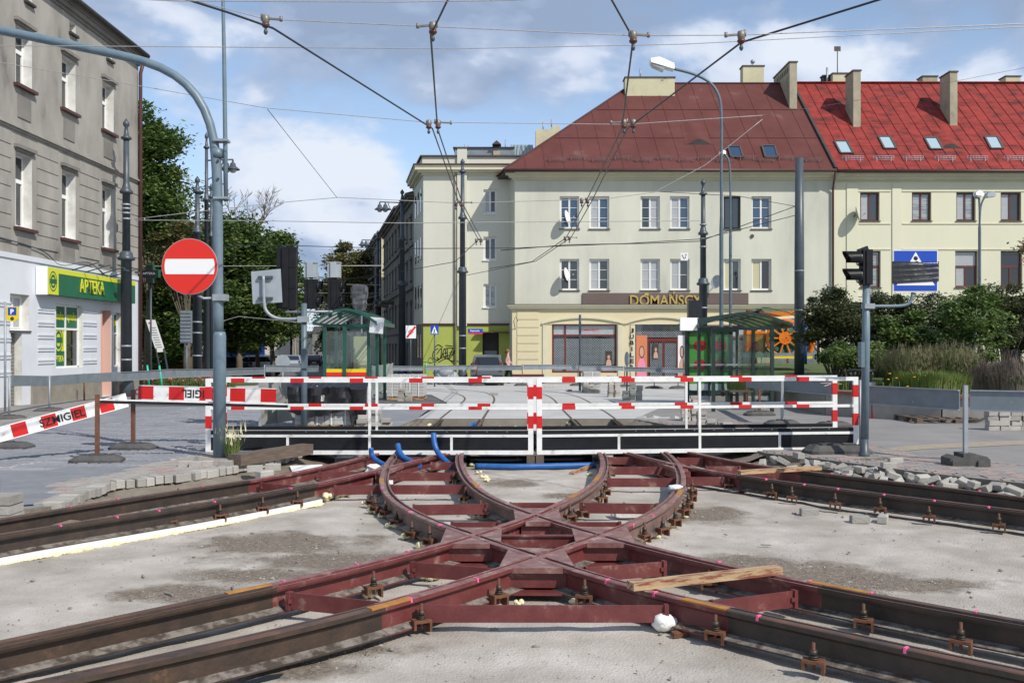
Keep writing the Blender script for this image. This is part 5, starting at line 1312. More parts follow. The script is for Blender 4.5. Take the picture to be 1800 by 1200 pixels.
# ground floor
gw = [(U(97), U(143), 1.1, 3.12), (U(177.5), U(194), .05, 3.05), (U(196.5), U(211), 1.05, 3.0), (U(16.5), U(51), 2.3, 3.32), (U(17), U(37), .05, 2.18), (1.5, 3.2, .8, 3.0), (4.2, 5.6, .8, 3.0)]
gw[3] = (U(16), U(50), 2.25, 3.3)
obj('ground_floor_wall', facade(PL, 0, GFZ, gw, .3, 0, -.03), [m_whitew, m_reveal], B4)
obj('band', MB().bx(0, PL, -.07, -.032, GFZ-.15, GFZ), m_whitew, B4)
obj('plinth', MB().bx(U(52), gw[0][0]-.0, -.09, -.032, 0, .62).bx(gw[0][0], gw[1][0]-.15, -.09, -.032, 0, .8), m_plinth, B4)
obj('plinth', MB().bx(gw[1][1]+.1, PL, -.09, -.032, 0, .6), m_plinth, B4)
def pharmwin(o_, cols, posters):
    a, b, c_, d_ = o_; w = obj('shop_window', MB().bx(a, b, .1, .17, c_, c_+.06).bx(a, b, .1, .17, d_-.06, d_).bx(a, a+.06, .1, .17, c_, d_).bx(b-.06, b, .1, .17, c_, d_).bx(a, b, .095, .165, c_+(d_-c_)*.6, c_+(d_-c_)*.6+.07).bx((a+b)/2-.04, (a+b)/2+.04, .096, .166, c_, d_), m_frame, B4)
    zt_ = c_+(d_-c_)*.6+.07; mx_ = (a+b)/2
    obj('pane', MB().bx(a, b, .13, .14, c_, d_), m_glassd, w)
    for (p, q) in ((a+.06, mx_-.04), (mx_+.04, b-.06)):
        pn = obj('poster', MB().bx(p, q, .118, .125, zt_, d_-.06), m_agreen, w)
        lettering('apteka', (q-p)*.86, .34, m_ayellow, w, (p+(q-p)*.07, .112, zt_+.17), .006, .025)
    if posters:
        p, q = a+.06, mx_-.04; z0_ = c_+.06; z1_ = zt_-.07
        obj('poster', MB().bx(p, q, .118, .125, z0_, z0_+.48), m_agreen, w); obj('poster', MB().bx(p, q, .118, .125, z0_+.48, z1_), m_ayellow, w)
        lettering('APTEKA', (q-p)*.85, .2, m_ayellow, w, (p+(q-p)*.08, .112, z0_+.14), .006, .02)
        n = 20; cx_2, cz_2 = (p+q)/2, z0_+.48+(z1_-z0_-.48)*.52; r_ = min((q-p)*.42, .3)
        mb = MB()
        for k in range(n):
            a0, a1 = 2*math.pi*k/n, 2*math.pi*(k+1)/n
            for r0, r1 in ((r_*.88, r_), (r_*.5, r_*.72)): mb.add([(cx_2+r_*0+r0*math.cos(a0), .114, cz_2+1.35*r0*math.sin(a0)), (cx_2+r0*math.cos(a1), .114, cz_2+1.35*r0*math.sin(a1)), (cx_2+r1*math.cos(a1), .114, cz_2+1.35*r1*math.sin(a1)), (cx_2+r1*math.cos(a0), .114, cz_2+1.35*r1*math.sin(a0))], [(0, 1, 2, 3)])
        mb.bx(cx_2-r_*.8, cx_2+r_*.8, .112, .115, cz_2-.09, cz_2+.09); obj('emblem', mb, m_agreen, w)
pharmwin(gw[0], 2, True); pharmwin(gw[2], 2, False)
window(B4, gw[3][0], gw[3][1], gw[3][2], gw[3][3], y=.2, gl=(m_glassc, m_glassc), bars=0)
for o_ in gw[5:]: window(B4, *o_, y=.2, gl=(m_glassd, m_glassd), bars=0)
obj('door', MB().bx(gw[4][0], gw[4][1], .2, .25, .05, 2.18), m_sill, B4)
for k in range(20): obj('shutter_slat', MB().bx(gw[4][0]+.03, gw[4][1]-.03, .18, .2, .1+k*.103, .19+k*.103), m_greyd, B4)
obj('door_recess', MB().bx(gw[1][0], gw[1][1], .28, .31, .05, 3.05), m_pink2, B4)
obj('door_reveal', MB().bx(gw[1][1]-.04, gw[1][1]-.002, -.02, .28, .05, 3.05).bx(gw[1][0]-.12, gw[1][0]-.002, -.05, -.032, .05, 3.05), m_pink2, B4)
for px in (80, 157, 0, -60):
    for py in (545, 568, 590, 612, 634):
        u = U(px); zz = V(px, py) if px > 0 else 3-(py-545)*.022
        mb = MB()
        for k in range(2): mb.bx(u-.55, u+.5, -.06, -.032, zz-k*.09, zz-k*.09+.05)
        obj('plaster_band', mb, m_whitew, B4)
# pharmacy sign box (angled out a little)
ps = obj('shop_sign', MB().bx(U(84, .386), U(238, .386), -.38, -.06, 3.36, 4.17), m_agreen, B4)
obj('yellow_edge', MB().bx(U(84, .386), U(103, .386), -.386, -.381, 3.36, 4.17).bx(U(103, .386), U(238, .386), -.386, -.381, 4.02, 4.17), m_ayellow, ps)
obj('sign_end', MB().bx(U(84, .386)-.04, U(84, .386)-.002, -.39, -.05, 3.34, 4.19), m_signwhite, ps)
lettering('APTEKA', 1.9, .44, m_ayellow, ps, (U(140, .4), -.4, 3.53), .02, .012)
mb = MB(); cu_, cz_ = U(93.5, .386), 3.76
for k in range(18):
    a0, a1 = 2*math.pi*k/18, 2*math.pi*(k+1)/18
    for r0, r1 in ((.27, .31), (.13, .21)): mb.add([(cu_+r0*math.cos(a0)*.8, -.389, cz_+r0*math.sin(a0)), (cu_+r0*math.cos(a1)*.8, -.389, cz_+r0*math.sin(a1)), (cu_+r1*math.cos(a1)*.8, -.389, cz_+r1*math.sin(a1)), (cu_+r1*math.cos(a0)*.8, -.389, cz_+r1*math.sin(a0))], [(0, 1, 2, 3)])
mb.bx(cu_-.2, cu_+.2, -.392, -.387, cz_-.07, cz_+.07); obj('emblem', mb, m_agreen, ps)
for px in (138, 160, 184, 205): u = U(px, .3); obj('sign_lamp', MB().tube([(u, -.1, 4.25), (u+.1, -.9, 4.5), (u+.1, -1.0, 4.42)], .02, 5).box((u+.1, -1.0, 4.4), (.28, .1, .06)), m_dark, ps)
obj('facade_cable', MB().tube(catmull([Vector(p) for p in ((4, -.05, 4.9), (9, -.06, 4.72), (10.5, -.06, 4.35), (12.5, -.06, 4.6), (14, -.1, 4.2))], 6), .018, 5), m_dark, B4)
for sx, h0 in ((0, 0),):
    obj('chimney', MB().bx(8, 9.2, 3, 3.8, 13, 15), m_chimg, B4)
# ================================================================ FOOTBRIDGES (white-red barriers over the pit)
def bridge(A, B, lab, zoff=(0, 0), back=.85, endpost=(True, True), studs=True):
    A = Vector((*A, 0)); B = Vector((*B, 0)); L_ = (B-A).length; ang = math.atan2((B-A).y, (B-A).x)
    t = thing('footbridge', lab, 'footbridge', (A.x, A.y, zoff[0]), ang, 'white and red footbridges over the pit')
    t.rotation_euler = (0, -math.atan2(zoff[1]-zoff[0], L_), ang)
    def side(y0, fr):
        sg = 1 if fr else -1
        p = .055
        def part(nm, x0, x1, z0, z1, m=m_white, th=.05, dy=0): return obj(nm, MB().bx(x0, x1, y0-th/2+dy, y0+th/2+dy, z0, z1), m, t)
        part('bottom_rail', 0, L_, -.03, .037); part('middle_rail', .085 if fr else 0, L_-.085, .253, .297)
        part('kick_strip', .085, L_-.085, .297, .362, m_black, .03)
        if fr:
            for k in range(5, int(L_/.33)): obj('stud', MB().box((k*.33, y0-.018, .345), (.014, .006, .014)), m_galv, t) if studs else None
        part('handrail', 0, L_, 1.152, 1.215); part('knee_rail', .085, L_-.085, .707, .752)
        for x in (0, L_-.085): part('end_post', x, x+.085, .037, 1.152)
        for x in (L_/2-.02,): part('post', x, x+.042, .037, 1.152, th=.046)
        for x in (L_/4-.02, L_*3/4-.02):
            part('post', x, x+.042, .037, .253, th=.046)
        xs = [.085, L_/4-.02, L_/4+.022, L_/2-.02, L_/2+.022, L_*3/4-.02, L_*3/4+.022, L_-.085]
        for a_, b_ in zip(xs[::2], xs[1::2]): part('side_panel', a_, b_, .037, .253, m_black, .02)
        # red reflective bands
        offs = 0 if fr else .12
        for k in range(6 if fr else 6):
            x = .42+k*(L_-.9)/4.6+ offs
            if x+.22 > L_-.05: continue
            if fr or True:
                part('red_band', x, x+.22, 1.149, 1.218, m_red, .056); part('red_band', x, x+.22, .704, .755, m_red, .056)
        for x in (0, L_-.085):
            part('red_band', x-.003, x+.088, .88, 1.08, m_red, .056); part('red_band', x-.003, x+.088, .40, .60, m_red, .056)
    side(0, True); side(back, False)
    n = int(L_/.25)
    obj('deck', MB().bx(0, L_, .02, back-.02, .25, .285), m_black, t)
    for x in (0, L_-.06): obj('cross_member', MB().bx(x, x+.06, .026, back-.026, -.02, .036), m_white, t)
    return t
def gxy(px, py, d): return ((px-CX)/F*d, d)
bridge(gxy(362, 0, 15.9), gxy(937.5, 0, 15.9), 'left one of the two white and red footbridges with black side panels')
bridge(gxy(943.5, 0, 15.9), gxy(1508, 0, 16.35), 'right one of the two white and red footbridges with black side panels', (0, .015))
# thin grey prop at the right end, pink tape tied on it
obj('prop', MB().tube([(gxy(1509, 0, 16.2)[0]+.03, 16.2, -.02), (gxy(1509, 0, 16.2)[0]+.03, 16.2, 1.18)], .018, 6), m_galv, None)
o = bpy.data.objects['prop']; setp(o, 'thin galvanised tube propped at the right end of the right footbridge', 'tube'); o.name = 'steel_tube'
# ================================================================ BLUE CONDUITS, pipes in the pit
def pipe(pts, r, lab, m=m_blue, nm='conduit', cat='conduit'):
    P = catmull(pts, 8); mb = MB().tube(P, r, 10); 
    o = solo(nm, mb, m, lab, cat, tuple(P[0]))
    return o
def Wz(px, py, d): return W(px, py, d)
pipe([Wz(652, 787, 15.3), Wz(654, 800, 15.3), Wz(662, 809, 15.2), Wz(678, 818, 15.0)], .04, 'leftmost blue conduit end sticking up in front of the left footbridge')
pipe([Wz(699, 781, 15.4), Wz(703, 795, 15.3), Wz(712, 805, 15.2), Wz(738, 818, 14.9)], .045, 'open blue conduit end curving up, middle one before the left footbridge')
pipe([Wz(697, 794, 15.5), Wz(704, 803, 15.4), Wz(716, 812, 15.2)], .035, 'short lower blue conduit beside the middle one')
pipe([Wz(762, 762, 15.6), Wz(764, 780, 15.5), Wz(772, 798, 15.4), Wz(796, 822, 15.0)], .045, 'tallest blue conduit leaning over the left footbridge panel')
pipe([G(835, 819, -.2), G(900, 820, -.2), G(960, 819, -.2), G(1050, 817, -.2)], .05, 'long blue pipe lying across the pit behind the timber blocks')
pipe([G(820, 808, -.16), G(900, 808, -.16), G(1040, 806, -.16)], .07, 'dark wrapped pipe lying behind the blue one across the pit', m_foil, 'wrapped_pipe', 'pipe')
pipe([G(790, 756, -.15), G(812, 757, -.15), G(825, 750, -.12), G(836, 743, -.05)], .04, 'blue pipe between the rails behind the left footbridge')
for px, py, lab in ((838, 745, 'black rubber block at the end of the left track concrete'), (786, 745, 'black rubber block left of the blue pipe between the rails')):
    v = G(px, py, 0)
# black rail chambers near the far left frog
for px, py, lab in ((603, 829, 'black plastic box clamped by the left rails, nearest of three'), (734, 822, 'black plastic box left of the middle rail pair, centre one'), (795, 823, 'black plastic box next to the inner left curve')):
    v = G(px, py, SZ); mb = MB().bx(v.x-.13, v.x+.13, v.y, v.y+.25, SZ, -.03).bx(v.x-.05, v.x+.05, v.y-.03, v.y-.001, -.16, -.08); solo('rubber_box', mb, m_blackp, lab, 'box', tuple(v))
# styrofoam boards between rails
for px, py, w, l, rz, lab in ((545, 840, .5, .9, .35, 'white foam board leaning in the left rail pair'), (655, 828, .25, .3, .2, 'white foam offcut next to the black box'), (588, 843, .3, .25, .2, 'foam offcut between the red bars'), (1105, 908, .34, .2, .1, 'white foam board lying between red bars on the right'), (672, 857, .3, .2, .1, 'pale foam slab inside the left curve')):
    v = G(px, py, SZ+.0); mb = MB().box(v+Vector((0, 0, .05)), (w, l, .06), rz, .15); solo('foam_board', mb, m_foamw, lab, 'foam board', tuple(v))
# ================================================================ RUBBER FEET, POSTS, PLANKS
def foot_mb(w=.75, l=.4, h=.13):
    mb = MB(); a, b, c = w/2, l/2, h; k = .06
    pts = [(-a, -b+k), (-a+k*1.5, -b), (a-k*1.5, -b), (a, -b+k), (a, b-k), (a-k*1.5, b), (-a+k*1.5, b), (-a, b-k)]
    def ring(s, z): return [(x*s, y*s, z) for x, y in pts]
    vs = ring(1, 0)+ring(1, c*.35)+ring(.72, c*.85)+ring(.66, c*.85); fs = []
    for r in range(3):
        for i in range(8): fs.append((8*r+i, 8*r+(i+1) % 8, 8*r+8+(i+1) % 8, 8*r+8+i))
    fs.append(tuple(range(24, 32))); fs.append(tuple(reversed(range(8)))); mb.add(vs, fs)
    mb.bx(-a*.3, a*.3, -b*.4, b*.4, c*.8, c); 
    for s in (-1, 1): mb.bx(s*a*.52-.03, s*a*.52+.03, -b*.3, b*.3, c*.83, c*.93)
    return mb
FOOT = foot_mb().mesh('rubber_foot', m_rubber)
def post(px, base, top, lab, m=m_rustpost, r=.028, rz=0, foot=True, grp=None, lean=0, cat='post', z=0):
    v = G(px, base, z); h = (base-top)/F*v.y
    t = thing('barrier_post', lab, cat, tuple(v), rz, grp)
    obj('upright', MB().bx(-r, r, -r, r, .02 if foot else -.02, h), m, t)
    if foot: inst('rubber_foot', FOOT, t, (0, 0, 0), 0)
    return t, v, h
post(171, 812, 693, 'rusty post in a black rubber foot, nearest one on the left roadway', rz=.1)
post(234, 790, 685, 'second rusty post behind the nearest, in a smaller rubber foot', rz=-.1)
v = G(8, 788, 0); solo('rubber_base', foot_mb(.9, .45), m_rubber, 'black rubber foot cut by the left picture edge', 'rubber foot', (0, 0, 0)); o = bpy.data.objects['rubber_base']; o.name = 'rubber_block'; o.location = (v.x, v.y, 0)
# red and white planks with lettering
def plankboard(a, b, h, d0, d1, n, lab, txt=None, txs=(), mirror=False, start=0, grp='red and white barrier planks', flip=False):
    A = W(a[0], a[1], d0); B = W(b[0], b[1], d1); L_ = (B-A).length
    u = (B-A).normalized(); wv = Vector((0, 0, 1)); nrm = u.cross(wv).normalized(); wv = nrm.cross(u)*-1 if nrm.cross(u).z < 0 else nrm.cross(u)
    nrm = wv.cross(u)  # away from viewer?
    if nrm.y < 0: nrm = -nrm
    Mx = Matrix((u, nrm, wv)).transposed().to_4x4(); Mx.translation = A
    t = thing('barrier_plank', lab, 'barrier plank', group=grp); t.matrix_world = Mx
    for k in range(n):
        m = m_red if (k+start) % 2 == 0 else m_white
        obj('stripe', MB().bx(L_*k/n, L_*(k+1)/n, -.012, .012, 0, h), m, t)
    obj('edge_lip', MB().bx(0, L_, -.018, .018, h, h+.012).bx(0, L_, -.018, .018, -.012, 0), m_white, t)
    if txt:
        me = text(txt, txs[1]*L_, h*.62, .004, .015); me.materials.append(m_blackp)
        o = bpy.data.objects.new('lettering', me); C.objects.link(o); o.parent = t
        if mirror: o.location = (txs[0]*L_+txs[1]*L_, -.016, h*.19+h*.62); o.rotation_euler = (0, R(180), 0)
        else: o.location = (txs[0]*L_, -.016, h*.19)
    return t
plankboard((-60, 792), (226, 713), .20, 14.2, 15.6, 11, 'red and white plank with black lettering, from the left edge to the near rusty post', 'SZMIGIEL', (.44, .28), start=1)
plankboard((243, 701), (485, 707), .235, 17.2, 17.2, 9, 'red and white plank with upside-down lettering behind the no entry pole', 'SZMIGIEL', (.32, .3), mirror=True, start=0)
# black-and-white pole seen edge on
A = W(176, 706, 14.9); B = W(506, 714, 15.3); mb = MB().beam(A, B, .06, .04); mb.mat(1).beam(A+Vector((0, -.01, .035)), B+Vector((0, -.01, .035)), .07, .018)
solo('barrier_plank_edge', mb, [m_blackp, m_white], 'dark plank seen from its edge, lying level in front of the no entry pole', 'barrier plank', tuple(A))
# ================================================================ GUARD FENCES (grey steel boards on posts)
def board(a, b, lab, d0, d1, grp, m=m_plate):
    """a, b: (px, ytop, ybottom)"""
    A = W(a[0], a[2], d0); A1 = W(a[0], a[1], d0); B = W(b[0], b[2], d1); B1 = W(b[0], b[1], d1)
    u = (B-A).normalized(); n = u.cross(Vector((0, 0, 1))).normalized()*.014
    if n.y < 0: n = -n
    t = thing('guard_board', lab, 'guard board', tuple(A), 0, grp); o_ = A
    mb = MB().ext([A-o_, B-o_, B1-o_, A1-o_], n); obj('board', mb, m, t)
    for P, Q in ((A, B), (A1, B1)):
        q = MB().beam(P-o_-n*.6, Q-o_-n*.6, .035, .018); obj('fold', q, m_galv, t)
    return t
GP = 'grey guard boards along the left pavement'
dl = lambda px: 23.6+(px-15)/326*15.5
seg = [(19, 660, 678), (87, 661, 677), (148, 657, 672), (212, 654, 669), (253, 652, 667), (296, 649, 664), (341, 649, 662), (374, 649, 661)]
for k, (a, b) in enumerate(zip(seg, seg[1:])):
    board(a, b, ['first grey guard board beside the parking meter', 'second grey guard board from the left', 'third grey guard board, under the pharmacy window', 'fourth grey guard board, left of the dark lamp column', 'fifth grey guard board, right of the dark lamp column', 'sixth grey guard board, between two rusty posts', 'last grey guard board reaching the no entry pole'][k], dl(a[0]), dl(b[0]), GP)
for px, base, top, m, lab in ((16, 738, 660, m_galv, 'galvanised fence post at the far left beside the meter'), (87, 724, 660, m_galv, 'galvanised fence post left of the pharmacy window'), (148, 705, 656, m_rustpost, 'rusty fence post below the pharmacy window'), (253, 686, 652, m_rustpost, 'rusty fence post right of the dark lamp column'), (296, 684, 649, m_rustpost, 'rusty fence post between the lamp columns'), (341, 680, 649, m_galv, 'galvanised fence post beside the second lamp column')):
    v = G(px, base, 0); h = (base-top)/F*v.y; t = thing('fence_post', lab, 'post', tuple(v)); obj('upright', MB().tube([(0, 0, 0), (0, 0, h)], .025, 6), m, t)
    if px < 100: inst('rubber_foot', FOOT, t, (0, 0, 0), .2)
GP = 'grey guard boards across the middle'
for k, (a, b, d, m) in enumerate((((397, 648, 660), (465, 646, 657), 33, m_plate), ((467, 642, 653), (560, 643, 653), 32, m_galv), ((690, 643, 651), (743, 644, 651), 40, m_galv), ((749, 643, 650), (838, 642, 649), 40, m_galv), ((840, 643, 650), (917, 642, 650), 38, m_plate), ((920, 641, 649), (1016, 641, 648), 38, m_galv), ((1018, 642, 651), (1096, 644, 651), 37, m_galv), ((1097, 645, 652), (1206, 647, 655), 35, m_plate))):
    board(a, b, ['guard board right behind the no entry pole', 'pale guard board left of the green shelter', 'short pale guard board over the wrapped block pallet', 'pale guard board below the crossing sign', 'guard board in front of the parked car', 'whitish guard board by the corner of the building', 'guard board under the shop window', 'dark grey guard board before the entrance'][k], d, d-.2, GP, m)
for px, base, top, m, lab in ((465, 690, 641, m_galv, 'post holding the pale board left of the shelter'), (747, 676, 641, m_rustpost, 'rusty post left of the parked car'), (839, 678, 641, m_rustpost, 'rusty post in front of the parked car'), (918, 678, 640, m_rustpost, 'rusty post by the building corner'), (1016, 678, 641, m_rustpost, 'rusty post under the shop window'), (1098, 680, 643, m_dark, 'dark post before the shop entrance'), (1150, 683, 645, m_galv, 'post before the posters of the entrance'), (1192, 683, 646, m_galv, 'post just left of the right shelter')):
    v = G(px, base, 0); h = (base-top)/F*v.y; t = thing('fence_post', lab, 'post', tuple(v)); obj('upright', MB().tube([(0, 0, 0), (0, 0, h)], .025, 6), m, t); inst('rubber_foot', FOOT, t, (0, 0, 0), .2)
GP = 'large grey guard boards on the right'
board((1312, 665, 680), (1374, 665, 687), 'grey guard board inside the shelter view, farthest of the right row', 26, 21.6, GP)
board((1375, 665, 686), (1466, 671, 694), 'grey guard board behind the right end of the footbridge', 21.5, 20.4, GP)
board((1526, 678, 709), (1686, 686, 720), 'big grey guard board just right of the signal pole', 16.4, 14.7, GP)
board((1705, 686, 721), (1822, 688, 724), 'big grey guard board cut by the right picture edge', 14.5, 14.1, GP)
def bigpost(px, base, top, lab, m=m_galv):
    v = G(px, base, 0); h = (base-top)/F*v.y; t = thing('fence_post', lab, 'post', tuple(v))
    obj('upright', MB().bx(-.028, .028, -.028, .028, .05, h), m, t); return t, v
t, v = bigpost(1697, 818, 677, 'galvanised square post in a grey rubber block right of the signal pole')
mb = MB(); mb.ext([(-.29, -.16, 0), (.29, -.16, 0), (.29, -.16, .1), (.24, -.16, .15), (.08, -.16, .15), (.08, -.16, .19), (-.1, -.16, .19), (-.1, -.16, .13), (-.2, -.16, .16), (-.29, -.16, .12)], (0, .32, 0)); mb.bx(-.27, -.13, -.19, -.161, 0, .09).bx(.1, .25, -.19, -.161, 0, .09); obj('rubber_block', mb, m_rubber, t)
for px, base, top, m, lab in ((1375, 747, 664, m_galv, 'galvanised post standing behind the footbridge right of the shelter'), (1465, 750, 668, m_galv, 'galvanised post with pink tape behind the footbridge end'), (1335, 730, 664, m_rustpost, 'orange rusty post inside the right shelter view'), (1312, 718, 664, m_rustpost, 'thin rusty post by the bench of the right shelter')):
    t, v = bigpost(px, base, top, lab, m); inst('rubber_foot', FOOT, t, (0, 0, 0), .1)
# tape tied to the post
v = W(1465, 673, 20.2); mb = MB()
for dx, dz in ((-.2, -.06), (.16, -.02), (-.28, .0)): mb.beam(v, v+Vector((dx, -.03, dz)), .04, .006)
solo('barrier_tape', mb, mat('tape_pink', (.75, .25, .3), (.8, .75, .75), .5, 30), 'scrap of red and white tape knotted round the post behind the footbridge', 'tape', tuple(v))
# boulders under the right end of the footbridge: dark rubber feet
v = G(1440, 800, 0)
for px, py, rz, lab in ((1450, 797, .3, 'dark rubber foot tipped beside the right end of the footbridge'), (1493, 797, -.2, 'dusty rubber foot just left of the signal pole')):
    v = G(px, py, 0); o = inst('rubber_block', FOOT, None, tuple(v), rz, (.9, 1, 1.3)); setp(o, lab, 'rubber foot')
# ================================================================ NO ENTRY POLE WITH GANTRY ARM
v = G(386, 806, 0); D = v.y
t = thing('gantry_pole', 'tall blue grey pole bending left over the road, with a no entry sign', 'gantry pole', tuple(v))
def loc(px, py, d=None): return W(px, py, d or D)-v
obj('lower_tube', MB().lathe([(.098, -.05), (.098, loc(0, 590).z), (.085, loc(0, 583).z)], n=16), m_poleblue, t)
pts = [loc(384, 583), loc(383, 500), loc(383, 400), loc(382, 300), loc(380, 250), loc(373, 210), loc(357, 172), loc(330, 140), loc(297, 118), loc(250, 105), loc(160, 87), loc(70, 68), loc(0, 53), loc(-150, 30)]
P = smoothp(resamp(catmull(pts, 8), .25), 6); obj('arm', MB().tube(P, [.078 if i < 12 else .068 for i in range(len(P))], 14), m_poleblue, t)
obj('collar', MB().tube([loc(382, 278), loc(382, 262)], .088, 14), m_poleblue, t)
for py in (284, 316): obj('bolt', MB().tube([loc(386, py)+Vector((0, -.07, 0)), loc(386, py)+Vector((0, -.1, 0))], .02, 6), m_dark, t)
br = obj('sign_bracket', MB().tube([loc(352, 520)+Vector((0, -.1, 0)), loc(362, 525)+Vector((0, -.1, 0)), loc(376, 524)+Vector((0, -.05, 0))], .022, 6).box(loc(388, 523), (.2, .2, .1)), m_galv, t)
sg = thing('x', 'x', 'x'); bpy.data.objects.remove(sg)
def disc(c, r, y0, th, m, nm, par, n=40):
    return obj(nm, MB().ext([(c.x+r*math.cos(2*math.pi*k/n), y0, c.z+r*math.sin(2*math.pi*k/n)) for k in range(n)], (0, -th, 0)), m, par)
sc_ = loc(339.5, 470)+Vector((0, -.14, 0)); sn = disc(sc_, .432, sc_.y, .02, m_signback, 'no_entry_sign', t); disc(sc_, .425, sc_.y-.0202, .003, m_signred, 'red_face', sn)
mb = MB(); hh = .118; n = 8; pts_ = []
for k in range(n+1): a = R(-17+34*k/n); pts_.append((sc_.x+.385*math.cos(a), sc_.y-.0235, sc_.z+.385*math.sin(a)*1.04))
for k in range(n+1): a = R(180-17+34*k/n); pts_.append((sc_.x+.385*math.cos(a), sc_.y-.0235, sc_.z+.385*math.sin(a)*1.04))
mb.ext(pts_, (0, -.003, 0)); obj('white_bar', mb, m_signwhite, sn)
tt = thing('antenna_pole', 'thin blue grey tube clamped to the no entry pole, rising out of the picture', 'tube', tuple(v)); Q = [loc(397, 354), loc(396, 250), loc(394, 100), loc(392, 0), loc(390, -160)]
obj('tube', MB().tube(Q, [.034, .034, .03, .026, .026], 10), m_poleblue, tt)
obj('clamp', MB().beam(loc(378, 248), loc(402, 248), .2, .035), m_galv, tt); obj('clamp', MB().beam(loc(378, 349), loc(402, 349), .2, .035), m_galv, tt)
# weeds at its foot
def blades(c, n, h, spread, m, nm, lab, cat, w=.008, seed=1, kind=None, plume=None, lean=.5, grp=None):
    random.seed(seed); mb = MB(); c = Vector(c)
    for k in range(n):
        a = random.uniform(0, 6.28); r = spread[0]*math.sqrt(random.random()); b = c+Vector((r*math.cos(a), r*math.sin(a)*(spread[1]/spread[0]), 0))
        hh = h*random.uniform(.55, 1.1)*(1-.45*(r/spread[0])**2 if h > .6 else 1); dr = Vector((math.cos(a)*random.uniform(.3, 1), math.sin(a)*random.uniform(.2, 1), 0))*lean*hh*random.uniform(.2, 1); sd = Vector((-math.sin(a), math.cos(a), 0))*w
        if abs(sd.x) < w*.4: sd.x = w*.6
        p0, p1, p2 = b, b+dr*.3+Vector((0, 0, hh*.6)), b+dr+Vector((0, 0, hh*.95))
        mb.k = 0; mb.add([p0-sd, p0+sd, p1+sd*.8, p1-sd*.8, p2], [(0, 1, 2, 3), (3, 2, 4)])
        if plume and random.random() < .38:
            mb.k = 1
            for q in range(3): e = p2+Vector((random.uniform(-.04, .04), random.uniform(-.04, .04), random.uniform(-.08, .12))); mb.add([p2-sd*1.1, p2+sd*1.1, e+Vector((0, 0, .1))], [(0, 1, 2)])
    return solo(nm, mb, [m, plume] if plume else m, lab, cat, tuple(c), grp, kind)
blades(G(408, 808, 0), 90, .42, (.1, .08), m_blade, 'grass_tuft', 'tuft of green and straw grass at the foot of the no entry pole', 'grass', .006, 3, plume=m_foam, lean=.9)
blades(G(1537, 809, 0), 60, .05, (.35, .12), m_blade, 'grass_tuft', 'low tuft of weeds round the foot of the right signal pole', 'grass', .006, 4)
# ================================================================ SIGNALS
def hood(mb, c, r, l, dirx=(-1, 0, 0)):
    d = Vector(dirx); n = 10; up = Vector((0, 0, 1)); s = d.cross(up); vs = []
    for j, q in enumerate((0, 1)):
        for k in range(n+1):
            a = math.pi*(-.15+1.3*k/n); rr = r
            vs.append(Vector(c)+d*l*q*(1-.35*(1-math.sin(max(0, min(math.pi, a)))))+s*rr*math.cos(a)+up*rr*math.sin(a))
    mb.add(vs, [(k, k+1, n+2+k, n+1+k) for k in range(n)], True); mb.add([v_*1.0 for v_ in vs], [(n+1+k, n+2+k, k+1, k) for k in range(n)], True)
def sighead(par, c, w, dpt, h, n, dirx, name='signal_head', hl=.25):
    """c: centre of body; lights face dirx"""
    o = obj(name, MB().bx(c.x-w/2, c.x+w/2, c.y-dpt/2, c.y+dpt/2, c.z-h/2, c.z+h/2).bx(c.x-w*.2, c.x+w*.2, c.y-dpt/2-.02, c.y-dpt/2-.002, c.z-h/2+.01, c.z+h/2-.01), m_black, par)
    for k in range(n):
        z = c.z+h/2-h/n*(k+.5); mb = MB(); e = c+Vector(dirx)*w/2; e.z = z
        mb.tube([e, e+Vector(dirx)*.05], .115, 12); hood(mb, e+Vector(dirx)*.04, .12, hl, dirx); obj('signal_hood', mb, m_blackp, o)
        obj('lens', MB().tube([e+Vector(dirx)*.05, e+Vector(dirx)*.06], .1, 12), m_glassd, o)
    return o
v = G(1519, 803, 0); D = v.y
t = thing('signal_pole', 'blue grey signal pole at the right end of the footbridge, two hooded lights facing left', 'signal pole', tuple(v))
obj('pole_base', MB().lathe([(.085, -.03), (.085, .06), (.07, .08), (.064, loc(0, 771).z)], n=14), m_dark, t)
obj('pole', MB().tube([loc(1520, 771)+Vector((0, 0, .001)), loc(1522, 600), loc(1523, 498)], [.061, .061, .057], 14), m_poleblue, t)
obj('service_box', MB().bx(loc(1511, 0).x, loc(1517, 0).x, -.08, .08, loc(0, 645).z, loc(0, 601).z), m_poleblue, t)
sighead(t, loc(1522, 470), .15, .2, .55, 2, (-1, 0, 0))
obj('detector', MB().box(loc(1517, 440), (.15, .1, .09), 0, 0, -.35), m_blackp, t)
obj('sign_arm', MB().tube(smoothp(catmull([loc(1526, 538), loc(1560, 538), loc(1588, 537), loc(1601, 530), loc(1604, 514)], 6), 4), .024, 8), m_poleblue, t)
obj('arm_clamp', MB().box(loc(1526, 538), (.16, .17, .08)), m_galv, t)
A = loc(1568, 513)+Vector((0, -.03, 0)); B = loc(1646, 440); sg = obj('sign_plate', MB().bx(A.x, B.x, -.05, -.03, A.z, B.z), m_signwhite, t)
obj('blue_face', MB().bx(A.x+.012, B.x-.012, -.054, -.0505, A.z+.012, B.z-.012), m_signblue, sg)
cx2 = (A.x+B.x)/2; obj('white_triangle', MB().ext([(cx2-.3, -.0545, A.z+.1), (cx2+.3, -.0545, A.z+.1), (cx2, -.0545, B.z-.03)], (0, -.002, 0)), m_signwhite, sg)
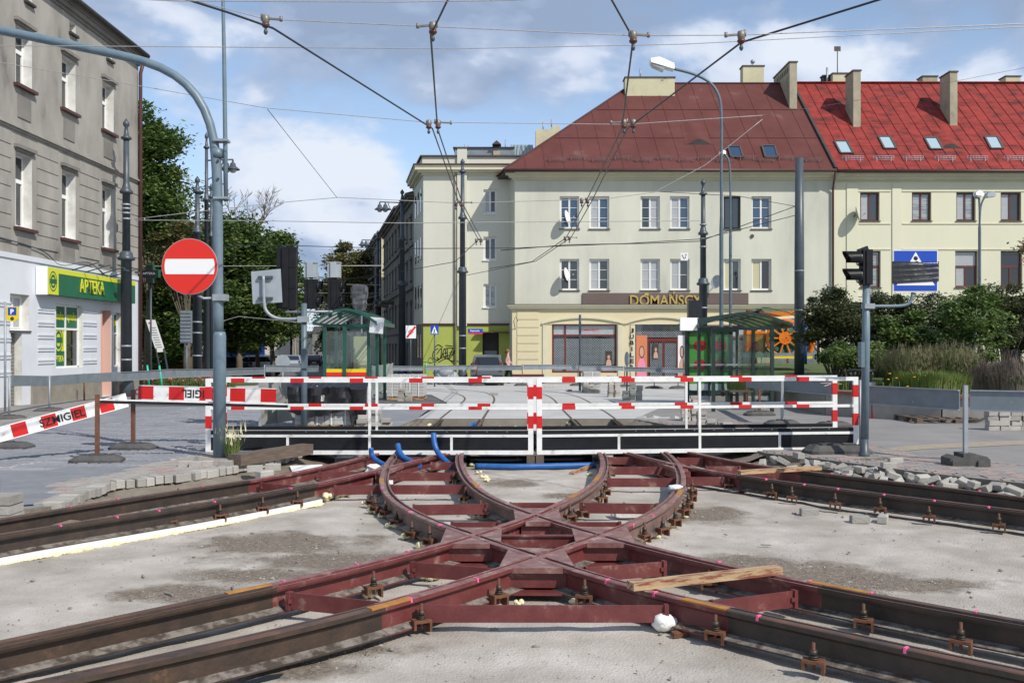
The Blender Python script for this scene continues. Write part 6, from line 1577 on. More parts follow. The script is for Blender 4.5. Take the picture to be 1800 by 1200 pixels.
obj('walker_symbol', MB().sph((cx2, -.0575, B.z-.13), .035, 10, 6, (1, .1, 1)).ext([(cx2-.05, -.0575, B.z-.2), (cx2+.07, -.0575, B.z-.21), (cx2+.02, -.0575, B.z-.17)], (0, -.002, 0)), m_blackp, sg)
z0_ = loc(0, 499).z; z1_ = loc(0, 460).z
mb = MB(); n = 9
for k in range(n):
    a0 = z0_+(z1_-z0_)*k/n; mb.add([(A.x-.01, -.066-.004*(k % 2), a0), (B.x+.01, -.066-.004*(k % 2), a0+.04-(.03 if k > 6 else 0)), (B.x+.01, -.062, a0+(z1_-z0_)/n+.03-(.05 if k > 6 else 0)), (A.x-.01, -.062, a0+(z1_-z0_)/n+.004)], [(0, 1, 2, 3)])
mb.bx(A.x-.01, A.x-.005, -.066, -.02, z0_, z1_).bx(B.x+.005, B.x+.01, -.066, -.02, z0_+.04, z1_); obj('foil_wrap', mb, m_foil, sg)
# signal mast centre-left, seen from behind
v = G(534.5, 758, 0); D = v.y
t = thing('signal_mast', 'grey mast carrying several signals and a square sign, all seen from behind', 'signal mast', tuple(v))
obj('pole', MB().tube([loc(534.5, 760), loc(534.5, 613), loc(534.5, 612), loc(534.5, 533)], [.068, .068, .06, .06], 12), m_pole, t)
obj('service_box', MB().bx(loc(531, 0).x, loc(542, 0).x, -.1, -.06, loc(0, 647).z, loc(0, 613).z), m_pole, t)
obj('sign_arm', MB().tube(smoothp(catmull([loc(531, 560), loc(500, 561), loc(480, 557), loc(467, 545), loc(464, 525), loc(463, 485)], 6), 3), .035, 8), m_galv, t)
obj('arm_clamp', MB().box(loc(533, 561), (.2, .2, .12)), m_galv, t)
Q = [loc(440, 477), loc(492, 472), loc(495, 531), loc(443, 534)]
o = obj('sign_plate', MB().ext([q+Vector((0, .06, 0)) for q in Q], (0, .015, 0)), m_signback, t)
for py in (487, 524): obj('mounting_clip', MB().box(loc(466, py)+Vector((0, .02, 0)), (.3, .06, .05)), m_dark, o)
obj('cross_arm', MB().tube([loc(500, 548)+Vector((0, .1, 0)), loc(583, 547)+Vector((0, .1, 0))], .025, 8), m_galv, t)
c = loc(500, 487)+Vector((0, .25, 0)); o = obj('signal_head', MB().bx(c.x-.2, c.x+.2, .15, .35, c.z-.64, c.z+.64).bx(c.x-.08, c.x+.05, .11, .15, c.z-.62, c.z+.62).bx(c.x-.19, c.x+.19, .14, .15, c.z-.22, c.z-.21).bx(c.x-.19, c.x+.19, .14, .15, c.z+.21, c.z+.22), m_black, t)
for px in (543.5, 585):
    o = sighead(t, loc(px, 516)+Vector((0, .2, 0)), .26, .18, .61, 2, (1, 0, 0), hl=.07)
    c = loc(px-.5, 474)+Vector((0, .2, 0)); obj('control_box', MB().bx(c.x-.13, c.x+.13, .12, .28, c.z-.15, c.z+.15).bx(c.x-.06, c.x+.06, .08, .12, c.z-.15, c.z+.15).bx(c.x-.14, c.x+.14, .1, .3, c.z+.15, c.z+.17), m_signback, t); obj('neck', MB().tube([(c.x, .2, c.z-.17), (c.x, .2, c.z-.14)], .05, 8), m_dark, t)
# ================================================================ ORNAMENTAL COLUMNS
def column(px, base, top, wpx, lab, rings=((.30, 1.5), (.62, 1.35)), finial=True, m=m_dark, arm=None, grp='dark cast-iron columns of the square', d=None, bands=()):
    if d: v = W(px, 0, d); v.z = gz(d)
    else: v = G(px, base, 0)
    h = H+(HY-top)/F*v.y-v.z; r = wpx/F*v.y/2; t = thing('ornamental_column', lab, 'street column', tuple(v), 0, grp)
    k1, k2 = h*.49, h*.73
    obj('base', MB().lathe([(r*1.35, 0), (r*1.35, .5), (r*1.1, .62), (r*1.1, .8)], n=14), m, t)
    obj('lower_shaft', MB().lathe([(r*1.02, .8), (r*.95, k1), (r*1.5, k1+.03), (r*1.6, k1+.1), (r*1.2, k1+.16), (r*1.1, k1+.28), (r*.8, k1+.34)], n=14), m, t)
    obj('upper_shaft', MB().lathe([(r*.72, k1+.34), (r*.68, k2), (r*1.15, k2+.02), (r*1.2, k2+.1), (r*.8, k2+.18), (r*.55, k2+.4), (r*.5, h-.75)], n=12), m, t)
    if finial: obj('finial', MB().lathe([(r*.5, h-.75), (r*.9, h-.72), (r*1.0, h-.66), (r*.5, h-.6), (r*.35, h-.4), (r*.3, h-.3), (r*.55, h-.24), (r*.6, h-.15), (r*.35, h-.08), (r*.1, h)], n=12), m, t)
    for b_ in bands:
        z = H+(HY-b_)/F*v.y-v.z; obj('steel_band', MB().lathe([(r*.82 if z > k1 else r*1.06, z-.03), (r*.82 if z > k1 else r*1.06, z+.03)], n=14), m_galv, t)
    if arm:
        side_, zf, ln = arm; z = h*zf; s = side_
        mb = MB().tube([(0, 0, z), (s*ln, 0, z+.05)], .035, 6); mb.tube(catmull([Vector((0, 0, z-.9)), Vector((s*ln*.4, 0, z-.6)), Vector((s*ln*.6, 0, z-.15)), Vector((s*ln*.62, 0, z))], 5), .025, 6); obj('lamp_arm', mb, m, t)
        for q in ((ln*.75, ln) if ln > 1 else (ln,)):
            ld = obj('lantern', MB().lathe([(.04, .12), (.05, 0), (.12, -.06), (.14, -.18), (.3, -.3), (.32, -.34)], (s*q, 0, z-.08), 12), m, t)
            obj('lamp_bowl', MB().sph((s*q, 0, z-.42), .17, 10, 6, (1, 1, .9)), m_glassc, ld)
    return t
column(222, 690, 209, 19, 'tall dark column standing in front of the pharmacy building', d=34.0, bands=(360, 367, 375, 385, 608, 632))
column(347, 683, 310, 16, 'dark column partly behind the no entry sign', bands=(566, 585, 625))
column(363, 652, 233, 11, 'slimmer dark column just left of the no entry pole, lantern arm to the right', arm=(1, .89, 1.2), grp=None, d=44)
column(371, 650, 322, 8, 'thin dark column between two others left of the no entry pole', grp=None, d=48)
column(813, 674, 279, 13, 'dark column in front of the graffiti block', bands=(590, 612))
column(707, 640, 333, 12, 'dark column with twin lanterns hanging left, before the old tenements', arm=(-1, .93, 1.35), grp=None, d=58)
column(664, 640, 405, 9, 'distant column with lantern down the side street', arm=(-1, .93, 1.3), grp=None, d=80)
column(642, 640, 448, 5, 'farthest visible lantern column down the side street', arm=(-1, .93, 1.3), grp=None, d=115)
column(1236, 668, 314, 15, 'dark column rising behind the right shelter', d=43, bands=(395, 410, 420, 434, 541))
# plain tram mast
v = W(1405, 0, 37.5); v.z = gz(37.5)
t = thing('tram_mast', 'plain thick dark mast without finial, right of the shelter', 'tram mast', tuple(v)); D = v.y
obj('mast', MB().lathe([(.19, 0), (.185, loc(0, 440).z), (.15, loc(0, 278).z)], n=16), m_dark, t)
for py in (360, 368, 376, 390, 476, 545, 583): obj('steel_band', MB().lathe([(.165 if py < 400 else .19, loc(0, py).z-.02), (.165 if py < 400 else .19, loc(0, py).z+.02)], n=14), m_galv, t)
v = W(1421, 571, 37.2); solo('switch_box', MB().bx(v.x-.17, v.x+.17, v.y-.1, v.y+.1, v.z-.2, v.z+.2), m_galv, 'small grey box fixed right of the plain tram mast', 'box', tuple(v))
solo('blue_tube', MB().tube([W(1416, 640, 36.9), W(1416, 566, 36.9)], .06, 8), m_blue, 'blue cable tube running up behind the plain tram mast', 'tube', tuple(W(1416, 640, 36.9)))
# distant columns down the street (left)
column(421, 640, 482, 7, 'dark column in the shade under the park trees', d=60, grp=None)
# ================================================================ STREET LAMPS (grey)
def lamp(px, d, top, pts, head, lab, r=.06, two=None, hs=1.0):
    v = W(px, 0, d); v.z = gz(d); t = thing('street_lamp', lab, 'street lamp', tuple(v)); f_ = lambda a, b: W(a, b, d)-v
    P = [f_(px, 640), f_(px, 500), f_(px, 450)]+[f_(*q) for q in pts]; P[0].z = 0
    PP = smoothp(catmull(P, 6), 3); obj('pole', MB().tube(PP, [r if p.z < 6 else r*.7 for p in PP], 10), m_pole, t)
    def hd(a, b, s):
        A = f_(*a); B = f_(*b); u = (B-A); L_ = u.length
        mb = MB(); w = .13*hs
        mb.mat(0); mb.ext([A+Vector((0, -w, .0)), B+Vector((0, -w, 0)), B+Vector((0, -w*.7, .14*hs)), A.lerp(B, .35)+Vector((0, -w*.7, .19*hs)), A+Vector((0, -w*.7, .1*hs))], (0, 2*w, 0))
        h_ = obj('lamp_head', mb, m_signwhite, t); obj('lamp_glass', MB().ext([A.lerp(B, .02)+Vector((0, -w*.9, -.003)), A.lerp(B, .62)+Vector((0, -w*.9, -.003)), A.lerp(B, .55)+Vector((0, -w*.8, -.09*hs)), A.lerp(B, .08)+Vector((0, -w*.8, -.05*hs))], (0, w*1.8, 0)), m_glassc, h_)
    for a, b in head: hd(a, b, 1)
    return t, f_
lamp(1268, 33, 120, [(1268, 300), (1268, 200), (1262, 165), (1245, 143), (1215, 129), (1183, 121)], [((1143, 112), (1184, 124))], 'grey lamp post arching left over the brown roof, white head', .07, hs=1.5)
lamp(1284, 35, 270, [(1284, 350), (1283, 300), (1280, 280), (1273, 271)], [((1265, 270), (1275, 272))], 'thin grey post with a short bent top behind the arching lamp', .055, hs=.8)
t, f_ = lamp(1722, 34, 345, [(1722, 400), (1722, 370), (1721, 348)], [((1714, 344), (1726, 345))], 'thin grey lamp post with two small heads by the right shrubs', .05)
obj('lamp_arm', MB().tube(catmull([f_(1722, 395), f_(1724, 365), f_(1729, 350), f_(1736, 345)], 5), .03, 6), m_pole, t)
obj('lamp_head', MB().ext([f_(1733, 347), f_(1751, 345), f_(1749, 337), f_(1738, 338)], (0, .25, 0)), m_signback, t)
# ================================================================ OVERHEAD WIRES
def Zp(px, py, z=5.6): d = F*(z-H)/(HY-py); return Vector(((px-CX)/F*d, d, z))
def wire(pts, lab, r=.009, m=m_wire, z=5.6, nm='contact_wire', cat='wire', raw=False):
    P = pts if raw else [Zp(p[0], p[1], z if len(p) < 3 else p[2]) for p in pts]
    P = [Vector(p) for p in P]; Q = [P[0]]
    for a, b in zip(P, P[1:]):
        k = 6
        for i in range(1, k+1): s = i/k; q = a.lerp(b, s); q.z -= .0; Q.append(q)
    mb = MB().tube(Q, [max(r, min(.016, r*q.y/22)) for q in Q], 6); return solo(nm, mb, m, lab, cat, tuple(Q[0]))
wire([(-100, -160), (330, 0), (400, 22), (480, 50), (760, 226), (807, 358), (841, 421), (800, 460), (700, 478), (600, 492)], 'thick contact wire from the top left joining the pair beside the block of flats', .013)
wire([(830, -70), (787, 0), (765, 46), (757, 60), (769, 226), (813, 358), (848, 424)], 'contact wire falling from the top centre left', .013)
wire([(1040, -60), (1075, 0), (1113, 68), (1093, 226), (1031, 352), (995, 418), (935, 460), (860, 472)], 'contact wire falling from the top centre right', .013)
wire([(1900, -110), (1545, 0), (1303, 75), (1103, 226), (1040, 354), (1004, 417), (942, 459), (800, 488), (640, 525)], 'long contact wire curving from the top right across the brown roof', .013)
def spw(lst, d, lab, r=.006, m=m_wirel, d2=None):
    P = [W(x, y, d+(0 if d2 is None else (d2-d)*i/(len(lst)-1))) for i, (x, y) in enumerate(lst)]
    return wire(P, lab, r, m, nm='span_wire', cat='wire', raw=True)
spw([(-100, -12), (345, 2), (467, 34), (757, 47), (1113, 63), (1303, 62), (1900, 38)], 11.8, 'upper span wire carrying the four nearest insulators')
spw([(-100, -20), (300, 2), (700, 4), (900, 1), (1300, -22)], 10.5, 'faint span wire at the top edge of the picture', .005)
spw([(-100, 80), (240, 82), (800, 86), (1200, 78), (1900, 42)], 14, 'straight span wire crossing below the top insulators')
spw([(-100, 96), (0, 110), (250, 152), (467, 190), (750, 215), (1100, 219), (1340, 203)], 16.7, 'span wire with the paired insulators in mid sky')
spw([(1340, 203), (1500, 178), (1900, 100)], 16.7, 'thin span wire running from the brown roof to the upper right', .004, m_wire, 30)
spw([(470, 192), (592, 347)], 17, 'slanting wire between two span wires in the left sky', .006, m_wire, 25)
spw([(236, 385), (470, 358), (595, 347), (805, 357), (1060, 350), (1150, 338), (1240, 290), (1340, 210)], 25.9, 'span wire crossing in front of the block of flats', .008, m_wirel)
spw([(237, 387), (450, 388), (700, 392), (950, 390), (1230, 388)], 32, 'level span wire at the height of the upper windows', .009, m_wirel)
spw([(350, 438), (450, 430), (700, 437), (900, 436), (1100, 428), (1235, 420), (1400, 378)], 34, 'span wire running to the column by the right shelter', .009, m_wire)
spw([(880, 440), (1000, 430), (1130, 428), (1230, 424), (1400, 362)], 34, 'dark feeder wire ending at the plain mast', .01, m_wire)
spw([(1160, 337), (1300, 345), (1400, 363)], 36, 'wire from the roof corner to the plain mast', .007, m_wire)
spw([(352, 575), (420, 556), (640, 578)], 50, 'low span wire under the park trees', .012, m_wirel)
random.seed(8)
for k in range(13):
    d = 44+k*14; y = HY-(5.4+random.uniform(-.1, .5)-H)/d*F
    spw([(525-(d < 90)*110-random.uniform(0, 60)*60/d*3, y-random.uniform(-4, 6)), (560+(10 if d > 100 else 110), y+random.uniform(-3, 3))], d, ORD[k]+' nearest of the receding span wires over the side street', .014).__setitem__('group', 'span wires receding down the side street')
def insul(px, py, dx, lab, z=5.75, d=None, n=1):
    c = W(px, py, d) if d else Zp(px, py, z); t = thing('wire_hanger', lab, 'wire hanger', tuple(c), 0, None); s = c.y/11.8
    s = .72*min(1.4, max(.8, s**.5))
    obj('bar', MB().beam((-.06*s*dx, 0, .04), (.26*s*dx, 0, .03*s), .03, .022).tube([(.26*s*dx, 0, .0), (.26*s*dx, 0, .06)], .02, 6).tube([(-.06*s*dx, 0, .01), (-.06*s*dx, 0, .09)], .018, 6), m_alu, t)
    for k in range(n):
        x = -.1*k*dx*1.6
        obj('cone', MB().lathe([(.02, -.08), (.045, -.03), (.05, .0), (.045, .05), (.02, .06)], (x, 0, .02), 10), m_alu, t); obj('insulator', MB().lathe([(.03, -.075), (.05, -.055), (.05, -.035), (.03, -.02)], (x, 0, .0), 10), m_insul, t)
        obj('wire_clip', MB().lathe([(.014, -.16), (.028, -.13), (.014, -.085)], (x, 0, 0), 8), m_dark, t)
    return t
D8 = 11.8
insul(467, 38, 1, 'wire hanger with insulator at the upper left of the sky', d=D8); insul(761, 50, -1, 'wire hanger with insulator at the top centre, bar to the left', d=D8)
insul(1113, 66, 1, 'wire hanger with insulator at the top, right of centre', d=D8); insul(1303, 66, -1, 'wire hanger with insulator at the upper right, bar to the left', d=D8)
insul(770, 219, 1, 'double wire hanger in mid sky above the block of flats', d=16.7, n=2); insul(1097, 218, -1, 'double wire hanger in front of the brown roof', d=16.7, n=2)
insul(812, 358, 1, 'wire hanger at the tall column top of the flats', d=25.8, n=2); insul(1033, 353, 1, 'wire hanger in front of the cream facade', d=25.8, n=2)
insul(845, 423, 1, 'small wire hanger left of the cream corner', d=35, n=2); insul(1001, 419, 1, 'small wire hanger over the cream facade beside the dish', d=34.5, n=2)
# ================================================================ BUS SHELTERS
m_roofglass = glassmat('roof_glass', (.85, .9, .87), .5)
def shelter(x0, x1, y0, y1, h, gm, lab, loc0, roofov=.25, arch_h=.32, side='r'):
    t = thing('tram_shelter', lab, 'shelter', loc0); w = x1-x0; X0 = x0-loc0[0]; Y0 = y0-loc0[1]; L_ = y1-y0
    for (x, y) in ((0, 0), (w, 0), (0, L_), (w, L_), (0, L_/2), (w, L_/2)):
        obj('post', MB().bx(X0+x-.045, X0+x+.045, Y0+y-.045, Y0+y+.045, 0, h), gm, t)
    # curved roof with ribs
    n = 12; P = []
    for i in range(n+1):
        s = i/n; P.append((X0-roofov+(w+2*roofov)*s, h+.03+arch_h*math.sin(math.pi*s)))
    mb = MB(); vs = []
    for q in (0, 1):
        for (x, z) in P: vs.append((x, Y0-.35+(L_+.7)*q, z)); 
    mb.add(vs, [(i, i+1, n+2+i, n+1+i) for i in range(n)], True); mb.add([(a, b, c-.02) for a, b, c in vs], [(n+1+i, n+2+i, i+1, i) for i in range(n)], True)
    obj('roof', mb, m_roofglass, t)
    for q in range(6):
        y = Y0-.35+(L_+.7)*q/5; mb = MB()
        for (a, b), (c, d) in zip(P, P[1:]): mb.beam((a, y, b), (c, y, d), .05, .07)
        obj('roof_rib', mb, gm, t)
    for xr in (X0-roofov-.04, X0+w+roofov): obj('roof_rim', MB().bx(xr, xr+.04, Y0-.36, Y0+L_+.36, h-.05, h+.06), gm, t)
    for y in (0, L_): obj('cross_beam', MB().bx(X0, X0+w, Y0+y-.03, Y0+y+.03, h-.1, h-.02), gm, t)
    return t, X0, Y0, w, L_
# right shelter
y0 = 25.8; x0 = (1254-CX)/F*y0; x1 = (1357-CX)/F*y0
t, X0, Y0, w, L_ = shelter(x0, x1, y0, y0+4.0, 2.28, m_dkgreen2, 'dark green tram shelter with curved roof and apple advertisement on the right', (x0, y0, 0), .42, .3)
for k in range(2): obj('glass_wall', MB().bx(X0+w-.01, X0+w+.01, Y0+.1+k*2, Y0+1.9+k*2, .25, 2.1), m_glass, t)
obj('glass_wall', MB().bx(X0+.05, X0+w-.05, Y0-.01, Y0+.01, .25, 2.1) if 0 else MB().bx(X0+w*.45, X0+w-.05, Y0+L_-.01, Y0+L_+.01, .25, 2.1), m_glass, t)
for x in (X0+w*.45, X0+w*.72): obj('mullion', MB().bx(x-.03, x+.03, Y0+L_-.04, Y0+L_+.04, .2, 2.2), m_dkgreen2, t)
for z in (.22, 1.05): obj('glazing_rail', MB().bx(X0, X0+w, Y0+L_-.02, Y0+L_+.02, z, z+.05), m_dkgreen2, t)
obj('etched_band', MB().bx(X0+.1, X0+w, Y0+L_-.06, Y0+L_-.045, 1.15, 1.2), m_signback, t)
be = obj('bench', MB().bx(X0+.55, X0+w-.2, Y0+1.2, Y0+1.7, .46, .5), m_woodd, t)
for x in (X0+.7, X0+w-.35): obj('bench_leg', MB().bx(x-.03, x+.03, Y0+1.3, Y0+1.6, 0, .46), m_dkgreen2, be)
obj('timetable', MB().box((X0-.7, Y0-.2, 2.33), (.5, .04, .34), .3), m_signwhite, t)
obj('timetable_arm', MB().beam((X0-.7, Y0-.15, 2.3), (X0, Y0, 2.25), .04, .04), m_dkgreen2, t)
# advertisement case at its far left
def adcase(par, ax, ay, aw, z0, z1, apples=True):
    fr = obj('advert_case', MB().bx(ax-.09, ax, ay-.08, ay+.08, .0, z1+.15).bx(ax+aw, ax+aw+.09, ay-.08, ay+.08, .0, z1+.15).bx(ax, ax+aw, ay-.08, ay+.08, z1, z1+.14).bx(ax, ax+aw, ay-.08, ay+.08, z0-.14, z0), m_dkgreen2, par)
    obj('poster', MB().bx(ax, ax+aw, ay-.02, ay+.02, z0, z1), m_adgreen, fr)
    obj('poster_footer', MB().bx(ax, ax+aw, ay-.026, ay-.0205, z0, z0+.2), m_signwhite, fr)
    for k, z in enumerate((z1-.42, z1-1.02)):
        for x in (ax+aw*.27, ax+aw*.77):
            r = .2; n = 18; pts = []
            for i in range(n):
                a = 2*math.pi*i/n; rr = r*(1+(.04*math.cos(2*a)) - (.12 if abs(math.sin(a)-1) < .06 else 0)) if k == 0 else r*(1+.07*math.cos(5*a)); pts.append((x+rr*math.cos(a), ay-.021, z+rr*.92*math.sin(a)))
            o = obj('apple_print', MB().ext(pts, (0, -.002, 0)), m_apple, fr); obj('stem_print', MB().beam((x, ay-.025, z+r*.75), (x-.02, ay-.025, z+r*1.2), .02, .004, (0, 1, 0)), m_letter, fr)
v = W(1211, 0, 29.9); adcase(t, v.x-x0, 29.9-y0, 1.25, .38, 1.98+.2)
v2 = W(1262, 0, 29.9)
# left shelter
y0 = 28.6; x0 = (571-CX)/F*y0; x1 = (648-CX)/F*y0
t, X0, Y0, w, L_ = shelter(x0, x1, y0, y0+3.6, 2.42, m_dkgreen, 'green tram shelter with curved roof and yellow and red stripe on the left', (x0, y0, gz(y0)), .25, .38)
obj('post', MB().bx(X0+w*.45-.05, X0+w*.45+.05, Y0-.05, Y0+.05, 0, 2.42), m_dkgreen, t)
for a, b in ((.05, w*.45-.05), (w*.45+.05, w-.05)):
    g = obj('glass_wall', MB().bx(X0+a, X0+b, Y0-.01, Y0+.01, .45, 2.2), m_glass, t); obj('stripe', MB().bx(X0+a, X0+b, Y0-.02, Y0-.012, .98, 1.08), m_yellow, g); obj('stripe', MB().bx(X0+a, X0+b, Y0-.02, Y0-.012, .86, .98), m_signred, g)
for k in range(2): obj('glass_wall', MB().bx(X0-.01, X0+.01, Y0+.1+k*1.8, Y0+1.7+k*1.8, .45, 2.1), m_glass, t)
obj('glass_wall', MB().bx(X0, X0+w, Y0+L_-.01, Y0+L_+.01, .3, 2.2), m_glass, t)
obj('notice_board', MB().bx(X0+.75, X0+1.25, Y0+.6, Y0+.66, .9, 2.05), m_glassy, t)
obj('timetable', MB().box((X0+w+.28, Y0-.3, 2.36), (.42, .04, .46), -.25, 0, .1), m_signwhite, t)
# wrapped sign behind the left shelter
v = W(632, 525, 33); t2 = thing('wrapped_sign', 'sign wrapped in torn grey foil above the left shelter roof', 'wrapped sign', tuple(v)); mb = MB()
random.seed(3)
n = 9; vs = []
for j in range(9):
    zz = -.42+.9*j/8; ww = .28*(1 if 1 < j < 8 else .75)-.02*(j < 4)
    for k in range(n*2):
        a = 2*math.pi*k/(n*2); cx_2 = math.copysign(abs(math.cos(a))**.45, math.cos(a)); sy_2 = math.copysign(abs(math.sin(a))**.6, math.sin(a)); vs.append((cx_2*ww+random.uniform(-.03, .03), sy_2*.1+random.uniform(-.03, .03), zz+random.uniform(-.03, .03)))
mb.add(vs, [(j*18+k, j*18+(k+1) % 18, (j+1)*18+(k+1) % 18, (j+1)*18+k) for j in range(8) for k in range(18)]); obj('foil', mb, mat('grey_foil', (.04, .042, .05), (.1, .105, .115), .35, 4, bump=.6, bscale=8), t2)
obj('pole', MB().tube([(0.05, .1, -3.2), (0.05, .1, 0)], .04, 8), m_pole, t2)
# black wrapped display & white plate on the column by the right shelter
v = W(1222, 543, 30); solo('wrapped_display', MB().bx(v.x-.21, v.x+.21, v.y, v.y+.25, v.z-.27, v.z+.27), m_foil, 'square display wrapped in black foil above the right shelter', 'display', tuple(v))
v = W(1203, 451, 36); t2 = thing('wire_sign', 'small white sign with an end mark hanging from the span wire', 'sign', tuple(v)); obj('plate', MB().bx(-.14, .14, -.01, .01, -.14, .14), m_signwhite, t2)
obj('mark', MB().beam((-.09, -.015, .07), (-.02, -.015, -.07), .025, .004, (0, 1, 0)).beam((-.02, -.015, -.07), (.02, -.015, -.07), .025, .004, (0, 1, 0)).beam((.02, -.015, -.07), (.05, -.015, .02), .025, .004, (0, 1, 0)).beam((.02, -.015, .07), (.09, -.015, .07), .025, .004, (0, 1, 0)), m_letter, t2)
# ================================================================ PALLETS OF BLOCKS
def blockpallet(px0, px1, ytop, ybase, dep, lab, straps=3, z=0, rows=None, rz=0):
    A = G(px0, ybase, 0); d = A.y; w = (px1-px0)/F*d; h = (ybase-ytop)/F*d; t = thing('block_pallet', lab, 'pallet of blocks', (A.x, d, A.z), rz)
    pl = obj('pallet', MB().bx(0, w, .02, .1, 0, .1).bx(0, w, dep-.1, dep-.02, 0, .1).bx(w/2-.05, w/2+.05, .0, dep, .0, .1), m_wood, t)
    for k in range(5): obj('pallet_slat', MB().bx(w*k/5+.02, w*(k+1)/5-.04, 0, dep, .1, .125), m_wood, pl)
    bh, bl = .1, .2; nr = int((h-.13)/bh); nc = max(1, round(w/bl)); bl = w/nc; nd = max(1, int(dep/.1)); sh = {}
    key = MB().bx(.004, bl-.004, 0, dep, .002, bh-.004).mesh('paving_row', m_paverg)
    for r in range(nr):
        for c in range(nc): inst('paving_row', key, t, (c*bl+random.uniform(-.004, .004), random.uniform(-.01, .01), .128+r*bh))
    for k in range(straps):
        x = w*(k+.6)/(straps+.2); obj('strap', MB().bx(x-.012, x+.012, -.016, -.012, .12, .13+nr*bh).bx(x-.012, x+.012, -.016, dep, .13+nr*bh, .134+nr*bh), m_signwhite, t)
    return t, w, nr*bh+.13
t, w, h = blockpallet(518, 622, 672, 757, 1.0, 'pallet of grey blocks half wrapped in black foil behind the left footbridge', 4)
mb = MB(); n = 26; random.seed(11); vs = []
for j in range(9):
    for i in range(n+1):
        s = i/n; xx = -.12+(w+.4)*s; yy2 = -.12+.03*math.sin(s*23+j) if j < 5 else -.05+(j-4)*.28
        zb = h*.42 - .1*math.sin(s*5) - (.35 if s > .8 else 0)
        zz = zb+(h+.1-zb)*min(j, 5)/5
        vs.append((xx+random.uniform(-.01, .01), yy2+random.uniform(-.015, .015), zz+random.uniform(-.01, .03)+(.03 if j > 5 else 0)))
mb.add(vs, [(j*(n+1)+i, j*(n+1)+i+1, (j+1)*(n+1)+i+1, (j+1)*(n+1)+i) for j in range(8) for i in range(n)], False)
obj('foil_cover', mb, m_foil, t)
blockpallet(622, 640, 668, 755, 1.0, 'narrow leaning stack of grey slabs right of the foil-wrapped pallet', 0)
blockpallet(680, 745, 656, 703, 1.2, 'strapped pallet of grey blocks seen through the left footbridge near the far road', 4)
blockpallet(1026, 1056, 650, 690, 1.0, 'white-grey block pallet behind the right footbridge', 1)
random.seed(31)
def bstack(px, base, cols, rows, lab, grp, depth=1, jit=.03, me=PV, rz=0):
    v = G(px, base, 0)
    for c in range(cols):
        for r in range(rows if isinstance(rows, int) else rows[c]):
            o = bpy.data.objects.new('paving_block', me); C.objects.link(o); o.location = (v.x+c*.215+random.uniform(-jit, jit)*.6, v.y+random.uniform(-jit, jit), v.z+.045+r*.085); o.rotation_euler = (0, 0, rz+random.uniform(-.25, .25)); o.scale = (1, 1.3, 1); setp(o, lab+', '+ORD[r]+' row up'+(', '+({2: ['left', 'right'], 3: ['left', 'middle', 'right']}[cols][c])+' column' if cols > 1 else ''), 'paving block', grp)
bstack(706, 705, 2, (5, 4), 'grey block in the pile beside the strapped pallet', 'pile by the strapped pallet')
bstack(660, 765, 2, (6, 4), 'block in the pile right of the foil-wrapped pallet', 'pile right of the foil pallet')
bstack(636, 758, 1, (4,), 'paving block in the short pile at the foot of the slabs', 'pile at the foot of the slabs')
bstack(1030, 691, 3, (4, 7, 2), 'block in the small piles beside the pale pallet', 'piles beside the pale pallet')
bstack(1074, 698, 2, (9, 8), 'block in the tall ragged pile behind the footbridge', 'tall ragged pile', rz=.4)
bstack(1100, 705, 3, (4, 8, 6), 'block in the broad pile left of the shelter', 'broad pile left of the shelter')
bstack(1206, 740, 2, (5, 7), 'block in the pile at the shelter front', 'pile near the shelter front')
bstack(1233, 750, 2, (4, 2), 'block in the low heap below the advertisement', 'low heap below the advertisement')
for px, py, lab in ((1277, 749, 'single paving block lying before the right shelter'), (1271, 748, 'paving block beside the single one before the right shelter'), (868, 695, 'paving block alone on the track concrete'), (962, 682, 'grey block of a pair by the far kerb, left'), (976, 682, 'grey block of a pair by the far kerb, right'), (1000, 688, 'small block before the ragged pile')): loose(px, py, 0, random.uniform(-.3, .3), 0, 0, lab, me=PV, sc=(1.5, 1.5, 1.5) if px < 1000 else (1.2, 1.3, 1.2))
# rubble on the broken concrete
mb = MB(); random.seed(41)
for k in range(420):
    px = random.choice([random.uniform(690, 760), random.uniform(855, 1010), random.uniform(1100, 1180), random.uniform(640, 700)]); py = random.uniform(738, 757)
    v = G(px, py, -.17); r = random.uniform(.015, .06); mb.sph(v, r, 5, 3, (1.2, 1, .7), .35)
o = obj('rubble', mb, m_concd, kind='stuff'); setp(o, 'broken concrete rubble along the far edge of the pit', 'rubble')
for fi, (px, py, r, lab) in enumerate(((748, 740, .13, ''), (760, 752, .1, ''), (950, 738, .07, ''), (930, 747, .08, ''), (905, 752, .05, ''), (1140, 743, .1, ''), (822, 757, .1, ''), (1000, 748, .09, ''))):
    foam(px, py, r, -.16, lab='foam lump at the broken far pit edge, '+('left end', 'left, behind the first', 'centre, farther one', 'left of centre', 'small one left of the joint', 'right end by the rails', 'beside the blue pipe', 'between the right rails')[fi])
v = G(1130, 742, -.1); 
for k in range(5): solo('concrete_chunk', MB().box(Vector((v.x+k*.18, v.y+random.uniform(-.2, .3), -.05)), (.22, .3, .12), random.uniform(0, 3), random.uniform(-.3, .3), .2), m_paverg, ORD[k]+' from the left of the concrete chunks by the right rails beyond the footbridge', 'concrete chunk', (v.x+k*.18, v.y, 0), 'concrete chunks by the far rails')
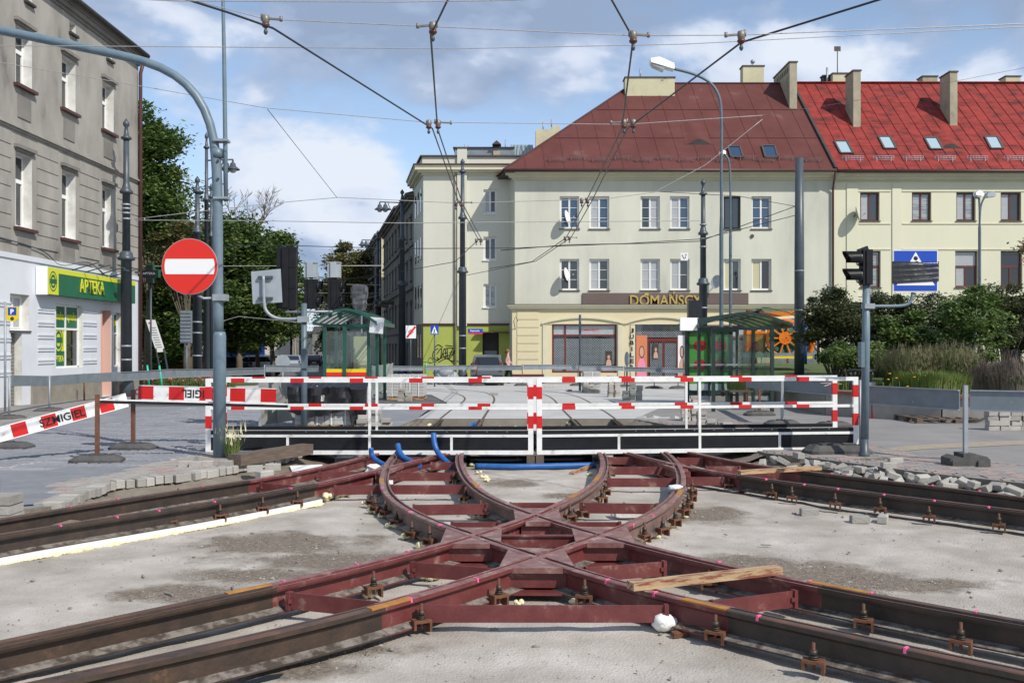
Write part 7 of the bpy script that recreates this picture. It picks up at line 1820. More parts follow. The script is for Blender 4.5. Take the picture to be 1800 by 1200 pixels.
# panel fences
def panelfence(a, b, d0, d1, ytop, ybase, lab, m, posts=3):
    A = W(a, 0, d0); A.z = gz(d0); B = W(b, 0, d1); B.z = gz(d1); h = (ybase-ytop)/F*d0; t = thing('panel_fence', lab, 'fence', tuple(A)); u = B-A
    for k in range(posts-1): 
        p = u*(k/(posts-1)); q = u*((k+1)/(posts-1)); obj('panel', MB().ext([p+Vector((0, 0, .08)), q+Vector((0, 0, .08)), q+Vector((0, 0, h)), p+Vector((0, 0, h))], (0, .03, 0)), m, t)
    for k in range(posts): p = u*(k/(posts-1)); obj('post', MB().bx(p.x-.03, p.x+.03, p.y-.05, p.y-.01, p.z, p.z+h+.03), m_galv, t)
    return t
m_fp = mat('fence_panel_beige', (.3, .3, .27), (.25, .25, .22), .6, 2)
panelfence(458, 517, 20.4, 21.8, 672, 755, 'beige sheet fence corner left of the foil-wrapped pallet', m_fp, 3)
m_fg = mat('fence_panel_green', (.3, .33, .29), (.25, .28, .25), .6, 2)
panelfence(655, 690, 34, 44, 640, 695, 'grey green panel fence running back beside the left shelter', m_fg, 5)
# white sacks by the crossing sign
v = G(782, 676, 0); mb = MB(); random.seed(6)
for k in range(5): mb.sph(v+Vector((random.uniform(-.3, .4), random.uniform(-.1, .1), .35+.3*(k % 2))), .38, 9, 7, (1.1, .8, .9), .14)
solo('rubble_sack', mb, mat('sack_grey', (.36, .38, .41), (.28, .3, .33), .7, 5, bump=.5, bscale=10), 'bulging grey sack behind the guard board below the crossing sign', 'sack', tuple(v))
# ================================================================ SIGNS
def signpost(px, d, lab, top, plate, build, m=m_dark, r=.03):
    v = W(px, 0, d); v.z = gz(d); t = thing('road_sign', lab, 'road sign', tuple(v)); f_ = lambda a, b: W(a, b, d)-v
    obj('post', MB().tube([(0, 0, 0), (0, 0, f_(0, top).z)], r, 8), m, t); build(t, f_); return t
def b_cross(t, f_):
    A, B = f_(757, 588), f_(771, 571.5); o = obj('sign_plate', MB().bx(A.x, B.x, -.06, -.04, A.z, B.z), m_signblue, t); w = B.x-A.x; cx = (A.x+B.x)/2
    obj('white_triangle', MB().ext([(cx-w*.4, -.062, A.z+w*.12), (cx+w*.4, -.062, A.z+w*.12), (cx, -.062, B.z-w*.1)], (0, -.003, 0)), m_signwhite, o)
    obj('walker_symbol', MB().sph((cx, -.067, A.z+w*.62), w*.07, 8, 5, (1, .1, 1)).beam((cx, -.067, A.z+w*.6), (cx-.02, -.067, A.z+w*.32), w*.1, .004, (0, 1, 0)).beam((cx-.02, -.067, A.z+w*.34), (cx-w*.16, -.067, A.z+w*.15), w*.07, .004, (0, 1, 0)).beam((cx-.02, -.067, A.z+w*.34), (cx+w*.12, -.067, A.z+w*.15), w*.07, .004, (0, 1, 0)), m_blackp, o)
signpost(764, 45, 'blue pedestrian crossing sign before the graffiti wall', 571, None, b_cross)
def b_end(t, f_):
    A, B = f_(713.5, 594.5), f_(731.5, 572); o = obj('sign_plate', MB().bx(A.x, B.x, -.06, -.04, A.z, B.z), m_signwhite, t); w = B.x-A.x; cx, cz = (A.x+B.x)/2, (A.z+B.z)/2
    obj('grey_square', MB().ext([(cx-w*.3, -.062, cz), (cx, -.062, cz-w*.3), (cx+w*.3, -.062, cz), (cx, -.062, cz+w*.3)], (0, -.002, 0)), m_signback, o)
    obj('red_bar', MB().beam((A.x+.06, -.068, A.z+.05), (B.x-.03, -.068, B.z-.05), w*.2, .004, (0, 1, 0)), m_signred, o)
signpost(722, 47, 'white square sign crossed by a red diagonal bar', 572, None, b_end)
def b_street(t, f_):
    A, B = f_(823, 587.5), f_(849, 578); o = obj('sign_plate', MB().bx(A.x, B.x, -.3, -.28, A.z, B.z), m_signblue, t); obj('red_strip', MB().bx(A.x, B.x, -.303, -.3005, A.z, A.z+.07), m_signred, o)
    lettering('Reymonta', (B.x-A.x)*.62, (B.z-A.z)*.42, m_signwhite, o, (A.x+(B.x-A.x)*.16, -.304, A.z+(B.z-A.z)*.4), .006, .02)
v = W(813, 0, 49.0); v.z = gz(49)
t = thing('street_name_sign', 'blue street name plate with red strip fixed to the dark column before the flats', 'street sign', tuple(v)); b_street(t, lambda a, b: W(a, b, 49)-v)
# sign post with black symbols before the shop window
def b_blk(t, f_):
    for py in (575, 590): c = f_(1019.5, py); obj('sign_edge', MB().bx(c.x-.03, c.x+.03, -.3, .3, c.z-.2, c.z+.2), m_dark, t)
signpost(1019.5, 40, 'thin dark post with edge-on sign in front of the shop window', 553, None, b_blk, r=.05)
def b_round(t, f_):
    c = f_(1102, 631); obj('round_plate', MB().ext([(c.x+.09*math.cos(a*.35), .3*math.sin(a*.35)*0-.03, c.z+.28*math.sin(a*.35)) for a in range(18)], (0, .04, 0)), m_galv, t)
signpost(1102, 36, 'round sign turned edge-on before the shop entrance', 624, None, b_round)
def b_rd(t, f_):
    c = f_(497, 636); obj('round_plate', MB().ext([(c.x+.25*math.cos(a*math.pi/12), -.03, c.z+.25*math.sin(a*math.pi/12)) for a in range(24)], (0, .04, 0)), m_signback, t)
signpost(497, 33, 'round sign seen from the back over the pale guard board', 628, None, b_rd, m_galv)
# left: parking sign, meter, cross, notice board, switch box
v = G(22, 725, 0); t = thing('parking_sign', 'yellow and blue parking sign on a grey post at the left edge', 'parking sign', tuple(v)); f_ = lambda a, b: W(a, b, v.y)-v
obj('post', MB().tube([f_(9, 725)*1, f_(9, 530)], .03, 8), m_galv, t)
A, B = f_(12, 560), f_(33.5, 539); p = obj('sign_plate', MB().bx(A.x, B.x, -.04, -.02, A.z, B.z).ext([(A.x, -.04, A.z), (B.x, -.04, A.z), (B.x-.08, -.04, A.z-.07), (A.x+.08, -.04, A.z-.07)], (0, .02, 0)), m_yellow, t)
obj('blue_square', MB().bx(A.x+.05, B.x-.05, -.043, -.0405, A.z+.09, B.z-.02), m_signblue, p); lettering('P', .09, .13, m_signwhite, p, ((A.x+B.x)/2-.045, -.045, A.z+.12), .003, .04)
obj('coin_mark', MB().tube([((A.x+B.x)/2, -.041, A.z+.0), ((A.x+B.x)/2, -.044, A.z+.0)], .05, 12), m_letter, p)
v = G(33, 702, 0); t = thing('parking_meter', 'dark ticket machine with tilted solar top and orange edge at the left', 'ticket machine', tuple(v)); f_ = lambda a, b: W(a, b, v.y)-v
A, B = f_(22, 702), f_(45, 614); obj('body', MB().bx(A.x, B.x, -.15, .2, 0, B.z), m_dark, t); obj('orange_edge', MB().bx(A.x-.02, A.x+.03, -.17, -.151, .1, B.z), m_orangep, t)
obj('solar_panel', MB().ext([(A.x-.1, -.2, B.z+.3), (A.x-.04, -.2, B.z+.34), (B.x+.08, -.2, B.z+.05), (B.x+.08, -.2, B.z)], (0, .45, 0)), m_blackp, t)
obj('screen_panel', MB().bx(A.x+.08, B.x-.08, -.162, -.151, B.z*.6, B.z-.05), m_signwhite, t); obj('notice', MB().bx(A.x+.1, B.x-.1, -.167, -.163, B.z*.78, B.z-.09), m_signblue, t)
v = W(264, 0, 38.5); v.z = gz(38.5); f_ = lambda a, b: W(a, b, 38.5)-v
t = thing('pharmacy_cross', 'dark cross-shaped pharmacy sign with green outline beyond the building corner', 'pharmacy sign', tuple(v))
c = f_(264, 481); 
def crossmb(a, b, y): return MB().bx(c.x-a, c.x+a, y-.1, y+.1, c.z-b, c.z+b).bx(c.x-b, c.x-a-.001, y-.1, y+.1, c.z-a, c.z+a).bx(c.x+a+.001, c.x+b, y-.1, y+.1, c.z-a, c.z+a)
obj('outline', crossmb(.15, .37, .02), m_agreen, t); obj('cross', crossmb(.135, .35, -.01), m_blackp, t); lettering('APTEKA', .5, .09, m_signback, t, (c.x-.25, -.13, c.z-.045), .006, .01)
obj('pole', MB().tube([(c.x-.03, .15, 0), (c.x-.03, .15, c.z-.3)], .04, 8), m_dark, t); obj('arm', MB().tube([(c.x-.03, .15, c.z-.36), (c.x-.55, .1, c.z-.36)], .025, 6), m_dark, t)
v = W(275, 0, 41); v.z = gz(41); f_ = lambda a, b: W(a, b, 41)-v
t = thing('notice_board', 'white notice board on two tilted dark legs under the park trees', 'notice board', tuple(v))
Q = [f_(256, 562), f_(272, 562), f_(290, 618), f_(275, 619)]; p = obj('board', MB().ext(Q, (0, .05, 0)), m_signwhite, t)
for k in range(9): a = Q[0].lerp(Q[3], .25+k*.075); b = Q[1].lerp(Q[2], .25+k*.075); obj('text_line', MB().beam(a.lerp(b, .15)+Vector((0, -.004, 0)), a.lerp(b, .85)+Vector((0, -.004, 0)), .03, .004, (0, 1, 0)), m_plate, p)
a, b = Q[0], Q[1]; obj('text_line', MB().beam(Q[0].lerp(Q[3], .1).lerp(Q[1].lerp(Q[2], .1), .2)+Vector((0, -.004, 0)), Q[0].lerp(Q[3], .1).lerp(Q[1].lerp(Q[2], .1), .5)+Vector((0, -.004, 0)), .07, .004, (0, 1, 0)), m_signred, p)
for a, b in ((276, 284), (290, 297)): obj('leg', MB().beam(f_(a-2, 612), f_(b, 662), .05, .05), m_dark, t)
v = W(164, 0, 35.3); v.z = gz(35); f_ = lambda a, b: W(a, b, 35.3)-v
t = thing('utility_box', 'pale yellow slant-topped utility box against the pharmacy wall', 'utility box', tuple(v)); A, B = f_(153, 688), f_(176, 640); obj('body', MB().ext([(A.x, 0, 0), (B.x, 0, 0), (B.x, 0, B.z-.2), (A.x, 0, B.z)], (0, .35, 0)), m_chim, t); obj('lid', MB().ext([(A.x-.03, -.03, B.z+.002), (A.x-.03, -.03, B.z+.05), (B.x+.04, -.03, B.z-.16), (B.x+.04, -.03, B.z-.21)], (0, .4, 0)), m_chimg, t)
v = W(326, 0, 42); v.z = gz(42); f_ = lambda a, b: W(a, b, 42)-v
t = thing('sign_back', 'grey ribbed back of a large sign beside the dark columns', 'sign', tuple(v)); A, B = f_(316.5, 603), f_(337, 546)
obj('panel', MB().bx(A.x, B.x, 0, .08, A.z, B.z), m_plate, t)
for k in range(9): z = A.z+(B.z-A.z)*(k+.5)/9; obj('rib', MB().bx(A.x+.03, B.x-.03, -.03, -.001, z-.03, z+.03), m_plate, t)
obj('post', MB().tube([((A.x+B.x)/2, .1, 0), ((A.x+B.x)/2, .1, A.z)], .04, 6), m_pole, t)
# electric scooters
def scooter(px, d, lab, m, rz=0, top=None):
    v = W(px, 0, d); v.z = gz(d); t = thing('electric_scooter', lab, 'scooter', tuple(v), rz)
    for x in (-.45, .45): wv = obj('wheel', MB().tube([(x, -.03, .12), (x, .03, .12)], .12, 14), m_rubber, t); obj('rim', MB().tube([(x, -.032, .12), (x, .032, .12)], .06, 10), m_galv, wv)
    obj('deck', MB().bx(-.38, .25, -.08, .08, .13, .19), m, t); obj('stem', MB().tube([(.42, 0, .15), (.3, 0, 1.1)], .035, 8), m, t); obj('handlebar', MB().tube([(.3, -.24, 1.12), (.3, .24, 1.12)], .018, 6), m_blackp, t); obj('mudguard', MB().bx(.34, .56, -.05, .05, .24, .27), m, t)
m_turq = mat('turquoise', (.02, .5, .33), rough=.4)
scooter(249, 36.8, 'turquoise scooter standing by the downpipe of the pharmacy building', m_turq, 1.2); scooter(265, 36.2, 'turquoise scooter with its deck turned to the fence', m_turq, .3)
scooter(745, 48, 'green rental scooter by the strapped block pallet', m_turq, 1.3)
# ================================================================ CARS
def car(px, d, rz, paint, lab, kind='hatch', sc=1.0, name='parked_car', z=None):
    v = W(px, 0, d); v.z = gz(d) if z is None else z; t = thing(name, lab, 'car', tuple(v), rz); t.scale = (sc,)*3
    hh = {'hatch': 1.48, 'mpv': 1.62, 'sedan': 1.42, 'van': 2.1}[kind]
    # side profile (x forward), lofted across the width with tumblehome
    if kind in ('hatch', 'sedan'): pr_ = [(-2.05, .42), (-2.1, .75), (-2.0, .98), (-1.55 if kind == 'sedan' else -1.95, 1.02), (-1.0 if kind == 'sedan' else -1.65, hh-.04), (-.3, hh), (.35, hh-.03), (1.05, 1.0), (1.85, .85), (2.08, .65), (2.1, .4)]
    else: pr_ = [(-2.0, .42), (-2.05, .8), (-2.0, 1.05), (-1.85, hh-.08), (-1.5, hh), (.1, hh), (.55, hh-.1), (1.25, 1.08), (1.9, .92), (2.1, .68), (2.12, .4)]
    mb = MB(); n = len(pr_); secs = (-.86, -.82, .82, .86); vs = []
    for y, f in ((-.84, 1), (-.84, 2), (.84, 2), (.84, 1)):
        for x, z_ in pr_:
            k = max(0, z_-.95)
            yy_ = (abs(y)-k*.32) if f == 2 else abs(y)-k*.3+.03; vs.append((x*(1 if f == 2 else .985), math.copysign(yy_ if f == 2 else yy_, y), z_ if f == 2 else z_-.015))
    fs = []
    for s in (0, 1, 2):
        for k in range(n-1): fs.append((s*n+k, (s+1)*n+k, (s+1)*n+k+1, s*n+k+1))
    fs += [tuple(range(n)), tuple(reversed(range(3*n, 4*n))), (0, n, 2*n, 3*n)]; mb.add(vs, fs, False)
    obj('body', mb, paint, t); g = m_glassd
    b_ = pr_
    def strip_(i, y_, th=.012, a=.08, c=.92, nm='rear_window'):
        p, q = Vector((b_[i][0], 0, b_[i][1])), Vector((b_[i+1][0], 0, b_[i+1][1])); u = (q-p); nrm = Vector((-u.z, 0, u.x)).normalized()
        P0, P1 = p+u*a, p+u*c; w0 = .84-max(0, P0.z-.95)*.32-.1; w1 = .84-max(0, P1.z-.95)*.32-.1
        obj(nm, MB().ext([P0+Vector((0, -w0, 0))+nrm*.004, P0+Vector((0, w0, 0))+nrm*.004, P1+Vector((0, w1, 0))+nrm*.004, P1+Vector((0, -w1, 0))+nrm*.004], nrm*th), g, t)
    strip_(3 if kind in ('hatch', 'sedan') else 2, .0); strip_(6, .0, nm='windscreen')
    for s in (-1, 1):
        z0, z1 = 1.02, hh-.12; yy0 = .84-(z0-.95)*.31+.028; yy1 = .84-(z1-.95)*.31+.028
        for xa, xb, nm in ((-1.5, -.45, 'side_window'), (-.38, .55, 'side_window')):
            cut = .5 if xb > 0 else 0; cut2 = .25 if xa < -1 else 0
            obj(nm, MB().ext([(xa, s*yy0, z0), (xb+(.3 if cut else 0), s*yy0, z0), (xb-(.15 if cut else 0), s*yy1, z1), (xa+cut2, s*yy1, z1)], (0, s*.01, 0)), g, t)
        for x in (-1.3, 1.3):
            w_ = obj('wheel', MB().tube([(x, s*.62, .31), (x, s*.86, .31)], .31, 18), m_rubber, t); obj('rim', MB().tube([(x, s*.84, .31), (x, s*.868, .31)], .19, 14), m_galv, w_)
        obj('taillight', MB().bx(-2.1, -2.0, s*.7-.07, s*.7+.07, .78, 1.0 if kind != 'mpv' else 1.25), m_maroon, t); obj('headlight', MB().bx(2.0, 2.09, s*.62-.16, s*.62+.16, .62, .8), m_glassc, t)
        obj('mirror', MB().bx(.55, .7, s*.88-.09, s*.88+.09, 1.0, 1.14), m_blackp, t)
    obj('bumper', MB().bx(-2.16, -2.02, -.8, .8, .32, .55), m_blackp if kind == 'mpv' else paint, t); obj('number_plate', MB().bx(-2.175, -2.161, -.26, .26, .44, .54), m_signwhite, t)
    return t
m_silver = mat('silver_paint', (.4, .43, .47), rough=.3, metal=.6); m_cred = mat('car_red', (.3, .02, .025), rough=.25); m_cblue = mat('car_blue', (.01, .05, .35), rough=.3); m_cdark = mat('car_dark', (.03, .035, .05), rough=.25); m_cwhite = mat('car_white', (.7, .7, .7), rough=.3)
car(858, 48.5, R(90), mat('grey_car_paint', (.16, .175, .2), rough=.3, metal=.5), 'grey people carrier seen from behind before the lime green wall', 'mpv', .93)
car(330, 60, R(170), m_cred, 'dark red car under the trees left of the no entry pole', 'hatch'); car(385, 66, R(185), m_cdark, 'dark car under the trees behind the no entry pole', 'sedan'); car(447, 68, R(175), m_cwhite, 'light car right of the no entry pole below the trees', 'hatch')
car(468, 72, R(100), m_cred, 'maroon car seen end on by the side street', 'sedan'); car(514, 86, R(100), m_silver, 'silver car parked at the left of the side street', 'hatch')
for k, (px, d, m) in enumerate(((553, 130, m_cdark), (558, 160, m_cdark), (546, 200, m_silver), (561, 190, m_cblue))): car(px, d, R(100), m, ['nearest dark car in the row down the side street', 'second dark car down the side street', 'silver car far down the side street', 'blue car far down the side street'][k], 'hatch')
v = W(418, 0, 70); v.z = gz(70); t = thing('delivery_van', 'blue box van parked in the shade under the park trees', 'van', tuple(v), R(180)); obj('cargo_box', MB().bx(-1.7, 1.0, -1, 1, .8, 2.7), m_cblue, t); obj('cab', MB().ext([(1.05, -.9, .5), (2.5, -.9, .5), (2.5, -.9, 1.2), (2.0, -.9, 2.0), (1.05, -.9, 2.1)], (0, 1.8, 0)), m_cblue, t)
for x in (-1, 1.7):
    for s in (-1, 1): obj('wheel', MB().tube([(x, s*.7, .38), (x, s*.98, .38)], .38, 16), m_rubber, t)
# ================================================================ ORANGE DRILLING TRUCK WITH HOSE REEL
d = 40.5; v = W(1378, 0, d); v.z = gz(d); f_ = lambda a, b, dd=0: W(a, b, d+dd)-v
t = thing('hose_truck', 'orange works truck with a big spoked hose reel, behind the right shelter', 'works truck', tuple(v))
obj('chassis', MB().bx(f_(1300, 0).x, f_(1432, 0).x, .0, 2.2, f_(0, 628).z, f_(0, 620).z), m_plate, t); obj('yellow_strip', MB().bx(f_(1355, 0).x, f_(1428, 0).x, -.03, -.001, f_(0, 630).z, f_(0, 626).z), m_yellow, t)
for px in (1315, 1345, 1412): 
    c = f_(px, 0); w_ = obj('wheel', MB().tube([(c.x, .1, .48), (c.x, .45, .48)], .48, 20), m_rubber, t); obj('rim', MB().tube([(c.x, .08, .48), (c.x, .3, .48)], .26, 14), m_galv, w_)
c = f_(1381, 594); rr = 33/F*d; reel = obj('reel', MB(), m_orangep, t); mb = MB(); n = 28
for y in (.1, .95):
    for R_ in (rr, rr*.93):
        mb.tube([(c.x+R_*math.cos(2*math.pi*k/n), y, c.z+R_*math.sin(2*math.pi*k/n)) for k in range(n+1)], .035, 6, False)
    for k in range(10):
        a = 2*math.pi*k/10; mb.beam((c.x, y, c.z), (c.x+rr*math.cos(a), y, c.z+rr*math.sin(a)), .06, .06)
mb.tube([(c.x, .05, c.z), (c.x, .08, c.z)], rr*.34, 24); mb.tube([(c.x, .1, c.z), (c.x, 1, c.z)], .08, 10); reel.data = mb.mesh('reel', m_orangep)
m_hose = mat('hose_green', (.02, .13, .08), (.015, .09, .06), .45, 9)
for k in range(9):
    q = rr*(.42+.045*k); hz = MB()
    for y in (.22, .4, .58, .76): hz.tube([(c.x+q*math.cos(2*math.pi*i/n), y, c.z+q*math.sin(2*math.pi*i/n)) for i in range(n+1)], .045, 6, False)
    obj('hose_coil', hz, m_hose, reel)
obj('boom', MB().beam(f_(1318, 556, .6), f_(1398, 550, .6), .26, .2).beam(f_(1330, 562, .6), f_(1412, 566, .6), .2, .14), m_orangep, t)
obj('boom_head', MB().box(f_(1322, 553, .5), (.5, .3, .32), 0, 0, .2).box(f_(1334, 550, .5), (.3, .3, .3), 0, 0, .6), m_rust, t)
obj('frame', MB().beam(f_(1310, 560, 1), f_(1310, 622, 1), .14, .14).beam(f_(1342, 565, 1.2), f_(1342, 622, 1.2), .14, .14).beam(f_(1420, 566, 1), f_(1420, 622, 1), .12, .12).beam(f_(1310, 600, 1), f_(1342, 600, 1), .5, .9), m_orangep, t)
mb = MB(); mb.sph(f_(1420, 595, .8), .5, 12, 8, (.6, 1, 1.1), .08); mb.tube(catmull([f_(1408, 560, .5), f_(1428, 572, .5), f_(1430, 600, .4), f_(1424, 622, .4)], 5), .09, 8); obj('tank', mb, m_orangep, t)
obj('hydraulic_hose', MB().tube(catmull([f_(1325, 548, .3), f_(1345, 541, .3), f_(1380, 547, .3), f_(1400, 556, .3)], 6), .03, 6), m_hose, t)
# ================================================================ PERSON
v = G(893, 672, 0); v = W(893, 0, 50); v.z = gz(50)+.06
me = bpy.data.meshes.new('person'); s = 1.0
J = [(0, 0, .95), (0, 0, 1.15), (0, 0.02, 1.38), (0, .0, 1.5), (-.0, .0, 1.56), (.0, 0, 1.66),      # pelvis .. head  (walks to +x)
     (.0, -.17, 1.4), (-.12, -.2, 1.15), (-.02, -.2, .95), (.03, -.2, .87), (0, .17, 1.4), (.06, .2, 1.16), (.2, .19, 1.0), (.26, .18, .95),
     (.0, -.09, .9), (.16, -.1, .52), (.24, -.1, .1), (.38, -.1, .04), (0, .09, .9), (-.04, .1, .5), (-.28, .1, .16), (-.2, .1, .05)]
E = [(0, 1), (1, 2), (2, 3), (3, 4), (4, 5), (2, 6), (6, 7), (7, 8), (8, 9), (2, 10), (10, 11), (11, 12), (12, 13), (0, 14), (14, 15), (15, 16), (16, 17), (0, 18), (18, 19), (19, 20), (20, 21)]
me.from_pydata(J, E, []); o = bpy.data.objects.new('person', me); C.objects.link(o)
sk = o.modifiers.new('Skin', 'SKIN'); rad = [.15, .14, .16, .06, .07, .10, .075, .06, .045, .04, .075, .06, .045, .04, .11, .075, .05, .04, .11, .075, .05, .04]
for i, r in enumerate(rad): q = me.skin_vertices[0].data[i]; q.radius = (r, r); q.use_root = (i == 0)
o.modifiers.new('Sub', 'SUBSURF').levels = 2; o.modifiers['Sub'].render_levels = 2
dg = bpy.context.evaluated_depsgraph_get(); dg.update(); m2 = bpy.data.meshes.new_from_object(o.evaluated_get(dg)); bpy.data.objects.remove(o)
for m in (m_pinkj, m_trous, m_skin, m_signwhite): m2.materials.append(m)
for p in m2.polygons:
    z = p.center.z; p.material_index = 2 if (z > 1.5 or (abs(p.center.y) > .14 and z < .98 and z > .8 and abs(p.center.y) > .17)) else (0 if z > .9 else (1 if z > .1 else 3)); p.use_smooth = True
o = bpy.data.objects.new('person', m2); C.objects.link(o); o.location = v; o.scale = (.97,)*3; setp(o, 'woman in a pale pink jacket and dark trousers walking past the building corner', 'person')
mb = MB(); mb.sph((-.03, 0, 1.68), .115, 10, 8, (1.05, .95, 1.0)); mb.sph((-.12, 0, 1.64), .07, 8, 6, (.9, .8, 1.2)); obj('hair', mb, m_hair, o)
mb = MB().sph((.11, 0, 1.63), .022, 6, 4).sph((.095, .035, 1.66), .012, 6, 4).sph((.095, -.035, 1.66), .012, 6, 4); obj('face_features', mb, m_skin, o)
# ================================================================ PLANTING ON THE RIGHT
# low bed wall with red coping
def gpz(px, d): return ((px-CX)/F*d, d)
bed = [gpz(1250, 31.5), gpz(1370, 31), gpz(1460, 24.6), gpz(1540, 23.4), gpz(1660, 22.3), gpz(1820, 21.6), gpz(2100, 21.2)]
bw = thing('bed_wall', 'low grey wall with a dull red coping round the planted bed on the right', 'low wall', (bed[2][0], bed[2][1], 0))
o_ = Vector((bed[2][0], bed[2][1], 0))
for a, b in zip(bed, bed[1:]):
    a = Vector((*a, 0))-o_; b = Vector((*b, 0))-o_; obj('wall_section', MB().beam(a+Vector((0, .1, .25)), b+Vector((0, .1, .25)), .25, .6), m_curb, bw)
    n = max(1, int((b-a).length/.6))
    for k in range(n): p, q = a.lerp(b, k/n), a.lerp(b, (k+.97)/n); obj('coping_slab', MB().beam(p+Vector((0, .1, .59)), q+Vector((0, .1, .59)), .42, .07), mat('coping_red', (.2, .075, .06), (.26, .11, .09), .85, 6) if 'coping_red' not in MATS else MATS['coping_red'], bw)
poly_b = [(p[0], p[1]+.2) for p in bed]+[gpz(2200, 48), gpz(1250, 48)]
mb = MB(); mb.add([(x, y, .5 if i < len(bed) else .9) for i, (x, y) in enumerate(poly_b)], [tuple(reversed(range(len(poly_b))))])
o = obj('planted_bed', mb, m_grass); o['kind'] = 'structure'
for p in o.data.polygons: pass
def leafcloud(clumps, n_per, size, seed, flat=.6):
    """many small leaf faces spread through ellipsoid clumps: clumps = [(centre, (rx,ry,rz))]"""
    random.seed(seed); mb = MB(); V_ = mb.v; Fc = mb.f; g = random.gauss; u = random.uniform
    for c, r in clumps:
        nn = int(n_per)
        for _ in range(nn):
            # direction on the shell, denser outside
            x, y, z = g(0, 1), g(0, 1), g(0, 1); l = math.sqrt(x*x+y*y+z*z)+1e-6; q = (u(.35, 1.0))**.6
            if u(0, 1) < .22: q *= u(1.05, 1.6)
            px_, py_, pz_ = c[0]+x/l*r[0]*q, c[1]+y/l*r[1]*q, c[2]+z/l*r[2]*q
            a = u(0, 6.283); s = size*u(.6, 1.3); ca, sa = math.cos(a), math.sin(a); tz = u(-.7, .7); tx = u(-.8, .8)
            e1 = (ca*s, sa*s, tz*s); e2 = (-sa*s*.5, ca*s*.5, tx*s*.6)
            b = len(V_); V_ += [(px_-e1[0]*.5, py_-e1[1]*.5, pz_-e1[2]*.5), (px_+e2[0]*.5, py_+e2[1]*.5, pz_+e2[2]*.5), (px_+e1[0]*.5, py_+e1[1]*.5, pz_+e1[2]*.5), (px_-e2[0]*.5, py_-e2[1]*.5, pz_-e2[2]*.5)]
            Fc.append((b, b+1, b+2, b+3))
    mb.m = [0]*len(mb.f); mb.s = [False]*len(mb.f); return mb
def crown(c, R3, nc, cr, seed, fill=.9, low=-1, skew=0):
    random.seed(seed); out = []
    while len(out) < nc:
        x, y, z = (random.gauss(0, 1) for _ in range(3)); l = math.sqrt(x*x+y*y+z*z); q = random.random()**.35*fill; x, y, z = x/l*q, y/l*q, z/l*q
        if z < low: continue
        rr = cr*random.uniform(.4, 1.35)*(1.1-.35*q); out.append(((c[0]+x*R3[0]+skew*z, c[1]+y*R3[1], c[2]+z*R3[2]), (rr*random.uniform(.9, 1.4), rr, rr*random.uniform(.55, .85))))
    return out
def branches(base, targets, r0, seed, split):
    mb = MB(); base = Vector(base); top = Vector((base.x, base.y, split)); random.seed(seed)
    r0 *= .85; mb.tube([base, base.lerp(top, .5)+Vector((random.uniform(-.1, .1), 0, 0)), top], [r0*1.25, r0, r0*.75], 9)
    for c in targets:
        c = Vector(c); m1 = top.lerp(c, .45)+Vector((random.uniform(-.3, .3), random.uniform(-.3, .3), random.uniform(.0, .5)))
        mb.tube([top-Vector((0, 0, .3)), m1, c], [r0*.3, r0*.15, r0*.05], 5, False)
    return mb
def tree(px, d, ctop, cbot, wpx, lab, m, nc=45, n_per=420, leaf=.24, seed=1, split=.45, cr=1.15, base=None, tr=.22, bark=m_bark, nm='tree', cat='tree', depth=.8, low=-1, cpx=None, grp=None):
    v = W(px, 0, d); v.z = gz(d) if base is None else base; zt = H+(HY-ctop)/F*d; zb = H+(HY-cbot)/F*d; rz_ = (zt-zb)/2; rx_ = wpx/2/F*d
    cx_c = ((cpx or px)-CX)/F*d; c = (cx_c, d, (zt+zb)/2); cl_ = crown(c, (rx_, rx_*depth, rz_), nc, cr, seed, .92, low)
    t = thing(nm, lab, cat, tuple(v), 0, grp); obj('crown', leafcloud(cl_, n_per, leaf, seed+1), m, t, v)
    tg = random.sample(cl_, min(14, len(cl_))); obj('trunk', branches(v, [q[0] for q in tg], tr, seed, v.z+(zt-v.z)*split), bark, t, v)
    return t
tree(262, 50, 180, 480, 108, 'tall leafy tree rising right behind the pharmacy building corner', m_leafm, 60, 480, .25, 1, .3, 1.25, tr=.2, cpx=250)
tree(255, 53, 400, 625, 150, 'dense lower tree mass beyond the corner of the pharmacy', m_leafd, 50, 480, .25, 2, .25, 1.3, tr=.2)
tree(335, 56, 336, 600, 130, 'dark full tree behind the no entry sign', m_leafd, 62, 480, .27, 3, .25, 1.35, tr=.2)
tree(330, 47, 372, 520, 100, 'olive brownish tree top in front of the dark one', m_leafo, 24, 300, .22, 4, .3, .9, tr=.2, cpx=308)
tree(420, 60, 366, 625, 140, 'broad green tree right of the no entry pole', m_leafd, 70, 480, .28, 5, .2, 1.4, tr=.24)
tree(478, 64, 400, 625, 100, 'round green tree at the right end of the park, next to the signals', m_leafm, 56, 480, .28, 6, .2, 1.3, tr=.2)
tree(385, 62, 430, 640, 190, 'dark undergrowth tree filling the gap under the park crowns', m_leafd, 60, 420, .28, 7, .2, 1.5, tr=.2)
tree(293, 58, 470, 640, 150, 'shaded low tree left of the dark columns', m_leafd, 50, 420, .28, 8, .2, 1.4, tr=.2)
tree(612, 96, 418, 560, 92, 'loose brownish green tree beyond the left shelter', m_leafo, 50, 330, .34, 9, .3, 1.3, tr=.25)
tree(590, 110, 470, 590, 50, 'small tree left of the loose one down the side street', m_leafd, 24, 300, .36, 10, .3, 1.4, tr=.2)
for k, (px, d, ct, cb, w_) in enumerate(((505, 150, 560, 610, 34), (520, 170, 575, 615, 24), (578, 150, 575, 618, 30))): tree(px, d, ct, cb, w_, ['distant street tree before the pale pinkish house', 'smaller distant tree beside it on the side street', 'distant tree on the right side of the side street'][k], m_leafd, 16, 200, .5, 50+k, .3, 1.5, tr=.2)
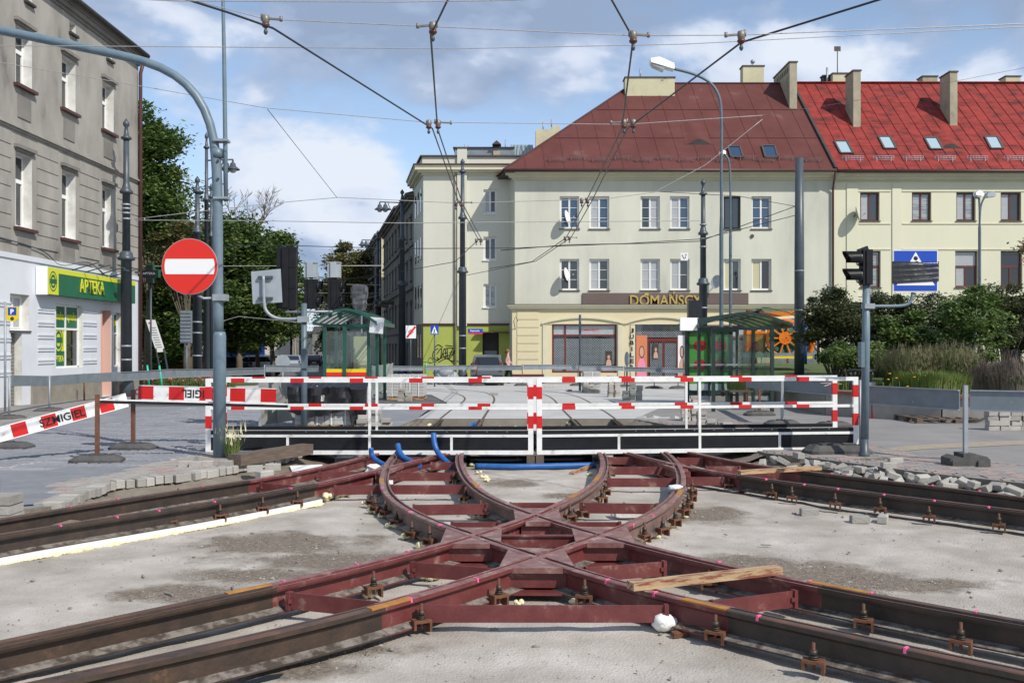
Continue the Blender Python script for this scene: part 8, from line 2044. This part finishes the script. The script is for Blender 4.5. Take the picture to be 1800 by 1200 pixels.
# bare trees
def bare(px, d, top, lab, seed, wd):
    v = W(px, 0, d); v.z = gz(d); h = H+(HY-top)/F*d-v.z; t = thing('bare_tree', lab, 'bare tree', tuple(v)); random.seed(seed); mb = MB()
    def br(p, dr, l, r, n):
        q = p+dr*l; mid = p.lerp(q, .5)+Vector((random.uniform(-.08, .08), random.uniform(-.08, .08), 0))*l; mb.tube([p, mid, q], [r, r*.8, r*.6], 5, False)
        if n == 0: return
        for k in range(random.choice((2, 3, 3))):
            nd = (dr+Vector((random.uniform(-wd, wd), random.uniform(-.5, .5), random.uniform(-.1, .5)))).normalized(); br(p.lerp(q, random.uniform(.6, 1)), nd, l*random.uniform(.55, .8), max(.012, r*.55), n-1)
    br(Vector((0, 0, 0)), Vector((0, 0, 1)), h*.5, .16, 0); br(Vector((0, 0, h*.5)), Vector((0, 0, 1)), h*.19, .12, 5); obj('branches', mb, m_bark, t)
bare(455, 66, 300, 'leafless dead tree sticking out above the green crowns, the right one', 3, .8); bare(420, 64, 318, 'leafless dead tree above the crowns next to the grey tube', 8, .8); bare(478, 64, 395, 'dead twiggy top leaning over the round green tree', 12, 1.1)
bare(572, 100, 470, 'thin bare twigs left of the loose brownish tree', 14, .8)
# shrubs of the bed
def shrub(px, d, top, bot, wpx, lab, m, nc=30, n_per=420, leaf=.085, seed=1, cr=.42, depth=.8, nm='shrub', zb=.6):
    v = W(px, 0, d); v.z = zb; t = thing(nm, lab, 'shrub', tuple(v)); zt = H+(HY-top)/F*d; z0 = H+(HY-bot)/F*d; rx_ = wpx/2/F*d
    c = (v.x, d, (zt+z0)/2); cl_ = crown(c, (rx_, rx_*depth, (zt-z0)/2), nc, cr, seed, .85); obj('foliage', leafcloud(cl_, n_per, leaf, seed+3), m, t, v)
    random.seed(seed); tg = random.sample(cl_, min(22, nc)); mb = MB()
    for q in tg:
        c_ = Vector(q[0])-v; mb.tube([(c_.x*.15, 0, -.1), c_*.55+Vector((0, 0, -.1)), c_+Vector((c_.x*.25, 0, q[1][2]*1.3))], [.035, .02, .006], 4, False)
    obj('stems', mb, m_bark, t); return t
shrub(1468, 33, 488, 655, 135, 'big dark shrub between the plain mast and the signal pole', m_leafk, 60, 520, .1, 21, .45)
shrub(1545, 36, 500, 640, 150, 'dark shrub rising behind the signal pole and blue sign', m_leafk, 50, 480, .1, 22, .45)
shrub(1590, 32.5, 540, 665, 130, 'bright green bushy shrub below the wrapped blue sign', m_leafm, 36, 380, .15, 23, .4)
shrub(1648, 35, 508, 650, 150, 'mid green shrub behind the tall grass tuft', m_leafk, 46, 480, .1, 24, .45)
shrub(1765, 34, 488, 655, 140, 'dark shrub right of the white-stemmed birch', m_leafk, 46, 480, .1, 25, .45)
shrub(1822, 35, 500, 655, 120, 'dark shrub cut by the right picture edge', m_leafk, 40, 420, .1, 26, .45)
shrub(1700, 30, 610, 672, 130, 'low leafy undergrowth at the foot of the birch', m_leafm, 26, 300, .1, 27, .3)
shrub(1500, 30, 600, 655, 170, 'low green undergrowth below the big dark shrub', m_leafm, 34, 300, .09, 28, .3)
t = tree(1714, 31, 478, 640, 120, 'young birch with a white stem and light green leaves', m_leafm, 40, 190, .12, 30, .55, .5, base=.55, tr=.05, bark=m_birch, nm='birch_tree', depth=.7)
t = tree(1832, 27, 410, 470, 70, 'rowan twigs with red berries entering at the right edge', m_leafo, 14, 120, .12, 33, .8, .35, base=.5, tr=.05, nm='rowan_tree')
random.seed(5); mb = MB()
for k in range(22): mb.sph(W(random.uniform(1785, 1840), random.uniform(424, 462), 26.6)-Vector(t.location), .02, 5, 4)
obj('berries', mb, m_signred, t, kind='stuff')
def tuft(px, d, h, wpx, lab, m, pl, n, seed, w=.011, lean=.55, nm='ornamental_grass'):
    c = W(px, 0, d); c.z = .52; r = wpx/2/F*d; return blades(c, n, h, (r*.75, r*.5), m, nm, lab, 'ornamental grass', w, seed, None, pl, lean)
tuft(1600, 27.5, 1.2, 110, 'wide fountain of feathery ornamental grass on the left of the bed front', m_blade, m_plume, 3800, 61, .009, .8); tuft(1672, 27.5, 1.25, 120, 'feathery ornamental grass right of the widest tuft', m_blade, m_plume, 3600, 62, .009, .8)
tuft(1640, 25.0, .6, 170, 'lower green grass blades at the front of the bed', m_blade, None, 2600, 63, .012)
tuft(1790, 26, .8, 130, 'brown purple heather-like plants at the right edge of the bed', m_heath, m_heath, 3200, 64, .012, .4, 'heather'); tuft(1745, 26.5, .75, 90, 'brownish heather clump left of the edge one', m_heath, m_heath, 1800, 65, .012, .4, 'heather')
blades(Vector((*gpz(1430, 29), .45)), 2600, .35, (2.6, 1.6), m_blade, 'grass', 'strip of rough green grass along the bed wall behind the footbridge', 'grass', .012, 71, 'stuff', None, .5)
blades(Vector((*gpz(1360, 33), .45)), 1800, .3, (2.4, 1.3), m_blade, 'grass', 'grass growing below the orange truck', 'grass', .012, 72, 'stuff', None, .5)
random.seed(9)
fl = thing('yellow_flowers', 'small yellow flowers at the foot of the ornamental grass', 'flowers', (*gpz(1605, 24.6), .7)); mb = MB()
for k in range(16): p = Vector((random.uniform(-.8, .8), random.uniform(-.1, .2), random.uniform(-.1, .35))); mb.sph(p, .03, 7, 4, (1.3, 1, .5))
obj('blossoms', mb, mat('flower_orange', (.8, .35, .01), rough=.6), fl); mb = MB(); 
for k in range(16): x = random.uniform(-.8, .8); mb.tube([(x, 0, -.2), (x*1.02, 0, random.uniform(0, .3))], .006, 4)
obj('stalks', mb, m_blade, fl)
# litter bin by the signal pole
v = G(1515, 716, 0); f_ = lambda a, b: W(a, b, v.y)-v
t = thing('litter_bin', 'dark litter bin with a flat raised lid behind the signal pole', 'litter bin', tuple(v)); A, B = f_(1491, 714), f_(1549, 672)
obj('body', MB().lathe([(.36, 0), (.38, .1), (.38, B.z), (.36, B.z+.02)], n=20), m_dark, t); obj('lid', MB().lathe([(.4, B.z+.3), (.4, B.z+.35), (.34, B.z+.38)], n=20), m_blackp, t)
for a in range(4): c_, s_ = math.cos(a*1.57+.5)*.33, math.sin(a*1.57+.5)*.33; obj('strut', MB().bx(c_-.02, c_+.02, s_-.02, s_+.02, B.z, B.z+.3), m_blackp, t)
obj('badge', MB().tube([(.2, -.345, B.z-.25), (.2, -.37, B.z-.25)], .06, 14), m_agreen, t)
# pallet and block pile in front of the bed
v = G(1612, 744, 0); t = thing('empty_pallet', 'empty wooden pallet lying before the bed wall on the right', 'pallet', tuple(v), .05)
for y in (0, .55, 1.1):
    for x in (0, .9, 1.8): obj('block', MB().bx(x, x+.14, y, y+.14, 0, .08), m_woodd, t)
    obj('runner', MB().bx(0, 1.94, y, y+.14, .08, .1), m_woodd, t)
for k in range(8): obj('slat', MB().bx(k*.255, k*.255+.14, 0, 1.24, .102, .124), m_woodd, t)
v = G(1550, 742, 0); solo('red_slab', MB().ext([(v.x+.2, v.y+1.2, 0), (v.x+2.1, v.y+.8, 0), (v.x+1.9, v.y+.8, .12), (v.x+.25, v.y+1.2, .22)], (0, .6, 0)), mat('red_plastic', (.55, .03, .07), rough=.5), 'long flat red object lying at the foot of the bed wall', 'red board', tuple(v))
random.seed(77); v = G(1746, 757, 0)
for c in range(5):
    for r in range(5):
        o = bpy.data.objects.new('paving_block', PV); C.objects.link(o); o.location = (v.x+.06+c*.24+random.uniform(-.02, .02), v.y+.2+random.uniform(-.03, .03), .05+r*.1); o.rotation_euler = (0, 0, random.uniform(-.08, .08)); o.scale = (1.1, 2.0, 1.2); setp(o, ORD[c]+' column, '+ORD[r]+' row of the neat block stack at the right edge', 'paving block', 'stack at the right edge')
# park ground left with flowers and grass
sloped('park_lawn', [(-60, 43), (-16.5, 43), (-12.5, 47), (-13.5, 62), (-60, 62)], .03, m_grass, ())
blades(Vector((-14.6, 42, gz(42))), 1500, .45, (2.6, 1.2), m_leafm, 'flower_bed', 'leafy flower bed edge behind the left guard boards', 'flower bed', .02, 81, 'stuff', m_leafo, .5)
random.seed(15); mb = MB()
for k in range(60): mb.sph((-14.6+random.uniform(-2.4, 2.4), 41.2+random.uniform(-.5, .9), gz(42)+random.uniform(.4, .75)), .05, 5, 4)
o = solo('red_flowers', mb, mat('flower_pink', (.6, .12, .1), rough=.6), 'reddish blossoms dotted over the flower bed by the columns', 'flowers', (-14.6, 41, gz(42)), None, 'stuff')
blades(G(5, 700, 0)+Vector((-.2, 0, 0)), 200, .3, (.5, .3), m_blade, 'grass_tuft', 'weeds at the wall behind the ticket machine', 'grass', .01, 91); blades(G(127, 688, 0), 120, .2, (.6, .2), m_blade, 'grass_tuft', 'weeds along the pharmacy plinth', 'grass', .01, 92)
